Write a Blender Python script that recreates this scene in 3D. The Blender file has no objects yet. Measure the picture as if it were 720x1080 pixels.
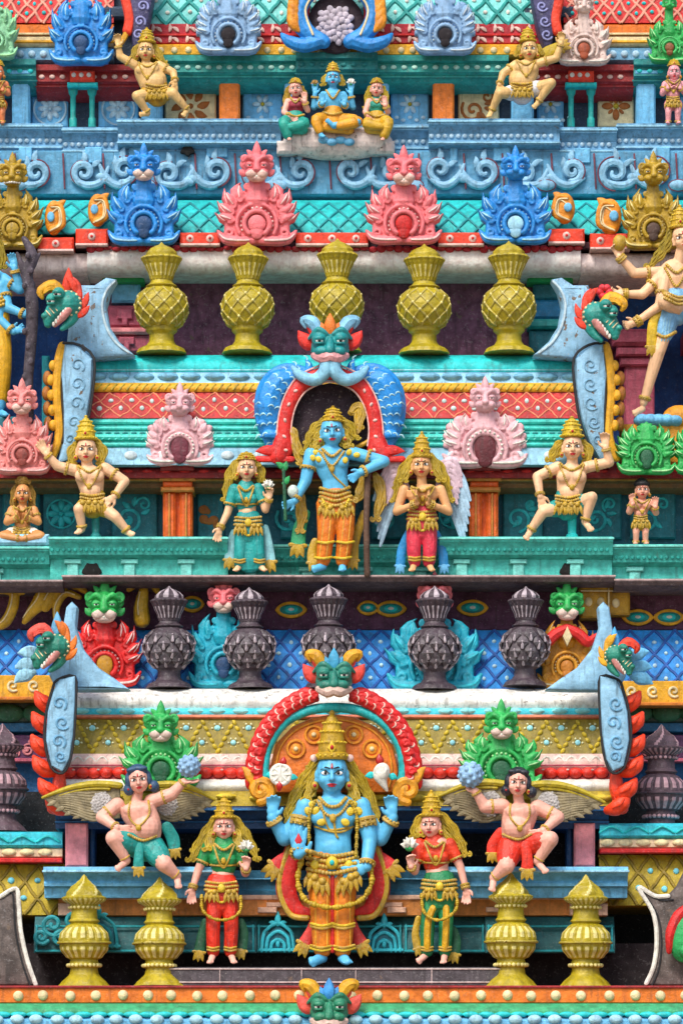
import bpy, bmesh, math, random
from mathutils import Vector, Matrix, Quaternion
from mathutils.geometry import tessellate_polygon
from mathutils.bvhtree import BVHTree
R = math.radians; PI = math.pi
sin, cos = math.sin, math.cos
rnd = random.Random(7)
scene = bpy.context.scene
COL = scene.collection
# one photograph pixel on the reference plane is S metres; the camera stands D metres in front, low down
S, D, ZC = 0.0065, 30.0, -0.5
def kk(d): return (D - d * S) / D
def P(px, py, d):
    k = kk(d)
    return Vector(((px - 360) * S * k, -d * S, ZC + ((1080 - py) * S - ZC) * k))

# ------------------------------------------------------------------ materials
def lin(h):
    h = h.lstrip('#'); o = []
    for i in (0, 2, 4):
        c = int(h[i:i+2], 16) / 255
        o.append(c / 12.92 if c <= .04045 else ((c + .055) / 1.055) ** 2.4)
    return o
MATS = {}
def paint(hexc, rough=.5, var=.22, dirt=.35, chip=.12, bump=.3, metal=0, scale=1.0, wear=0):
    rough = min(.9, rough + .08)
    """weathered enamel paint on plaster: uneven tone, dirt patches, chips, fine grain"""
    key = (hexc, rough, var, dirt, chip, bump, metal, scale, wear)
    if key in MATS: return MATS[key]
    m = bpy.data.materials.new('paint_' + hexc.lstrip('#')); m.use_nodes = True
    nt = m.node_tree; N = nt.nodes; L = nt.links
    b = N['Principled BSDF']
    c = lin(hexc); lum = .3*c[0] + .59*c[1] + .11*c[2]; c = [max(.004, lum + (v - lum) * 1.10) for v in c]
    geo = N.new('ShaderNodeNewGeometry')
    def noise(sc, det, ro=.55):
        n = N.new('ShaderNodeTexNoise'); n.inputs['Scale'].default_value = sc * scale
        n.inputs['Detail'].default_value = det; n.inputs['Roughness'].default_value = ro
        L.new(geo.outputs['Position'], n.inputs['Vector']); return n
    def ramp(src, a, b_, c0=(0,0,0,1), c1=(1,1,1,1)):
        r = N.new('ShaderNodeValToRGB'); r.color_ramp.elements[0].position = a; r.color_ramp.elements[1].position = b_
        r.color_ramp.elements[0].color = c0; r.color_ramp.elements[1].color = c1
        L.new(src, r.inputs[0]); return r
    def mix(fac, A, B):
        x = N.new('ShaderNodeMix'); x.data_type = 'RGBA'
        for s_, v in ((0, fac), (6, A), (7, B)):
            if isinstance(v, (int, float)): x.inputs[s_].default_value = v
            elif isinstance(v, (tuple, list)): x.inputs[s_].default_value = (*v[:3], 1)
            else: L.new(v, x.inputs[s_])
        return x.outputs[2]
    n1 = noise(14, 6, .62); lo = [max(0, v * (1 - var * 1.3)) for v in c]; hi = [min(.92, v * (1 + var) + .035 * var * 1.5) for v in c]
    r1 = ramp(n1.outputs[0], .34, .66, (*lo, 1), (*hi, 1))
    col = r1.outputs[0]
    n2 = noise(34, 6, .65); r2 = ramp(n2.outputs[0], .60, .74)
    mm = N.new('ShaderNodeMath'); mm.operation = 'MULTIPLY'; mm.inputs[1].default_value = dirt
    L.new(r2.outputs[0], mm.inputs[0])
    col = mix(mm.outputs[0], col, [v * .35 + .012 for v in c])
    n3 = noise(75, 4, .6); r3 = ramp(n3.outputs[0], .66, .70)
    m3 = N.new('ShaderNodeMath'); m3.operation = 'MULTIPLY'; m3.inputs[1].default_value = chip
    L.new(r3.outputs[0], m3.inputs[0])
    col = mix(m3.outputs[0], col, (.55, .52, .47))
    n4 = noise(16, 3); r4 = ramp(n4.outputs[0], .715 - .10 * chip, .735 - .10 * chip)
    m4 = N.new('ShaderNodeMath'); m4.operation = 'MULTIPLY'; m4.inputs[1].default_value = chip * 2.2
    L.new(r4.outputs[0], m4.inputs[0])
    col = mix(m4.outputs[0], col, (.16, .115, .085))
    mp = N.new('ShaderNodeMapping'); mp.inputs['Scale'].default_value = (34, 34, 4.5); L.new(geo.outputs['Position'], mp.inputs['Vector'])
    n6 = N.new('ShaderNodeTexNoise'); n6.inputs['Scale'].default_value = 1.0 * scale; n6.inputs['Detail'].default_value = 5; n6.inputs['Roughness'].default_value = .6; L.new(mp.outputs[0], n6.inputs['Vector'])
    r6 = ramp(n6.outputs[0], .54, .68); m6 = N.new('ShaderNodeMath'); m6.operation = 'MULTIPLY'; m6.inputs[1].default_value = min(.9, dirt * 1.7)
    L.new(r6.outputs[0], m6.inputs[0]); col = mix(m6.outputs[0], col, [v * .42 + .018 for v in c])
    if wear:                                            # paint rubbed pale on raised edges
        r8 = ramp(geo.outputs['Pointiness'], .53, .62); n8 = noise(40, 4, .7); r9 = ramp(n8.outputs[0], .40, .62)
        m8 = N.new('ShaderNodeMath'); m8.operation = 'MULTIPLY'; L.new(r8.outputs[0], m8.inputs[0]); L.new(r9.outputs[0], m8.inputs[1])
        m9 = N.new('ShaderNodeMath'); m9.operation = 'MULTIPLY'; m9.inputs[1].default_value = wear; L.new(m8.outputs[0], m9.inputs[0])
        col = mix(m9.outputs[0], col, [min(.85, v * .6 + .34) for v in c])
    n7 = noise(52, 3); r7 = ramp(n7.outputs[0], .60, .66); m7 = N.new('ShaderNodeMath'); m7.operation = 'MULTIPLY'; m7.inputs[1].default_value = var * .55
    L.new(r7.outputs[0], m7.inputs[0]); col = mix(m7.outputs[0], col, [min(.9, v * .55 + .42) for v in c])
    L.new(col, b.inputs['Base Color'])
    b.inputs['Roughness'].default_value = rough; b.inputs['Metallic'].default_value = metal
    n5 = noise(120, 5, .6); bp = N.new('ShaderNodeBump'); bp.inputs['Strength'].default_value = min(1, bump * 1.6); bp.inputs['Distance'].default_value = .008
    n10 = noise(38, 3); ad = N.new('ShaderNodeMath'); ad.operation = 'MULTIPLY_ADD'; ad.inputs[1].default_value = 1.6; L.new(n10.outputs[0], ad.inputs[0]); L.new(n5.outputs[0], ad.inputs[2]); L.new(ad.outputs[0], bp.inputs['Height']); L.new(bp.outputs[0], b.inputs['Normal'])
    MATS[key] = m
    return m
def plain(hexc, rough=.5): return paint(hexc, rough, .1, .15, .03, .1)

# ------------------------------------------------------------------ mesh building, in photograph pixels: x right, y down, d towards the viewer
_sph = {}
def unit_sphere(seg, ring):
    if (seg, ring) in _sph: return _sph[(seg, ring)]
    vs = [(0, -1, 0)]; fs = []
    for i in range(1, ring):
        a = PI * i / ring
        for j in range(seg):
            t = 2 * PI * j / seg
            vs.append((sin(a) * cos(t), -cos(a), sin(a) * sin(t)))
    vs.append((0, 1, 0)); n = len(vs) - 1
    for j in range(seg):
        fs.append((0, 1 + (j + 1) % seg, 1 + j))
        o = 1 + (ring - 2) * seg
        fs.append((n, o + j, o + (j + 1) % seg))
    for i in range(ring - 2):
        for j in range(seg):
            a = 1 + i * seg; k = (j + 1) % seg
            fs.append((a + j, a + k, a + seg + k, a + seg + j))
    _sph[(seg, ring)] = (vs, fs); return vs, fs
def cat(pts, n=6, closed=False):
    pts = [Vector(p) if len(p) == 3 else Vector((p[0], p[1], 0)) for p in pts]
    out = []; m = len(pts)
    if m < 3 and not closed: 
        return [pts[0].lerp(pts[-1], i / n) for i in range(n + 1)]
    for i in range(m if closed else m - 1):
        if closed: a, b, c, e = pts[(i-1) % m], pts[i], pts[(i+1) % m], pts[(i+2) % m]
        else: a, b, c, e = pts[max(i-1, 0)], pts[i], pts[i+1], pts[min(i+2, m-1)]
        for j in range(n):
            t = j / n
            out.append(.5 * ((2*b) + (c-a)*t + (2*a-5*b+4*c-e)*t*t + (3*b-a-3*c+e)*t**3))
    if not closed: out.append(pts[-1])
    return out
def lerp_list(rs, n):
    if isinstance(rs, (int, float)): return [rs] * n
    out = []
    for i in range(n):
        f = i / max(1, n - 1) * (len(rs) - 1); a = min(int(f), len(rs) - 2) if len(rs) > 1 else 0
        b = min(a + 1, len(rs) - 1); t = f - a
        out.append(rs[a] * (1 - t) + rs[b] * t)
    return out
class MB:
    def __init__(s): s.v = []; s.f = []; s.m = []; s.mi = 0
    def add(s, vs, fs):
        o = len(s.v); s.v += [tuple(q) for q in vs]; s.f += [tuple(i + o for i in f) for f in fs]; s.m += [s.mi] * len(fs); return s
    def mat(s, i): s.mi = i; return s
    def ell(s, c, r, rot=None, seg=14, ring=9):
        if isinstance(r, (int, float)): r = (r, r, r)
        vs, fs = unit_sphere(seg, ring); c = Vector(c); out = []
        for v in vs:
            q = Vector((v[0]*r[0], v[1]*r[1], v[2]*r[2]))
            if rot is not None: q = rot @ q
            out.append(q + c)
        return s.add(out, fs)
    def bead(s, c, r): return s.ell(c, r, None, 8, 5)
    def tube(s, pts, rad, seg=8, flat=1.0, closed=False, caps=True, flatdir=None):
        """rad: number or list spread along the path; flat<1 squashes the section towards the wall"""
        pts = [Vector(p) for p in pts]; n = len(pts); rs = lerp_list(rad, n)
        if not closed and caps:
            t0 = (pts[0] - pts[1]); t1 = (pts[-1] - pts[-2])
            if t0.length > 1e-6 and t1.length > 1e-6:
                t0.normalize(); t1.normalize()
                pts = [pts[0] + t0*rs[0]*.9, pts[0] + t0*rs[0]*.6] + pts + [pts[-1] + t1*rs[-1]*.6, pts[-1] + t1*rs[-1]*.9]
                rs = [rs[0]*.35, rs[0]*.78] + rs + [rs[-1]*.78, rs[-1]*.35]; n += 4
        vs = []; fs = []
        up = Vector((0, 0, 1))
        for i in range(n):
            if closed: t = pts[(i+1) % n] - pts[i-1]
            else: t = pts[min(i+1, n-1)] - pts[max(i-1, 0)]
            if t.length < 1e-9: t = Vector((1, 0, 0))
            t.normalize()
            u = flatdir or up
            a = u.cross(t)
            if a.length < .15: a = Vector((0, 1, 0)).cross(t) if abs(t.y) < .9 else Vector((1, 0, 0)).cross(t)
            a.normalize(); b = t.cross(a)
            for j in range(seg):
                th = 2 * PI * j / seg
                vs.append(pts[i] + a * (cos(th) * rs[i]) + b * (sin(th) * rs[i] * flat))
        for i in range(n if closed else n - 1):
            o = i * seg; q = ((i + 1) % n) * seg
            for j in range(seg):
                k = (j + 1) % seg
                fs.append((o + j, o + k, q + k, q + j))
        if not closed:
            fs.append(tuple(range(seg))); fs.append(tuple((n-1)*seg + j for j in reversed(range(seg))))
        return s.add(vs, fs)
    def ctube(s, pts, rad, n=5, seg=8, flat=1.0, closed=False): return s.tube(cat(pts, n, closed), rad, seg, flat, closed)
    def lathe(s, cx, cd, prof, seg=32, fn=None, sq=1.0, matfn=None):
        """prof: (radius, y) from bottom to top"""
        vs = []; fs = []; n = len(prof); o = len(s.v)
        for i, (r, y) in enumerate(prof):
            for j in range(seg):
                th = 2 * PI * j / seg
                rr = r * (fn(th, i, y) if fn else 1)
                vs.append((cx + rr * cos(th), y, cd + rr * sin(th) * sq))
        ms = []
        for i in range(n - 1):
            for j in range(seg):
                k = (j + 1) % seg; fs.append((i*seg + j, i*seg + k, (i+1)*seg + k, (i+1)*seg + j))
                ms.append(matfn(2*PI*(j+.5)/seg, (prof[i][1]+prof[i+1][1])/2) if matfn else s.mi)
        fs.append(tuple(range(seg))); fs.append(tuple((n-1)*seg + j for j in reversed(range(seg)))); ms += [s.mi, s.mi]
        s.add(vs, fs); s.m[-len(ms):] = ms
        return s
    def prof(s, x0, x1, pr, nx=1, wob=0):
        """closed outline (y, d) swept from x0 to x1"""
        n = len(pr); vs = []; fs = []
        for i in range(nx + 1):
            x = x0 + (x1 - x0) * i / nx
            for (y, d) in pr:
                vs.append((x, y + (rnd.uniform(-wob, wob) if wob else 0), d + (rnd.uniform(-wob, wob) if wob else 0)))
        for i in range(nx):
            for j in range(n):
                k = (j + 1) % n; fs.append((i*n + j, i*n + k, (i+1)*n + k, (i+1)*n + j))
        tri = tessellate_polygon([[Vector((y, d, 0)) for y, d in pr]])
        for t in tri: fs.append(tuple(t)); fs.append(tuple(nx*n + q for q in reversed(t)))
        return s.add(vs, fs)
    def box(s, x0, x1, y0, y1, d0, d1, bev=1.0):
        b = min(bev, (x1-x0)/3, (y1-y0)/3, (d1-d0)/3)
        if b <= 0:
            vs = [(x, y, d) for x in (x0, x1) for y in (y0, y1) for d in (d0, d1)]
            return s.add(vs, [(0,1,3,2), (4,6,7,5), (0,4,5,1), (2,3,7,6), (0,2,6,4), (1,5,7,3)])
        vs = []
        def ring(d, e): 
            return [(x0+e+b*0, y0+e, d), (x1-e, y0+e, d), (x1-e, y1-e, d), (x0+e, y1-e, d)]
        rs = [ring(d0, 0), ring(d1 - b, 0), ring(d1, b)]
        vs = sum(rs, []); fs = [(3, 2, 1, 0), (8, 9, 10, 11)]
        for i in range(2):
            for j in range(4):
                k = (j+1) % 4; fs.append((i*4+j, i*4+k, i*4+4+k, i*4+4+j))
        return s.add(vs, fs)
    def plate(s, outl, d0, d1, bev=2.0, dome=0):
        """flat piece cut to an outline, rounded towards the viewer"""
        pts = [Vector((p[0], p[1])) for p in outl]; n = len(pts)
        area = sum(pts[i].x * pts[(i+1) % n].y - pts[(i+1) % n].x * pts[i].y for i in range(n))
        if area < 0: pts.reverse()
        def inset(e):
            out = []
            for i in range(n):
                a = pts[i] - pts[i-1]; b = pts[(i+1) % n] - pts[i]
                if a.length < 1e-6: a = b
                if b.length < 1e-6: b = a
                na = Vector((-a.y, a.x)).normalized(); nb = Vector((-b.y, b.x)).normalized()
                m = na + nb
                if m.length < .3: m = na
                m.normalize(); out.append(pts[i] + m * e)
            return out
        levels = [(0, d0), (0, d1 - bev), (bev * .3, d1 - bev * .3), (bev, d1)]
        vs = []; fs = []
        for e, d in levels: vs += [(q.x, q.y, d) for q in (inset(e) if e else pts)]
        for i in range(3):
            for j in range(n):
                k = (j+1) % n; fs.append((i*n+j, i*n+k, (i+1)*n+k, (i+1)*n+j))
        for t in tessellate_polygon([[Vector((q.x, q.y, 0)) for q in pts]]):
            fs.append(tuple(t)); fs.append(tuple(3*n + q for q in t))
        return s.add(vs, fs)
    def spiral(s, cx, cy, d, r0, r1, turns, a0, rad, seg=7, n=22, flip=1, flat=.8):
        pts = []
        for i in range(n + 1):
            t = i / n; a = a0 + flip * turns * 2 * PI * t; r = r0 + (r1 - r0) * t
            pts.append((cx + r * cos(a), cy + r * sin(a), d))
        return s.tube(pts, rad, seg, flat)
    def leaf(s, x, y, d, ang, ln, wd, curl=0, th=None, lift=0, n=6):
        """a pointed flame-like leaf from (x,y) in direction ang (0 right, 90 up), bending by curl"""
        pts = []; a = R(ang); q = Vector((x, y, d)); st = ln / n
        for i in range(n + 1):
            pts.append(q.copy()); a += R(curl) / n
            q = q + Vector((cos(a) * st, -sin(a) * st, lift / n))
        return s.tube(pts, [wd*.55, wd*.95, wd, wd*.85, wd*.55, wd*.12], 8, (th or wd*.6) / wd)
    def ribbon(s, pts, wd, th=1.0, n=5): return s.tube(cat(pts, n), wd, 8, th)
    def mirror(s, cx):
        """add a copy mirrored about x = cx"""
        o = len(s.v); s.v += [(2*cx - a, b, c) for a, b, c in s.v]
        s.f += [tuple(i + o for i in reversed(f)) for f in s.f[:]]; s.m += s.m[:]
        return s
def mapped(mb, fn):
    out = MB(); out.v = [tuple(fn(Vector(v))) for v in mb.v]; out.f = mb.f[:]; out.m = mb.m[:]; return out

def to_mesh(mb, name, anchor):
    ax, ay, ad = anchor; s = S * kk(ad)
    me = bpy.data.meshes.new(name)
    me.from_pydata([((x-ax)*s, -(d-ad)*s, -(y-ay)*s) for x, y, d in mb.v], [], mb.f)
    me.polygons.foreach_set('material_index', mb.m)
    bm = bmesh.new(); bm.from_mesh(me)
    bmesh.ops.recalc_face_normals(bm, faces=bm.faces[:]); bm.to_mesh(me); bm.free()
    return me
def remeshed(me, voxel, smooth=2, name='m'):
    o = bpy.data.objects.new('tmp', me); COL.objects.link(o)
    md = o.modifiers.new('r', 'REMESH'); md.mode = 'VOXEL'; md.voxel_size = voxel; md.use_smooth_shade = True
    if smooth:
        sm = o.modifiers.new('s', 'SMOOTH'); sm.factor = .5; sm.iterations = smooth
    dg = bpy.context.evaluated_depsgraph_get(); dg.update()
    out = bpy.data.meshes.new_from_object(o.evaluated_get(dg))
    COL.objects.unlink(o); bpy.data.objects.remove(o); bpy.data.meshes.remove(me)
    out.name = name
    return out
def props(o, label=None, cat_=None, group=None, kind=None):
    if label: o['label'] = label
    if cat_: o['category'] = cat_
    if group: o['group'] = group
    if kind: o['kind'] = kind
def clusters(mb):
    """the far-apart groups of pieces in one builder, each as a builder of its own"""
    n = len(mb.v); par = list(range(n))
    def root(i):
        while par[i] != i: par[i] = par[par[i]]; i = par[i]
        return i
    for f in mb.f:
        r = root(f[0])
        for i in f[1:]: par[root(i)] = r
    box = {}
    for i, v in enumerate(mb.v):
        r = root(i); b = box.get(r)
        if b is None: box[r] = [list(v), list(v)]
        else:
            for k in range(3): b[0][k] = min(b[0][k], v[k]); b[1][k] = max(b[1][k], v[k])
    ks = list(box)
    if len(ks) < 2 or len(ks) > 160: return [mb]
    g = {k: k for k in ks}
    def gr(k):
        while g[k] != k: k = g[k]
        return k
    sz = {k: max(box[k][1][j] - box[k][0][j] for j in range(3)) for k in ks}
    for i, a in enumerate(ks):
        for b in ks[:i]:
            gap = math.sqrt(sum(max(0, box[a][0][j] - box[b][1][j], box[b][0][j] - box[a][1][j]) ** 2 for j in range(3)))
            if gap <= max(3.2, .5 * max(sz[a], sz[b])): g[gr(a)] = gr(b)
    ids = sorted({gr(k) for k in ks})
    if len(ids) == 1: return [mb]
    out = {k: MB() for k in ids}; mp = {}
    for i, v in enumerate(mb.v): o = out[gr(root(i))]; mp[i] = len(o.v); o.v.append(v)
    for f, m in zip(mb.f, mb.m): o = out[gr(root(f[0]))]; o.f.append(tuple(mp[i] for i in f)); o.m.append(m)
    return [out[k] for k in ids]
class Thing:
    def __init__(s, name, label, cat_, anchor, group=None):
        s.a = anchor; s.s = S * kk(anchor[2])
        s.o = bpy.data.objects.new(name, None); COL.objects.link(s.o); s.o.location = P(*anchor); s.o.empty_display_size = .05
        props(s.o, label, cat_, group); s.bvh = []
    def part(s, name, mb, mats, parent=None, rm=None, smooth=2, ang=38, label=None, keep=False, kind=None, at=None):
        if at is None and rm is None and not keep:
            cl = clusters(mb)
            if len(cl) > 1: return [s.part(name, c, mats, parent, None, smooth, ang, label, False, kind, s.a) for c in cl][0]
        me = to_mesh(mb, name, at or s.a)
        if rm: me = remeshed(me, rm * s.s, smooth, name)
        for m in (mats if isinstance(mats, (list, tuple)) else [mats]): me.materials.append(m)
        if rm is None:
            me.shade_smooth(); me.set_sharp_from_angle(angle=R(ang))
        else:
            me.shade_smooth()
        o = bpy.data.objects.new(name, me); COL.objects.link(o); o.parent = parent or s.o
        if at: o.location = P(*at) - P(*s.a)
        if parent is not None and at: o.location = P(*at) - P(*s.a) - parent.location
        elif parent is not None: o.location = -parent.location
        if label: o['label'] = label
        if kind: o['kind'] = kind
        if keep: s.surface(me)
        return o
    def surface(s, me):
        s.bvh.append(BVHTree.FromPolygons([v.co.copy() for v in me.vertices], [tuple(p.vertices) for p in me.polygons]))
    def hit(s, x, y, default=None):
        """front-most surface depth at photo point (x, y)"""
        ax, ay, ad = s.a; best = None
        for b in s.bvh:
            h = b.ray_cast(Vector(((x-ax)*s.s, -8, -(y-ay)*s.s)), Vector((0, 1, 0)))
            if h[0] is not None:
                d = ad - h[0].y / s.s
                if best is None or d > best: best = d
        return best if best is not None else default
    def drape(s, pts, off=0, default=None, n=5):
        out = []; last = default
        pp = cat([(p[0], p[1], 0) for p in pts], n)
        for q in pp:
            d = s.hit(q.x, q.y, None)
            if d is None: d = last if last is not None else s.a[2]
            last = d; out.append(Vector((q.x, q.y, d + off)))
        # soften sudden steps
        for _ in range(2):
            ds = [o.z for o in out]
            for i in range(1, len(out) - 1): out[i].z = max(ds[i], (ds[i-1] + ds[i] + ds[i+1]) / 3)
        return out
def resample(pts, step):
    pts = [Vector(p) for p in pts]; out = [pts[0].copy()]; acc = 0
    for a, b in zip(pts, pts[1:]):
        l = (b - a).length; p = step - acc
        while p <= l and l > 1e-9:
            out.append(a.lerp(b, p / l)); p += step
        acc = l - (p - step)
    return out
def copy_tree(o, parent=None):
    c = o.copy(); COL.objects.link(c); c.parent = parent
    for ch in list(o.children): copy_tree(ch, c)
    return c
def dup(thing, anchor, label=None, group=None, sc=1.0):
    c = copy_tree(thing.o); c.location = P(*anchor); f = kk(anchor[2]) / kk(thing.a[2]) * sc * rnd.uniform(.975, 1.02)
    c.scale = (f * rnd.uniform(.97, 1.03), f * rnd.uniform(.97, 1.03), f); c.rotation_euler = (R(rnd.uniform(-.8, .8)), R(rnd.uniform(-1.6, 1.6)), rnd.uniform(0, 6))
    if label: c['label'] = label
    if group: c['group'] = group
    return c
# ------------------------------------------------------------------ palette
TURQ = paint('#34c0c2'); TURQ_D = paint('#1f7f80'); TEAL = paint('#1a6c7c'); TEAL_L = paint('#3aaab6'); CYAN = paint('#47bfd0')
SKYB = paint('#70b4dc'); PALEB = paint('#93c4dc', chip=.3, dirt=.5); STEEL = paint('#6c9fc2', dirt=.5, chip=.3); BLUE = paint('#1f6fc0'); BLUE_L = paint('#4da3e4'); BLUE_D = paint('#17406c')
DEEPB = paint('#10539c', .6); WHITE = paint('#e6e0d6', dirt=.3); PINKW = paint('#e0bdb4', dirt=.5); PINK = paint('#dd8a90'); PINK_D = paint('#b05468')
RED = paint('#c8281e'); RED_D = paint('#8f1d20'); CRIM = paint('#a8182e'); ORANGE = paint('#e0781a'); ORANGE_R = paint('#e04418'); FLAME = paint('#e8441a'); YEL = paint('#dba41c')
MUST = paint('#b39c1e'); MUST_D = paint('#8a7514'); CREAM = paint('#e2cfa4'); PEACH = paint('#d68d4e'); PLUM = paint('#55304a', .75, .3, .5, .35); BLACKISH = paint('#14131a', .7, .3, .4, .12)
BROWN = paint('#4b3830', .7); GREYST = paint('#4a454a', .65, .3, .5, .4); GREEN = paint('#2f9a56'); GREEN_D = paint('#1c5a3c'); GOLD = paint('#c8a528', .35); LINE = plain('#16171c'); SALMON = paint('#e08468')
SILVER = paint('#7d93a8', .5, .2, .5)

def strip(T, name, x0, x1, pr, mats, deco=None, nx=1, wob=0, label=None, ang=38, parent=None):
    mb = MB(); mb.prof(x0, x1, pr, nx, wob)
    if deco: deco(mb)
    at = (360, sum(p[0] for p in pr) / len(pr), max(p[1] for p in pr))
    return T.part(name, mb, mats, at=at, label=label, ang=ang, parent=parent)
def slab(y0, y1, d, back=-60, r=1.5):
    return [(y0, back), (y0, d - r), (y0 + r * .6, d), (y1 - r * .6, d), (y1, d - r), (y1, back)]
def kapota(y0, y1, d0, d1, back, n=7, lip=4):
    """overhanging eave: curves out from (y0,d0) to (y1,d1)"""
    pr = [(y0, back)]
    for i in range(n + 1):
        t = i / n; pr.append((y0 + (y1 - y0 - lip) * t, d0 + (d1 - d0) * sin(t * PI / 2)))
    pr += [(y1, d1), (y1, d1 - 6), (y1 - 2, back)]
    return pr
def bosses(y, d, r, x0, x1, step, mi, jit=0, flat=.7, ry=None):
    def f(mb):
        mb.mat(mi); x = x0
        while x <= x1:
            mb.ell((x + rnd.uniform(-jit, jit), y + rnd.uniform(-jit, jit) * .3, d), (r, ry or r, r * flat), None, 10, 6); x += step
    return f
def both(*fs):
    def f(mb):
        for g in fs: g(mb)
    return f
def lattice(x0, x1, sur, step, nrow, r, mi_line, mi_dot, dot=2.2):
    """diagonal ribs and gem dots on a curved band; sur(t) -> (y, d), t from 0 (top) to 1 (bottom)"""
    def f(mb):
        n = int((x1 - x0) / step) + 1; mb.mat(mi_line)
        for s_ in (1, -1):
            for i in range(-nrow, n + nrow):
                pts = []
                for j in range(nrow * 3 + 1):
                    t = j / (nrow * 3); x = x0 + i * step + s_ * t * nrow * step * .5
                    if x0 <= x <= x1: y, d = sur(t); pts.append((x + 1.1*sin(x*.9 + y*.7 + i), y + .7*sin(x*.53 + i*2), d + r * .3))
                if len(pts) > 1: mb.tube(pts, r, 6, .8, caps=False)
        mb.mat(mi_dot)
        for k in range(1, nrow):
            for i in range(-nrow, n + 1):
                x = x0 + (i + .5 + k * .5) * step
                if x0 + dot < x < x1 - dot:
                    y, d = sur(k / nrow); q_ = rnd.uniform(.8, 1.15); mb.ell((x + rnd.uniform(-1, 1), y + rnd.uniform(-.9, .9), d + .5), (dot * q_, dot * rnd.uniform(.85, 1.1), dot * .7), None, 8, 5)
    return f
def scrolls(x0, x1, y0, y1, d, mi, seed=0, r=1.3):
    """raised arabesque of spirals and leaves inside a rectangle"""
    def f(mb):
        q = random.Random(seed); mb.mat(mi); h = y1 - y0; n = max(1, round((x1 - x0) / (h * .9))); w = (x1 - x0) / n
        for i in range(n):
            cx = x0 + w * (i + .5); cy = (y0 + y1) / 2; fl = 1 if i % 2 else -1
            mb.spiral(cx - w*.16, cy - fl*h*.12, d, h*.30, h*.04, 1.4, q.uniform(0, 6), r, flip=fl)
            mb.spiral(cx + w*.24, cy + fl*h*.22, d, h*.18, h*.03, 1.2, q.uniform(0, 6), r*.8, flip=-fl)
            for k in range(4): 
                a = q.uniform(0, 360); mb.leaf(cx + cos(R(a))*w*.2, cy - sin(R(a))*h*.2, d, a, h*.2, r*1.6, q.uniform(-60, 60), r)
    return f
def rosette(mb, x, y, d, r, n, mi, mc, hole=None):
    mb.mat(mi)
    for k in range(n):
        a = 2*PI*k/n; rot = Matrix.Rotation(a, 3, 'Z')
        mb.ell((x + cos(a)*r*.58, y + sin(a)*r*.58, d), (r*.42, r*.24, r*.16), rot, 10, 6)
    mb.mat(mc); mb.ell((x, y, d), (r*.2, r*.2, r*.22), None, 10, 6)

# ------------------------------------------------------------------ the tower, tier by tier
XL, XR = -150, 870
ground = MB(); gz = -2.1
gme = bpy.data.meshes.new('ground'); gme.from_pydata([(-400, -400, gz), (400, -400, gz), (400, 400, gz), (-400, 400, gz)], [], [(0, 1, 2, 3)])
gme.materials.append(paint('#8a7a68', .9)); go = bpy.data.objects.new('ground', gme); COL.objects.link(go); props(go, kind='structure')

# --- bottom tier
T1 = Thing('tower_tier', 'lowest temple tier with orange bossed cornice, blue ledges and dark teal eave', 'temple tier', (360, 1080, 0))
strip(T1, 'base_wall', XL, XR, [(1400, -700), (1400, -5), (1120, -5), (1095, -20), (1040, -60), (1040, -700)], paint('#a07a5a', .8))
strip(T1, 'bossed_band', XL, XR, slab(1041, 1058, 6, -100), [ORANGE, CREAM, RED_D], both(bosses(1050, 6, 5.6, XL + 8, XR, 27, 1, 2), lambda m: m.mat(2).box(XL, XR, 1039.5, 1042.5, -90, 8.5)))
strip(T1, 'scalloped_eave', XL, XR, kapota(1058, 1071, 8, 20, -60), [paint('#3a9a6c'), TURQ], bosses(1070, 20, 9, XL, XR, 17, 1, 0, .4, 3.2))
strip(T1, 'beaded_roll', XL, XR, slab(1072, 1098, 24, -60, 8), [SKYB, paint('#a8d4ec')], bosses(1075, 25, 7.5, XL, XR, 21, 1, 1, .6, 5))
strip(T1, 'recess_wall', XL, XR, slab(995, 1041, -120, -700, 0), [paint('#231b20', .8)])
strip(T1, 'statue_ledge', 178, 532, slab(1020, 1040, -22, -140), [GREYST, paint('#c9b8b4')], lambda m: (m.mat(1).tube([(178, 1022, -21.5), (532, 1022, -21.5)], .8, 6), m.tube([(178, 1036, -21.5), (532, 1036, -21.5)], .8, 6), [m.tube([(x, 1021, -21.5), (x, 1037, -21.5)], .5, 5) for x in (232, 318, 375, 455)]))
def teal_edge(x0, x1, y0, y1, d):
    def f(m):
        m.mat(1)
        for y, dd in ((y1 - 2, d + .5), (y0 + 11, d - 3.5)): m.tube([(x0, y, dd), (x1, y, dd)], 1.3, 6)
        for x in (x0 + 1, x1 - 1): m.tube([(x, y1 - 2, d + .5), (x, y0 + 10, d - 3)], 1.2, 6)
    return f
for (x0, x1, dd) in ((36, 226, -66), (226, 270, -78), (270, 425, -84), (425, 512, -78), (512, 604, -66), (604, 648, -88)):
    strip(T1, 'teal_eave', x0, x1, kapota(966, 1005, dd - 20, dd, -200), [paint('#1d5b60'), paint('#2b9aa4')], teal_edge(x0 + 2, x1 - 2, 966, 1005, dd))
strip(T1, 'peach_band', 62, 640, slab(946, 966, -82, -300), [PEACH, paint('#e6b8a0')], lambda m: (m.mat(1).box(62, 640, 944, 949, -150, -79), [m.box(a, b, y0, y1, -90, -76) for a, b, y0, y1 in ((281, 310, 952, 957), (272, 292, 957, 963), (395, 424, 952, 957), (408, 428, 957, 963), (512, 536, 957, 962), (62, 82, 953, 966), (600, 640, 953, 966))]))
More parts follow.
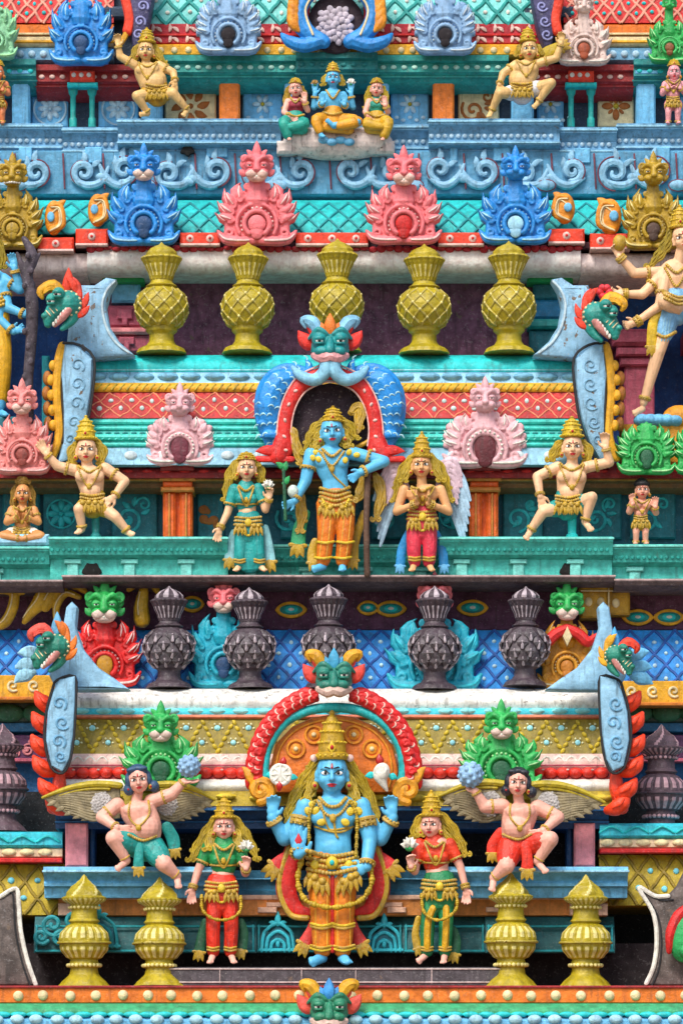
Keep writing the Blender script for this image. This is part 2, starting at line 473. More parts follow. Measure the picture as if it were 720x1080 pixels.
for (x0, x1) in ((46, 232), (466, 662)):
    strip(T1, 'blue_ledge', x0, x1, [(914, -300), (914, -46), (919, -44), (922, -46), (924, -52), (929, -56), (931, -54), (934, -54), (936, -60), (946, -62), (946, -300)], [SKYB, PALEB], lambda m, x0=x0, x1=x1: m.mat(1).tube([(x0, 919, -43.5), (x1, 919, -43.5)], 1.4, 6))
strip(T1, 'blue_step', 232, 466, [(918, -300), (918, -92), (926, -92), (928, -96), (938, -96), (940, -92), (946, -92), (946, -300)], [paint('#2d6e8e'), SKYB], lambda m: m.mat(1).tube([(232, 927, -92), (466, 927, -92)], .9, 6))
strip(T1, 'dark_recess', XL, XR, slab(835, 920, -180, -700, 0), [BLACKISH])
for (x0, x1) in ((69, 93), (605, 627), (598, 604), (94, 99)):
    mb = MB(); pk = x1 - x0 > 10; mb.box(x0, x1, 868, 914, -130 - (0 if pk else 10), -84 - (0 if pk else 14), 2)
    T1.part('pillar', mb, [PINK if pk else BLUE_D], at=((x0+x1)/2, 892, -84))
strip(T1, 'blue_beam', 58, 642, [(845, -400), (845, -76), (853, -74), (855, -80), (862, -84), (864, -88), (873, -88), (873, -400)], [BLUE_D, paint('#2f6ea6')], lambda m: (m.mat(1).tube([(58, 854, -74), (642, 854, -74)], 1.2, 6), m.tube([(58, 866, -87), (642, 866, -87)], .8, 6)))
# the wings of the tier on either side
for (x0, x1, dd) in ((XL, 66, 0), (632, XR, 10)):
    strip(T1, 'cyan_roll', x0, x1, slab(877 - dd*.9, 894 - dd, -86, -300, 5), [CYAN, TURQ], lambda m, x0=x0, x1=x1, dd=dd: m.mat(1) and [m.ctube([(x, 888-dd, -85.6), (x+12, 882-dd, -84.6), (x+24, 888-dd, -85.6)], 1.3, 5) for x in range(int(x0), int(x1) - 24, 27)])
    strip(T1, 'cream_bead_course', x0, x1, slab(894 - dd, 905 - dd, -90, -300, 3), [paint('#e2c4a4'), CREAM, RED], both(bosses(899 - dd, -90, 8, x0 + 8, x1 - 6, 19, 1, 0, .5, 4.2), lambda m, x0=x0, x1=x1, dd=dd: m.mat(2).box(x0, x1, 905 - dd, 910 - dd, -140, -87)))
    sur = lambda t, dd=dd: (911 - dd + 54 * t, -108 + 14 * sin(t * PI / 2))
    pr = [(911 - dd, -300)] + [sur(i/6) for i in range(7)] + [(966 - dd, -300)]
    strip(T1, 'diamond_frieze', x0, x1, pr, [MUST, MUST_D, paint('#7ed0e8')], lattice(x0, x1, sur, 27, 3, 1.8, 1, 2, 3.4))
    strip(T1, 'blue_back_wall', x0, x1, slab(735, 880, -215, -700, 0), [paint('#1c5c92', .6)])
    strip(T1, 'scroll_frieze', x0, x1, slab(775, 802, -200, -400), [paint('#5d2f58'), PINK, PINK_D], both(scrolls(x0, x1, 777, 800, -199, 1, 3, 1.2), lambda m, x0=x0, x1=x1: m.mat(2).box(x0, x1, 800, 804, -260, -196)))
    strip(T1, 'lotus_course', x0, x1, slab(738, 764, -196, -400, 6), [paint('#2b3a2c'), paint('#2f5c3e')], bosses(752, -196, 17, x0 + 10, x1, 30, 1, 0, .5, 10))
    strip(T1, 'blue_rail', x0, x1, slab(762, 772, -198, -400), [paint('#1d5d86')])

# --- second tier: dark wall with eye motifs, blue diamond eave
T2 = Thing('tower_tier', 'temple tier of dark plum wall with eye motifs over a blue diamond eave', 'temple tier', (360, 700, -180))
sur2 = lambda t: (662 + 66 * t, -208 + 26 * sin(t * PI / 2))
strip(T2, 'diamond_eave', XL, XR, [(660, -700)] + [sur2(i/8) for i in range(9)] + [(731, -190), (731, -700)], [BLUE_L if False else paint('#2884d0'), paint('#0f4f9c'), paint('#b8dcf4')], lattice(XL, XR, sur2, 24, 5, 1.5, 1, 2, 2.4))
for (x0, x1) in ((XL, 58), (612, XR)):
    yo = 0 if x0 < 0 else 6
    strip(T2, 'scroll_band', x0, x1, slab(712 + yo, 737 + yo, -168, -400), [YEL, CREAM, paint('#c8761c')], lambda m, x0=x0, x1=x1, yo=yo: ([m.mat(1).spiral(x, 723 + yo, -167.5, 6.5, 1.5, 1.1, 1.0, 1.5) for x in range(int(x0) + 10, int(x1), 22)], m.mat(2).box(x0, x1, 735 + yo, 739 + yo, -220, -164)))
strip(T2, 'plum_wall', XL, XR, slab(608, 664, -222, -700, 0), [PLUM])
for (x, y, w, h) in ((203, 637, 13, 9), (307, 643, 17, 9), (388, 641, 12, 8), (412, 642, 17, 9), (498, 641, 17, 9), (672, 651, 17, 9), (705, 651, 17, 9), (742, 651, 17, 9), (-30, 640, 17, 9)):
    mb = MB(); mb.plate([(x + w*cos(a), y + h*sin(a)*(abs(sin(a))**.4), -222) [:2] for a in [2*PI*i/24 for i in range(24)]], -226, -218, 1.5)
    mb.mat(1).ell((x, y, -218), (w*.72, h*.62, 2.2)); mb.mat(2).ell((x, y, -216.6), (w*.45, h*.42, 2)); mb.mat(3).ell((x, y, -215.4), (w*.2, h*.2, 1.6))
    T2.part('eye_motif', mb, [YEL, paint('#1f8f86'), TURQ, WHITE], at=(x, y, -218))
def lintel(x0, x1, y):
    strip(T2, 'dark_coping', x0, x1, [(y, -700), (y, -150), (y + 3, -147), (y + 7, -150), (y + 10, -170), (y + 10, -700)], [paint('#5b4b4b', .7, .3, .6, .4), paint('#b09a98')], lambda m: m.mat(1).tube([(x0, y + 1.5, -148), (x1, y + 1.5, -148)], 1.1, 6))
lintel(XL, 66, 611); lintel(66, 648, 606); lintel(648, XR, 610)

# --- third tier: turquoise plinth, relief panels, orange pilasters
T3 = Thing('tower_tier', 'turquoise plinth and teal relief panels with orange pilasters behind the staff-leaning blue statue', 'temple tier', (360, 600, -180))
def plinth(x0, x1, y, d, y1=613):
    def deco(m):
        m.mat(1).tube([(x0, y + 2, d + 1), (x1, y + 2, d + 1)], 1.4, 6)
        m.mat(2)
        x = x0 + 3
        while x < x1 - 3: m.ell((x, y + 13, d - 6), (2.2, 2.4, 1.6), None, 8, 5); x += 6
        for i in range(int((x1 - x0) // 60) + 1):
            xx = x0 + 18 + i * 60
            if xx + 14 < x1: m.mat(1).box(xx, xx + 12, y + 22, y1, d - 30, d - 15, 1); m.box(xx - 3, xx + 15, y + 22, y + 27, d - 30, d - 13, 1)
    strip(T3, 'plinth', x0, x1, [(y, -700), (y, d), (y + 5, d), (y + 8, d - 4), (y + 18, d - 8), (y + 20, d - 12), (y + 22, d - 18), (y1, d - 18), (y1, -700)], [paint('#55c6ba'), paint('#80d6cc'), paint('#35a49a')], deco)
plinth(XL, 52, 576, -164); plinth(52, 240, 566, -156); plinth(240, 463, 574, -190); plinth(463, 646, 566, -156); plinth(646, XR, 574, -164)
strip(T3, 'back_wall', XL, XR, slab(495, 575, -250, -700, 0), [paint('#15566a', .6)])
for i, (x0, x1) in enumerate(((-60, -4), (3, 42), (46, 84), (118, 166), (208, 236), (296, 318), (392, 432), (462, 494), (530, 572), (612, 655), (664, 712), (722, 790))):
    mb = MB(); mb.box(x0, x1, 516, 568, -256, -243, 1.5)
    if i in (2, 7): 
        mb.mat(1).spiral((x0+x1)/2, 542, -242, 15, 15, 1, 0, 1.1); rosette(mb, (x0+x1)/2, 542, -242, 15, 8, 1, 1)
    elif i == 4: 
        mb.mat(2)
        for q in range(9): mb.ell((222 + rnd.uniform(-9, 9), 546 + rnd.uniform(-9, 9), -242.5), (rnd.uniform(3, 6), rnd.uniform(3, 5), .8))
    else: scrolls(x0 + 3, x1 - 3, 519, 565, -242.5, 1, i, 1.8)(mb)
    T3.part('relief_panel', mb, [TEAL, TEAL_L, paint('#b0632c')], at=((x0+x1)/2, 542, -243))
for (x0, x1) in ((169, 206), (492, 528), (-70, -40), (760, 790)):
    mb = MB(); c = (x0+x1)/2; w = (x1-x0)/2
    for k in (-1, 1): mb.box(c + k*w*.48 - w*.36, c + k*w*.48 + w*.36, 519, 568, -250, -206, 2.5); mb.mat(1).tube([(c + k*w*.48, 566, -205), (c + k*w*.48, 521, -205)], 1.3, 6); mb.mat(0)
    mb.box(c - w*.2, c + w*.2, 519, 568, -250, -214, 1)
    mb.mat(1).box(c - w*.95, c + w*.95, 514, 519, -245, -201, 1.5); mb.mat(0).box(c - w*.84, c + w*.84, 508, 514, -245, -203, 1.5); mb.mat(1).box(c - w*1.05, c + w*1.05, 503, 508, -245, -199, 1.5); mb.mat(0).box(c - w*.9, c + w*.9, 498, 503, -245, -197, 1.5)
    mb.mat(2).box(c - w*.95, c + w*.95, 489, 498, -245, -190, 2)
    T3.part('pilaster', mb, [paint('#e0641c'), paint('#c98040'), RED_D], at=(c, 530, -206))
strip(T3, 'red_eave', XL, XR, kapota(484, 504, -222, -196, -700), [RED_D, PINKW, RED], lambda m: [m.mat(2 if x % 40 else 1).ell((x, 497, -197.5), (6, 2.2, 1.6), None, 8, 5) for x in range(XL + 5, XR, 20)])
strip(T3, 'brown_moulding', XL, XR, [(503, -700), (503, -206), (507, -204), (509, -212), (513, -214), (516, -222), (516, -700)], [paint('#7a4a28'), paint('#a87434')], lambda m: m.mat(1).tube([(XL, 506, -204), (XR, 506, -204)], 1.6, 6))
for x, y, r in ((97, 601, 10), (600, 601, 10), (408, 157, 8), (198, 158, 7)):
    up_ = y < 300; mb = MB(); mb.plate([(x + (r + 1.5*sin(3*a))*cos(a), y + (r*.75 + 1.2*sin(5*a))*sin(a)) for a in [2*PI*i/18 for i in range(18)]], -190 if not up_ else -345, -172 if not up_ else -317, 1); (T3 if not up_ else T3).part('vent_hole', mb, [plain('#0c0a0b', .9)], at=(x, y, -172 if not up_ else -317))
# side bays behind the dancing figures
for (x0, x1) in ((XL, 98), (600, XR)):
    strip(T3, 'bay_wall', x0, x1, slab(255, 490, -400, -700, 0), [DEEPB])
for (x0, x1) in ((98, 104),(44, 52), (658, 690), (-50, -20), (735, 765)):
    mb = MB(); mb.box(x0, x1, 374, 490, -396, -345, 2)
    if x1 - x0 > 20: mb.box(x0 - 9, x1 + 9, 366, 376, -396, -335, 2); mb.box(x0 - 5, x1 + 5, 376, 386, -396, -340, 2); mb.box(x0 - 14, x1 + 10, 348, 366, -396, -330, 4)
    T3.part('side_pillar', mb, [PINK_D if x1 - x0 > 20 else TEAL_L], at=((x0+x1)/2, 400, -340))

# --- fourth tier: pots in a dark gallery under a pale half-round
T4 = Thing('tower_tier', 'temple tier with dark pot gallery, pale half-round moulding and scaled turquoise eave', 'temple tier', (360, 380, -260))
strip(T4, 'gallery_wall', 96, 612, slab(270, 395, -330, -800, 0), [paint('#72465f', .8, .35, .6, .35)])
strip(T4, 'half_round', 92, 612, [(258, -700)] + [(273 - 14*cos(a), -276 + 14*sin(a)) for a in [PI*i/10 for i in range(11)]] + [(288, -700)], [paint('#f4e2dc', dirt=.3), CRIM], lambda m: [m.mat(1).ell((x, 262 + rnd.uniform(-1, 1), -264), (5, rnd.uniform(2, 5), 3), None, 8, 5) for x in range(96, 610, 9)])
strip(T4, 'half_round', XL, 92, [(262, -700)] + [(277 - 12*cos(a), -278 + 12*sin(a)) for a in [PI*i/10 for i in range(11)]] + [(290, -700)], [paint('#e6d0cc', dirt=.4)])
strip(T4, 'half_round', 612, XR, [(262, -700)] + [(277 - 12*cos(a), -278 + 12*sin(a)) for a in [PI*i/10 for i in range(11)]] + [(290, -700)], [paint('#e6d0cc', dirt=.4)])
for (x0, x1, y0, y1, d, m) in ((108, 152, 288, 297, -296, GREEN), (118, 148, 298, 319, -312, SKYB), (114, 150, 322, 345, -308, PINK_D), (112, 156, 345, 352, -300, PINK), (108, 160, 352, 372, -306, PINK_D),
                            (556, 604, 288, 297, -296, GREEN), (562, 598, 298, 316, -312, TEAL), (562, 600, 316, 336, -310, paint('#2d7fb0')), (556, 604, 336, 346, -302, TURQ_D), (558, 602, 347, 372, -310, TEAL)):
    mb = MB(); mb.box(x0, x1, y0, y1, d - 60, d, 2.5)
    if y1 - y0 < 24 and m is PINK_D: mb.box((x0+x1)/2 - 8, (x0+x1)/2 + 8, y0 + 4, y1 - 8, d, d + 4, 1); mb.box((x0+x1)/2 - 3, (x0+x1)/2 + 3, y0 + 8, y1 - 1, d, d + 4.5, 1)
    T4.part('corner_block', mb, [m], at=((x0+x1)/2, (y0+y1)/2, d))
strip(T4, 'plum_soffit', XL, XR, slab(255, 262, -268, -700), [paint('#3a1c28', .7)])
for (x0, x1, y0, y1) in ((XL, -20, 250, 264), (40, 78, 250, 264), (80, 114, 241, 258), (190, 232, 245, 258), (312, 388, 245, 258), (462, 510, 245, 258), (578, 616, 241, 256), (622, 664, 246, 262), (708, XR, 248, 262)):
    mb = MB(); mb.box(x0, x1, y0, y1, -300, -256, 2); yc = (y0 + y1) / 2
    mb.mat(1)
    n = max(1, int((x1 - x0) // 20)); 
    for i in range(n):
        cx = x0 + (x1 - x0) * (i + .5) / n; mb.ell((cx, yc, -256), (4.2, 4.2, 2.4), None, 10, 6); mb.mat(2).ell((cx, yc, -253.6), (1.6, 1.6, 1), None, 8, 5); mb.mat(1)
    mb.mat(1).box(x0, x1, y1 - 1, y1 + 1.5, -300, -253, .5)
    T4.part('rosette_block', mb, [ORANGE_R, PINKW, RED], at=((x0+x1)/2, yc, -256))
sur4 = lambda t: (203 + 44 * t, -312 + 40 * sin(t * PI / 2))
def scales(m):
    m.mat(1)
    for r_ in range(4):
        t = .1 + r_ * .25
        for i in range(-6, 48):
            x = i * 21 + (10.5 if r_ % 2 else 0); y, d = sur4(min(1, t))
            if not (20 < x < 700): pass
            pts = []
            for k in range(7):
                a = PI * k / 6; tt = min(1, max(0, t + .25 * (1 - abs(cos(a))) - .0)); yy, dd = sur4(tt); pts.append((x + 10.5 * cos(a), yy, dd + 1))
            m.tube(pts, 1.25, 6, .8, caps=False)
strip(T4, 'scaled_eave', XL, XR, [(202, -700)] + [sur4(i/8) for i in range(9)] + [(250, -700)], [paint('#2fb6b6'), paint('#1c8a92')], scales)
def swags(m):
    q = random.Random(4); m.mat(1); x = -130; i = 0
    while x < 860:
        fl = 1 if i % 2 else -1; g = q.uniform(.82, 1.15); yj = q.uniform(-3, 3)
        m.mat(1).spiral(x, 182 + yj, -320, 14*g, 3, q.uniform(1.0, 1.35), PI * q.uniform(.4, .6), [3, 4.6, 3.6, 2], flip=fl); m.ctube([(x - 12*fl, 190 + yj, -321), (x + 4*fl, 197, -319), (x + 18*fl, 192 + yj, -320), (x + 26*fl, 176 + yj, -321)], [2, 4.6, 4.4, 1.5])
        m.ell((x + 22*fl, 190 + yj, -320), (8*g, 5, 4)); m.leaf(x, 172 + yj, -320, 90 - 30*fl, 15*g, 3.8, 60*fl); m.leaf(x + 10*fl, 176, -320, 60, 12*g, 3.2, -50*fl)
        m.mat(2).spiral(x, 182 + yj, -319, 17.5*g, 14*g, .55, PI * .5, .9, flip=fl); m.tube([(x - 22, 163, -321), (x - 20, 200, -319)], 1, 6)
        if i % 3 == 0: m.mat(1).ell((x + 24, 197, -318), (10, 6, 5)); m.mat(2).tube([(x + 24 + 10*cos(2*PI*k/16), 197 + 6*sin(2*PI*k/16), -317) for k in range(16)], .8, 5, 1, True)
        x += q.uniform(40, 52); i += 1
strip(T4, 'swag_frieze', XL, XR, slab(158, 206, -324, -800, 3), [paint('#5a97ba', dirt=.55, chip=.3), paint('#86b4d0', dirt=.5, chip=.3), paint('#6a2a3c')], swags)

# --- fifth tier: stepped blue ledges, painted panels, top roof
T5 = Thing('tower_tier', 'topmost tier in view, stepped steel-blue ledges, painted flower panels and teal cornice', 'temple tier', (360, 165, -300))
def stepped(x0, x1, y, d):
    def deco(m):
        m.mat(1); x = x0 + 3
        while x < x1 - 2: m.ell((x, y + 17, d - 7), (2.6, 2.6, 1.8), None, 8, 5); x += 7
        m.mat(2).tube([(x0, y + 3, d + .5), (x1, y + 3, d + .5)], 1.3, 6); m.tube([(x0, y + 25, d - 2), (x1, y + 25, d - 2)], 1.0, 6)
    strip(T5, 'stepped_ledge', x0, x1, [(y, -700), (y, d), (y + 6, d), (y + 8, d - 4), (y + 12, d - 6), (y + 14, d - 8), (y + 21, d - 8), (y + 23, d - 3), (y + 27, d - 3), (y + 30, d - 14), (y + 42, d - 16), (y + 42, -700)], [STEEL, paint('#a6c4d6', dirt=.5), PALEB], deco)
stepped(XL, 66, 130, -326); stepped(66, 124, 134, -322); stepped(124, 296, 125, -310); stepped(296, 452, 131, -330); stepped(452, 590, 125, -310); stepped(590, 650, 134, -322); stepped(650, XR, 130, -326)
for (x0, x1, y0, y1) in ((20, 34, 155, 170), (90, 108, 155, 172), (136, 152, 155, 168), (218, 240, 154, 166), (474, 482, 154, 170), (520, 538, 155, 170), (606, 622, 156, 172), (690, 706, 155, 172)):
    mb = MB(); mb.box(x0, x1, y0, y1, -344, -321, 1); T5.part('ledge_block', mb, [SKYB], at=((x0+x1)/2, y0, -321))
strip(T5, 'panel_wall', XL, XR, slab(78, 135, -396, -800, 0), [paint('#26384c', .6)])
pan = [(-60, -14, 0), (34, 72, 1), (104, 146, 1), (174, 228, 2), (256, 298, 3), (412, 452, 3), (483, 526, 4), (566, 594, 3), (630, 668, 5), (716, 760, 1)]
for (x0, x1, k) in pan:
    mb = MB(); bg = [STEEL, SKYB, CREAM, SKYB, CREAM, CREAM][k]; c = (x0+x1)/2; y0 = 88 if k != 1 else 94
    mb.box(x0, x1, y0, 134, -402, -389, 1.5)
    if k in (0, 1):
        mb.mat(1).tube([(c + 17*cos(2*PI*i/24), 115 + 17*sin(2*PI*i/24), -388.5) for i in range(24)], 1.2, 6, 1, True); rosette(mb, c, 115, -388.5, 13, 8, 1, 1)
    elif k == 2:
        for a in range(0, 360, 45): mb.mat(2).leaf(c + 9*cos(R(a)), 112 - 9*sin(R(a)), -388.5, a, 12, 4, 40, 1.2)
        mb.mat(2).ell((c, 112, -388.5), (3, 3, 1.4))
    elif k == 3:
        rosette(mb, c, 110, -388.5, 11, 6, 1, 3); [mb.mat(1).ell((x0 + 6 + 7*i, 124 + 3*(i % 2), -388.5), (2.4, 2, 1)) for i in range(5)]
    elif k == 4: scrolls(x0 + 3, x1 - 3, 90, 132, -388.5, 2, 5, 1.6)(mb)
    else:
        for a in range(0, 360, 90): mb.mat(2).ell((c + 9*cos(R(a)), 112 - 9*sin(R(a)), -388.5), (6, 3.6, 1.4), Matrix.Rotation(-R(a), 3, 'Z'))
        for a in range(45, 360, 90): mb.mat(2).ell((c + 8*cos(R(a)), 112 - 8*sin(R(a)), -388.5), (3.4, 1.8, 1.2), Matrix.Rotation(-R(a), 3, 'Z'))
        mb.mat(3).ell((c, 112, -388), (3, 3, 1.6))
    T5.part('painted_panel', mb, [bg, paint('#b9d4e6'), paint('#a8601c'), MUST], at=(c, 112, -389))
for (x0, x1, k) in ((228, 256, 0), (453, 482, 0), (10, 34, 1), (146, 174, 1), (298, 314, 1), (394, 412, 1), (536, 566, 1), (668, 694, 1), (72, 82, 2), (92, 102, 2), (597, 607, 2), (618, 628, 2)):
    mb = MB(); c = (x0+x1)/2; w = (x1-x0)/2
    if k == 2:
        mb.lathe(c, -366, [(w*.8, 133), (w*.8, 124), (w*.55, 122), (w*.6, 100), (w*.9, 98), (w*1.1, 92), (w*.8, 90), (w*.8, 86)], 16)
        T5.part('column', mb, [paint('#1fa39c')], at=(c, 112, -360)); continue
    mb.box(c - w*.78, c + w*.78, 80, 134, -396, -362, 2); mb.box(c - w, c + w, 74, 80, -396, -354, 2); mb.box(c - w*.9, c + w*.9, 68, 74, -396, -358, 1.5)
    if k == 0: mb.mat(1).box(c - w*.78, c + w*.78, 128, 134, -396, -360, 1)
    T5.part('pilaster', mb, [ORANGE if k == 0 else SKYB, YEL], at=(c, 105, -358))
for (x0, x1) in ((74, 100), (599, 626)):
    mb = MB(); mb.box(x0, x1, 74, 86, -396, -350, 2); mb.mat(1).box(x0 - 3, x1 + 3, 86, 91, -396, -352, 1.5); bosses(79, -350, 2.6, x0 + 4, x1, 8, 2)(mb)
    T5.part('column_capital', mb, [ORANGE_R, TURQ, WHITE], at=((x0+x1)/2, 82, -350))
def tealcorn(x0, x1, m, md, y=66, d=-346):
    strip(T5, 'cornice', x0, x1, [(y - 8, -700), (y - 8, d), (y - 2, d), (y, d - 5), (y + 9, d - 4), (y + 12, d - 9), (y + 17, d - 12), (y + 24, d - 26), (y + 24, -700)], [m, md], both(bosses(y + 4, d - 4, 3.2, x0 + 6, x1 - 4, 11, 1, 0, .5, 2.4), lambda q: q.mat(0).tube([(x0, y + 13, d - 9), (x1, y + 13, d - 9)], 1.5, 6)))
tealcorn(170, 312, paint('#2a8f88'), paint('#a9d4c8')); tealcorn(398, 536, paint('#2a8f88'), paint('#a9d4c8')); tealcorn(312, 398, TURQ_D, TURQ_D, 63, -338)
tealcorn(38, 146, RED_D, PINKW, 76, -356); tealcorn(560, 668, RED_D, PINKW, 76, -356); tealcorn(XL, 38, TURQ_D, TURQ, 70, -350); tealcorn(668, XR, TURQ_D, TURQ, 70, -350)
strip(T5, 'bead_course', 150, 570, slab(46, 59, -352, -800, 3), [YEL, CREAM], bosses(53, -352, 3.6, 156, 566, 14, 1, 1))
def zig(m):
    for y in (31, 42):
        m.mat(1)
        for i, x in enumerate(range(152, 566, 9)): m.leaf(x, y + 2, -357, 60 if i % 2 else 120, 8, 2, 50, 1)
    m.mat(2).tube([(150, 37, -357), (570, 37, -357)], 1.3, 6)
strip(T5, 'crimson_band', 150, 570, slab(24, 47, -358, -800, 3), [CRIM, PINKW, RED], zig)
sur5 = lambda t: (-40 + 66 * t, -384 + 24 * sin(t * PI / 2))
strip(T5, 'lattice_roof', 140, 580, [(-44, -800)] + [sur5(i/8) for i in range(9)] + [(26, -800)], [paint('#7fd0cc'), paint('#1f9590'), WHITE], lattice(140, 580, sur5, 24, 5, 2.0, 1, 2, 2.4))
for (x0, x1) in ((XL, 120), (594, XR)):
    strip(T5, 'side_bead_course', x0, x1, slab(48, 66, -362, -800, 5), [STEEL, paint('#a9c8dc')], bosses(57, -362, 4, x0 + 4, x1 - 2, 12, 1))
    strip(T5, 'cream_band', x0, x1, slab(37, 49, -360, -800, 4), [CREAM, YEL], lambda m, x0=x0, x1=x1: m.mat(1).tube([(x0, 44, -359.5), (x1, 44, -359.5)], 1.6, 6))
    strip(T5, 'orange_band', x0, x1, slab(24, 38, -362, -800, 4), [ORANGE, CREAM], lambda m, x0=x0, x1=x1: m.mat(1).tube([(x0, 36, -361), (x1, 36, -361)], 1.3, 6))
    sur6 = lambda t: (-30 + 54 * t, -382 + 20 * sin(t * PI / 2))
    strip(T5, 'red_lattice', x0, x1, [(-34, -800)] + [sur6(i/8) for i in range(9)] + [(24, -800)], [RED, paint('#e89a86'), TURQ], lattice(x0, x1, sur6, 17, 5, 1.5, 1, 2, 2.2))
    mb = MB(); c = 130 if x0 < 0 else 584
    mb.box(c - 22, c + 14, -40, 66, -420, -380, 2); mb.box(c - 34, c + 20, 8, 22, -420, -362, 3); T5.part('dark_bay', mb, [paint('#24384e', .6)], at=(c, 30, -370))
core = MB(); core.box(XL, XR, -60, 1400, -1500, -680, 0)
T5.part('core_wall', core, [BLACKISH], at=(360, 600, -700))
# ------------------------------------------------------------------ finial pots
def interp(tab, y):
    for (a, b) in zip(tab, tab[1:]):
        if a[1] >= y >= b[1]:
            t = (a[1] - y) / max(1e-9, a[1] - b[1]); t2 = t * t * (3 - 2 * t)
            return a[0] + (b[0] - a[0]) * (t * .5 + t2 * .5)
    return tab[-1][0]
def dense(tab, step=.8):
    y0, y1 = tab[0][1], tab[-1][1]; n = int((y0 - y1) / step); return [(max(.05, interp(tab, y0 - (y0 - y1) * i / n)), y0 - (y0 - y1) * i / n) for i in range(n + 1)]
def gadroon_pot(label, anchor, group, body, pale, s=1.0):
    """fluted bulb on a petal foot, beaded neck, flared cup and swirled bud; s scales the 118-pixel pattern"""
    t = Thing('finial_pot', label, 'finial pot', anchor, group); X, Y, Dp = anchor
    y = lambda v: Y - v * s
    foot = [(27*s, y(0)), (25*s, y(3)), (16*s, y(14)), (15*s, y(20))]
    mb = MB(); mb.lathe(X, Dp, dense(foot), 64, lambda th, i, yy: 1 + .09 * abs(sin(th * 6)) * max(0, 1 - (Y - yy) / (12*s)))
    t.part('foot', mb, [body])
    mb = MB(); mb.lathe(X, Dp, dense([(16*s, y(20)), (19*s, y(23)), (16*s, y(26)), (15*s, y(30))]), 40)
    mb.mat(1); [mb.bead((X + 18*s*cos(2*PI*i/22), y(23), Dp + 18*s*sin(2*PI*i/22)), 2.3*s) for i in range(22)]
    t.part('beaded_collar', mb, [body, pale])
    bul = [(13*s, y(28)), (20*s, y(32)), (26*s, y(40)), (28*s, y(50)), (26.5*s, y(58)), (20*s, y(66)), (14*s, y(70))]
    mid = y(48)
    def fl(th, i, yy): 
        e = min(1, abs(yy - mid) / (5*s)); return 1 + .055 * e * (abs(sin(th * 9)) ** .6 - .5)
    def mf(th, yy):
        e = abs(yy - mid)
        return 1 if e > 5*s and e < 17*s and abs(sin(th * 9)) > .72 else 0
    mb = MB(); mb.lathe(X, Dp, dense(bul, .7), 144, fl, matfn=mf); mb.tube([(X + 29*s*cos(2*PI*i/48), mid, Dp + 29*s*sin(2*PI*i/48)) for i in range(48)], 1.5*s, 6, 1, True)
    t.part('bulb', mb, [body, pale])
    mb = MB(); mb.lathe(X, Dp, dense([(15*s, y(69)), (17.5*s, y(72)), (15*s, y(75)), (14*s, y(84)), (17*s, y(88)), (15*s, y(91)), (17*s, y(93))]), 40)
    mb.mat(1); [mb.bead((X + 16.5*s*cos(2*PI*i/20), y(87), Dp + 16.5*s*sin(2*PI*i/20)), 1.9*s) for i in range(20)]
    t.part('neck', mb, [body, pale])
    mb = MB(); mb.lathe(X, Dp, dense([(15*s, y(90)), (23*s, y(95)), (24*s, y(98)), (20*s, y(100))]), 96, lambda th, i, yy: 1 + .05 * abs(sin(th * 12)), matfn=lambda th, yy: 1 if abs(sin(th*12)) > .8 and yy > y(96.5) else 0)
    t.part('cup', mb, [body, pale])
    bud = [(20*s, y(99)), (19*s, y(103)), (14*s, y(110)), (8*s, y(115)), (4*s, y(119)), (3*s, y(121)), (.5*s, y(124))]
    mb = MB(); mb.lathe(X, Dp, dense(bud), 64, lambda th, i, yy: 1 + .07 * sin(th * 5 + (Y - yy) * .16 / s), matfn=lambda th, yy: 1 if sin(th*5 + (Y-yy)*.16/s) > .88 else 0)
    t.part('bud', mb, [body, pale]); return t
